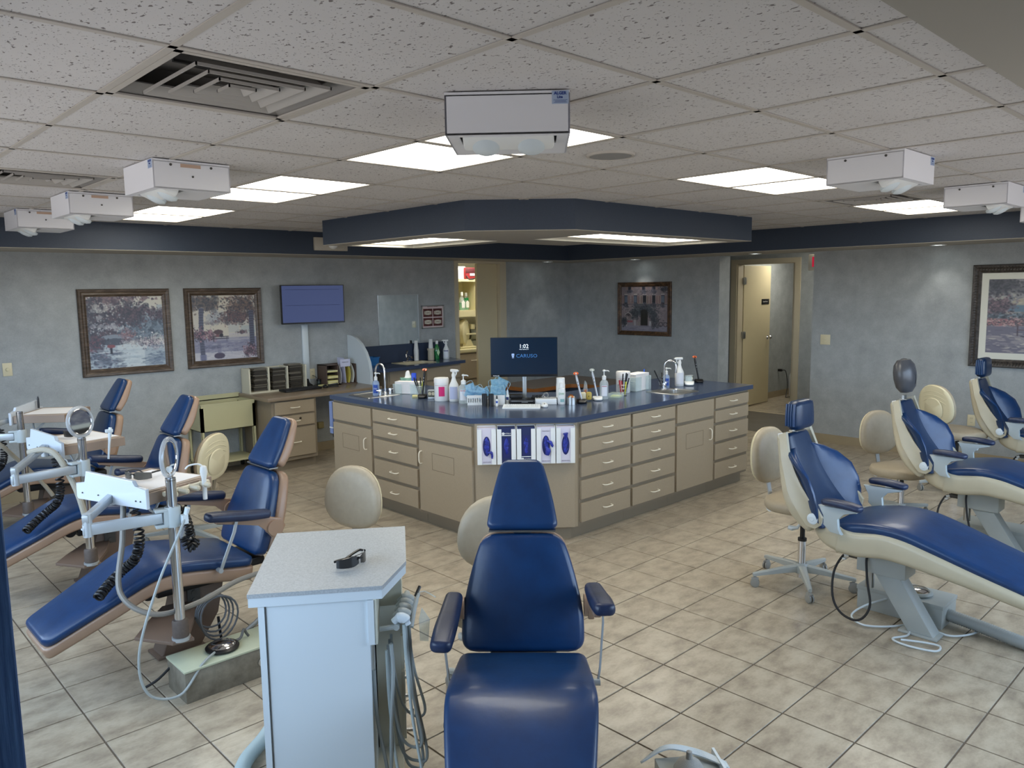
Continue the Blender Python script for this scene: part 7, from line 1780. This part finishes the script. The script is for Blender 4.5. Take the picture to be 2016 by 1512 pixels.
# switches, outlets
def plate(name, label, cat, M, w=.072, h=.115, kind='rocker', m=None):
    t = thing(name, label, cat); t.matrix_world = M
    mb = MB(); mb.box(-w / 2, w / 2, -.006, 0, -h / 2, h / 2, bev=.002); obj('cover', mb, m or M_cream, t)
    if kind == 'knob': mb = MB(); mb.lathe([(.016, 0), (.013, .016), (.001, .018)], 18, TR(0, -.006, 0) @ RX(PI / 2)); obj('dimmer_knob', mb, M_cream, t)
    if kind == 'toggle': mb = MB(); mb.box(-.004, .004, -.018, -.004, -.004, .010, bev=.001); obj('toggle', mb, M_cream, t)
    if kind == 'outlet':
        for z in (-.022, .022):
            mb = MB(); mb.lathe([(.001, .002), (.016, .002), (.016, 0)], 18, TR(0, -.006, z) @ RX(PI / 2), caps=False); o = obj('socket', mb, M_cream, t)
            mb = MB(); mb.box(-.007, -.005, -.0085, -.0078, z - .004, z + .005); mb.box(.005, .007, -.0085, -.0078, z - .004, z + .005); obj('slots', mb, M_black, o, smooth=0)
    return t
plate('dimmer_switch', 'cream dimmer switch on the left wall left of the river painting', 'switch', TR(1.433, Y1 - .001, 1.185), kind='knob')
plate('light_switch', 'cream double light switch on the right wall by the passage', 'switch', TR(8.739, 3.943, 1.198) @ RW, w=.115, kind='toggle')
plate('wall_outlet', 'cream outlet above the left wall desk behind the thin black lead', 'outlet', TR(4.375, Y1 - .001, .90), kind='outlet')
plate('wall_outlet', 'cream outlet near the floor in the desk knee space', 'outlet', TR(4.37, Y1 - .001, .30), kind='outlet')
plate('wall_outlet', 'pale outlet low on the right wall behind the right-row chairs', 'outlet', TR(8.739, 2.40, .43) @ RW, kind='outlet')
t = thing('plug_adapter', 'dark cream plug block in the outlet of the desk knee space', 'plug', (4.44, Y1 - .008, .30)); mb = MB(); mb.box(-.035, .035, -.04, 0, -.035, .04, bev=.008); obj('block', mb, mat('adapter_cream', '#a39768', .5), t)
# light box on the bulkhead
t = thing('emergency_light', 'cream rectangular light box on the left bulkhead behind the island bulkhead', 'light fixture', (4.305, SY - .001, 2.318))
mb = MB(); mb.box(-.195, .195, -.03, 0, -.067, .067, bev=.004); obj('box', mb, mat('fixture_cream', '#b7b0a2', .5), t)
mb = MB(); mb.lathe([(.062, 0), (.058, .02), (.04, .04), (.001, .048)], 28, TR(.02, -.03, .01) @ RX(PI / 2)); obj('lens', mb, M_white, t)
# exit sign in the hall
t = thing('exit_sign', 'cream exit sign with red letters half hidden behind the passage corner', 'sign', (9.45, 4.295, 2.105), -PI / 2)
mb = MB(); mb.box(-.215, .165, -.02, .02, -.10, .10, bev=.012); mb.box(-.04, .04, -.02, .02, .09, .30); obj('housing', mb, mat('sign_cream', '#c9c2b2', .5), t)
text('EXIT', .17, mat('exit_red', '#c3133a', .5, emit=('#c3133a', .25)), t, TR(.005, -.0205, 0) @ RX(PI / 2), bold=.004)
# hall: white cylinder with a plugged lead
t = thing('floor_fan', 'white rounded appliance with a black lead beyond the hall doorway', 'appliance', (11.95, 6.0, 0))
mb = MB(); mb.lathe([(.11, 0), (.12, .02), (.12, .34), (.09, .42), (.001, .45)], 24, TR(.22, -.05, 0)); obj('body', mb, M_white, t)
mb = MB(); mb.box(-.02, .02, .10, .165, .42, .46, bev=.004); mb.tube([(0, .10, .44), (.03, .05, .42), (.04, .02, .2), (-.04, .0, .04), (-.08, -.02, .01), (.08, -.04, .01)], .006, 6, smooth=5); obj('lead', mb, M_black, t)

# ================================================================ CEILING-HUNG LAMP BOXES
M_lampside = mat('lamp_box_white', '#d9d8dc', .4)
M_lampface = mat('lamp_box_face', '#e4e4e8', .4)
def lampbox(label, x, y, rz):
    t = thing('lamp_box', label, 'lamp', (x, y, ZC - .002), rz, 'white lamp boxes hung from the ceiling')
    w, d, h = .199, .182, .132
    mb = MB(); mb.box(-w, w, -d, d, -.012, -.0, bev=0); mb.box(-w, w, -d, -d + .006, -h, -.008); mb.box(-w, w, d - .006, d, -h, -.008); mb.box(-w, -w + .006, -d, d, -h, -.008); mb.box(w - .006, w, -d, d, -h, -.008)
    mb.box(-w, w, -d, -.145, -h, -h + .006); mb.box(-w, w, -.02, d, -h, -h + .006); mb.box(-w, -.158, -.145, -.02, -h, -h + .006); mb.box(.158, w, -.145, -.02, -h, -h + .006)
    obj('housing', mb, M_lampface, t, smooth=0)
    mb = MB(); mb.box(-.150, .150, -.048, .04, -.03, .03, TR(0, -.085, -h + .012) @ RX(-.45), bev=.012); hd = obj('lamp_head', mb, M_white, t)
    for s in (-1, 1):
        mb = MB(); mb.lathe([(.048, 0), (.046, .012), (.03, .022), (.001, .026)], 24, TR(s * .075, -.075, -h - .012) @ RX(PI - .45)); obj('lens', mb, M_whitem, hd)
    for s in (-1, 1):
        mb = MB()
        for yy in (-.1, .09): mb.cyl((s * w, yy, -.022), (s * (w + .003), yy, -.022), .006, n=10)
        if s > 0: mb.cyl((s * w, 0.0, -.07), (s * (w + .003), 0.0, -.07), .005, n=10)
        obj('screw', mb, M_dgrey, t)
    mb = MB(); mb.box(w - .001, w + .001, -.055, .04, -.03, -.014); obj('slot_cover', mb, mat('slot_tan', '#bfa18c', .5), t, smooth=0)
    mb = MB(); mb.box(.142, .195, -d - .001, -d, -.042, -.002); lb = obj('maker_plate', mb, mat('plate_blue', '#a7b7d0', .4), t, smooth=0)
    mi = mat('plate_ink', '#26408a', .5)
    text('ALGER', .013, mi, lb, TR(.168, -d - .0012, -.010) @ RX(PI / 2), bold=.0004)
    text('Lite', .012, mi, lb, TR(.167, -d - .0012, -.0215) @ RX(PI / 2), bold=.0003)
    mb = MB()
    for k, (a, b) in enumerate(((.147, .191), (.152, .186), (.149, .189))): mb.box(a, b, -d - .0014, -d - .001, -.031 - k * .0035, -.030 - k * .0035)
    obj('fine_print', mb, mi, lb, smooth=0)
    return t
lp = lampbox('white ceiling lamp box in the middle of the view, label facing us', 1.872, 1.965, math.radians(-45.5))
for lb_, x, y, rz in (('white ceiling lamp box above the nearest left chair, largest of the left three', 1.50, 3.955, -PI / 2), ('white ceiling lamp box, middle of the left three', 1.52, 5.43, -PI / 2), ('white ceiling lamp box farthest left by the navy bulkhead', 1.495, 6.66, -PI / 2),
                      ('white ceiling lamp box above the nearest right chair', 4.04, 1.575, 0), ('white ceiling lamp box above the middle right chair', 5.79, 1.59, 0), ('white ceiling lamp box cut off by the right edge of the view', 7.62, 1.59, 0)):
    copy_tree(lp, lb_, (x, y, ZC - .002), rz)

# ================================================================ METAL CART BY THE LEFT WALL
t = thing('metal_cart', 'pale green metal cart with an open top bin and lower shelf by the left wall', 'cart', (2.94, 7.53, 0))
M_cart = mat('pale_green_metal', '#bdb993', .4)
w, d = .56, .36
mb = MB()
for a, b, c_, e_ in ((0, w, 0, .004), (0, w, d - .004, d), (0, .004, 0, d), (w - .004, w, 0, d)): mb.box(a, b, c_, e_, .46, .735)
mb.box(0, w, 0, d, .46, .465)
mb.box(-.004, w + .004, -.004, .006, .725, .738); mb.box(-.004, .006, 0, d, .725, .738); mb.box(w - .006, w + .004, 0, d, .725, .738); mb.box(0, w, d - .004, d + .006, .725, .78)
obj('bin', mb, M_cart, t, smooth=0)
for x in (0, w - .028):
    for y in (0, d - .028):
        mb = MB(); mb.box(x, x + .028, y, y + .003, .10, .70); mb.box(x, x + .003, y, y + .028, .10, .70); mb.box(x + .025, x + .028, y, y + .028, .1, .46); lg = obj('leg', mb, M_cart, t, smooth=0)
        mb = MB(); mb.cyl((x + .005, y + .012, .032), (x + .025, y + .012, .032), .032, n=18); mb.cyl((x + .015, y + .012, .05), (x + .015, y + .012, .1), .008, n=8); obj('caster', mb, M_black, lg)
mb = MB(); mb.box(0, w, 0, d, .125, .145); obj('shelf', mb, M_cart, t, smooth=0)

# ================================================================ STOREROOM SEEN THROUGH THE SLIDING DOOR
t = thing('storeroom_cabinet', 'taupe drawer cabinet with a cream counter in the storeroom', 'cabinet', (6.6, 8.72, 0))
mb = MB(); mb.box(0, 2.6, 0, .6, .1, .905); mb.box(0, 2.6, .06, .6, 0, .1); obj('body', mb, M_lamdark, t, smooth=0)
mb = MB(); mb.box(0, 2.6, -.03, .6, .905, .955, bev=.003); obj('counter', mb, M_store, t)
for k in range(5):
    for z0, z1 in ((.52, .885), (.13, .49)):
        mb = MB(); mb.box(.02 + k * .52, .52 + k * .52, -.02, 0, z0, z1, bev=.002); dd = obj('drawer', mb, M_lam, t, smooth=0); put_pull(dd, .27 + k * .52 + (.10 if k == 1 else 0), -.02, z1 - .10)
t = thing('storeroom_shelves', 'cream open shelf unit above the storeroom counter', 'shelf', (6.6, 8.80, 1.45))
mb = MB(); mb.box(0, 2.6, .32, .34, 0, .535); mb.box(0, 2.6, 0, .34, -.02, .075); mb.box(0, 2.6, 0, .34, .50, .535)
for x in (0, .55, 1.05, 1.6, 2.1, 2.58): mb.box(x, x + .035, 0, .34, .07, .5)
mb.box(1.08, 1.62, 0.02, .32, .33, .345)
obj('frame', mb, M_store, t, smooth=0)
def rinse(label, x, y, z, h, liquid, lvl, group=None):
    t = thing('rinse_bottle', label, 'bottle', (x, y, z), 0, group)
    mb = MB(); mb.lathe([(.045, 0), (.05, .01), (.05, h * .5), (.035, h * .68), (.018, h * .76), (.016, h * .82)], 22, sy=.7); obj('bottle', mb, M_clear, t)
    mb = MB(); mb.lathe([(.001, .004), (.046, .004), (.046, h * lvl), (.001, h * lvl)], 22, caps=False, sy=.68); obj('liquid', mb, liquid, t)
    mb = MB(); mb.lathe([(.021, h * .80), (.021, h * .98), (.018, h)], 16); obj('cap', mb, M_white, t)
    mb = MB(); mb.prism([(-.028, h * .14), (.028, h * .14), (.032, h * .45), (-.0, h * .55), (-.032, h * .45)], 0, .001, M=TR(0, -.036, 0) @ Matrix(((1, 0, 0, 0), (0, 0, -1, 0), (0, 1, 0, 0), (0, 0, 0, 1)))); obj('label', mb, M_white, t, smooth=0)
rinse('clear rinse bottle half full of green liquid on the storeroom shelf', 7.45, 8.90, 1.526, .27, mat('rinse_green', '#1e9a6b', .15), .42, 'green bottles')
rinse('green rinse bottle at the right end of the storeroom shelf', 7.60, 8.98, 1.526, .26, mat('rinse_darkgreen', '#2b8a4c', .15), .7, 'green bottles')
t = thing('first_aid_bag', 'dark red bag with a white label on top of the storeroom shelves', 'bag', (7.60, 8.92, 1.986), .1)
mb = MB(); mb.box(-.13, .13, -.08, .08, 0, .17, bev=.02); obj('body', mb, mat('bag_red', '#8f2028', .6), t)
mb = MB(); mb.box(-.135, .135, -.085, -.079, .09, .165, bev=.003); obj('flap', mb, mat('bag_dark', '#4f1a20', .6), t); mb = MB(); mb.box(-.05, .05, -.090, -.0855, .05, .085); obj('label', mb, M_white, t, smooth=0)
mb = MB(); mb.tube([(-.12, -.08, .05), (-.10, -.11, -.0), (0, -.12, .006), (.1, -.11, .02)], .008, 8, smooth=5); obj('strap', mb, M_black, t)
t = thing('storage_bin', 'clear white storage bin left of the red bag', 'bin', (7.43, 8.97, 1.986)); mb = MB(); mb.box(-.10, .07, -.10, .10, 0, .17, bev=.01); mb.box(-.105, .075, -.105, .105, .17, .185, bev=.004); obj('bin', mb, M_white, t)
t = thing('yellow_packet', 'yellow and pink packets beside the red bag', 'packet', (7.76, 8.90, 1.986)); mb = MB(); mb.box(-.02, .05, -.05, .05, 0, .15, bev=.005); obj('packet', mb, mat('packet_yellow', '#e0b63a', .5), t); mb = MB(); mb.box(-.06, -.02, -.06, .02, .03, .16, RY(.3), bev=.01); obj('pink_wrap', mb, mat('packet_pink', '#e08a86', .5), t)
t = thing('polishing_machine', 'cream bench machine with a round housing and dark opening on the storeroom counter', 'machine', (7.47, 8.90, .956))
mb = MB(); mb.lathe([(.001, -.06), (.10, -.06), (.155, -.045), (.165, 0), (.155, .045), (.10, .06), (.001, .06)], 36, TR(0, 0, .24) @ RZ(.5) @ RX(PI / 2), caps=False, sx=.9, sy=1.2); obj('housing', mb, M_store, t, smooth=50)
mb = MB(); mb.lathe([(.001, .066), (.055, .066), (.06, .058)], 28, TR(-.06, -.01, .27) @ RZ(.5) @ RX(PI / 2), caps=False, sy=1.5); obj('opening', mb, M_dgrey, t)
mb = MB(); mb.box(-.13, .18, -.09, .09, 0, .03, bev=.008); mb.prism([(-.07, .02), (.16, .02), (.10, .13), (-.03, .13)], -.05, .05, M=Matrix(((1, 0, 0, 0), (0, 0, -1, 0), (0, 1, 0, 0), (0, 0, 0, 1)))); mb.box(-.02, .20, -.085, -.055, .20, .225, bev=.004); mb.box(.12, .2, -.04, .04, .28, .36, bev=.01); mb.box(-.04, .03, -.07, -.06, .385, .405); obj('stand', mb, M_store, t, smooth=30)
t = thing('tool_lathe', 'grey motor behind the cream bench machine', 'machine', (7.70, 9.02, .956)); mb = MB(); mb.cyl((-.06, 0, .2), (.1, 0, .2), .11, n=24); mb.box(-.06, .1, -.08, .08, 0, .1, bev=.01); mb.cyl((-.06, 0, .2), (-.12, 0, .2), .02, n=12); obj('motor', mb, mat('motor_grey', '#84836f', .5), t, smooth=30)

bpy.context.view_layer.update()
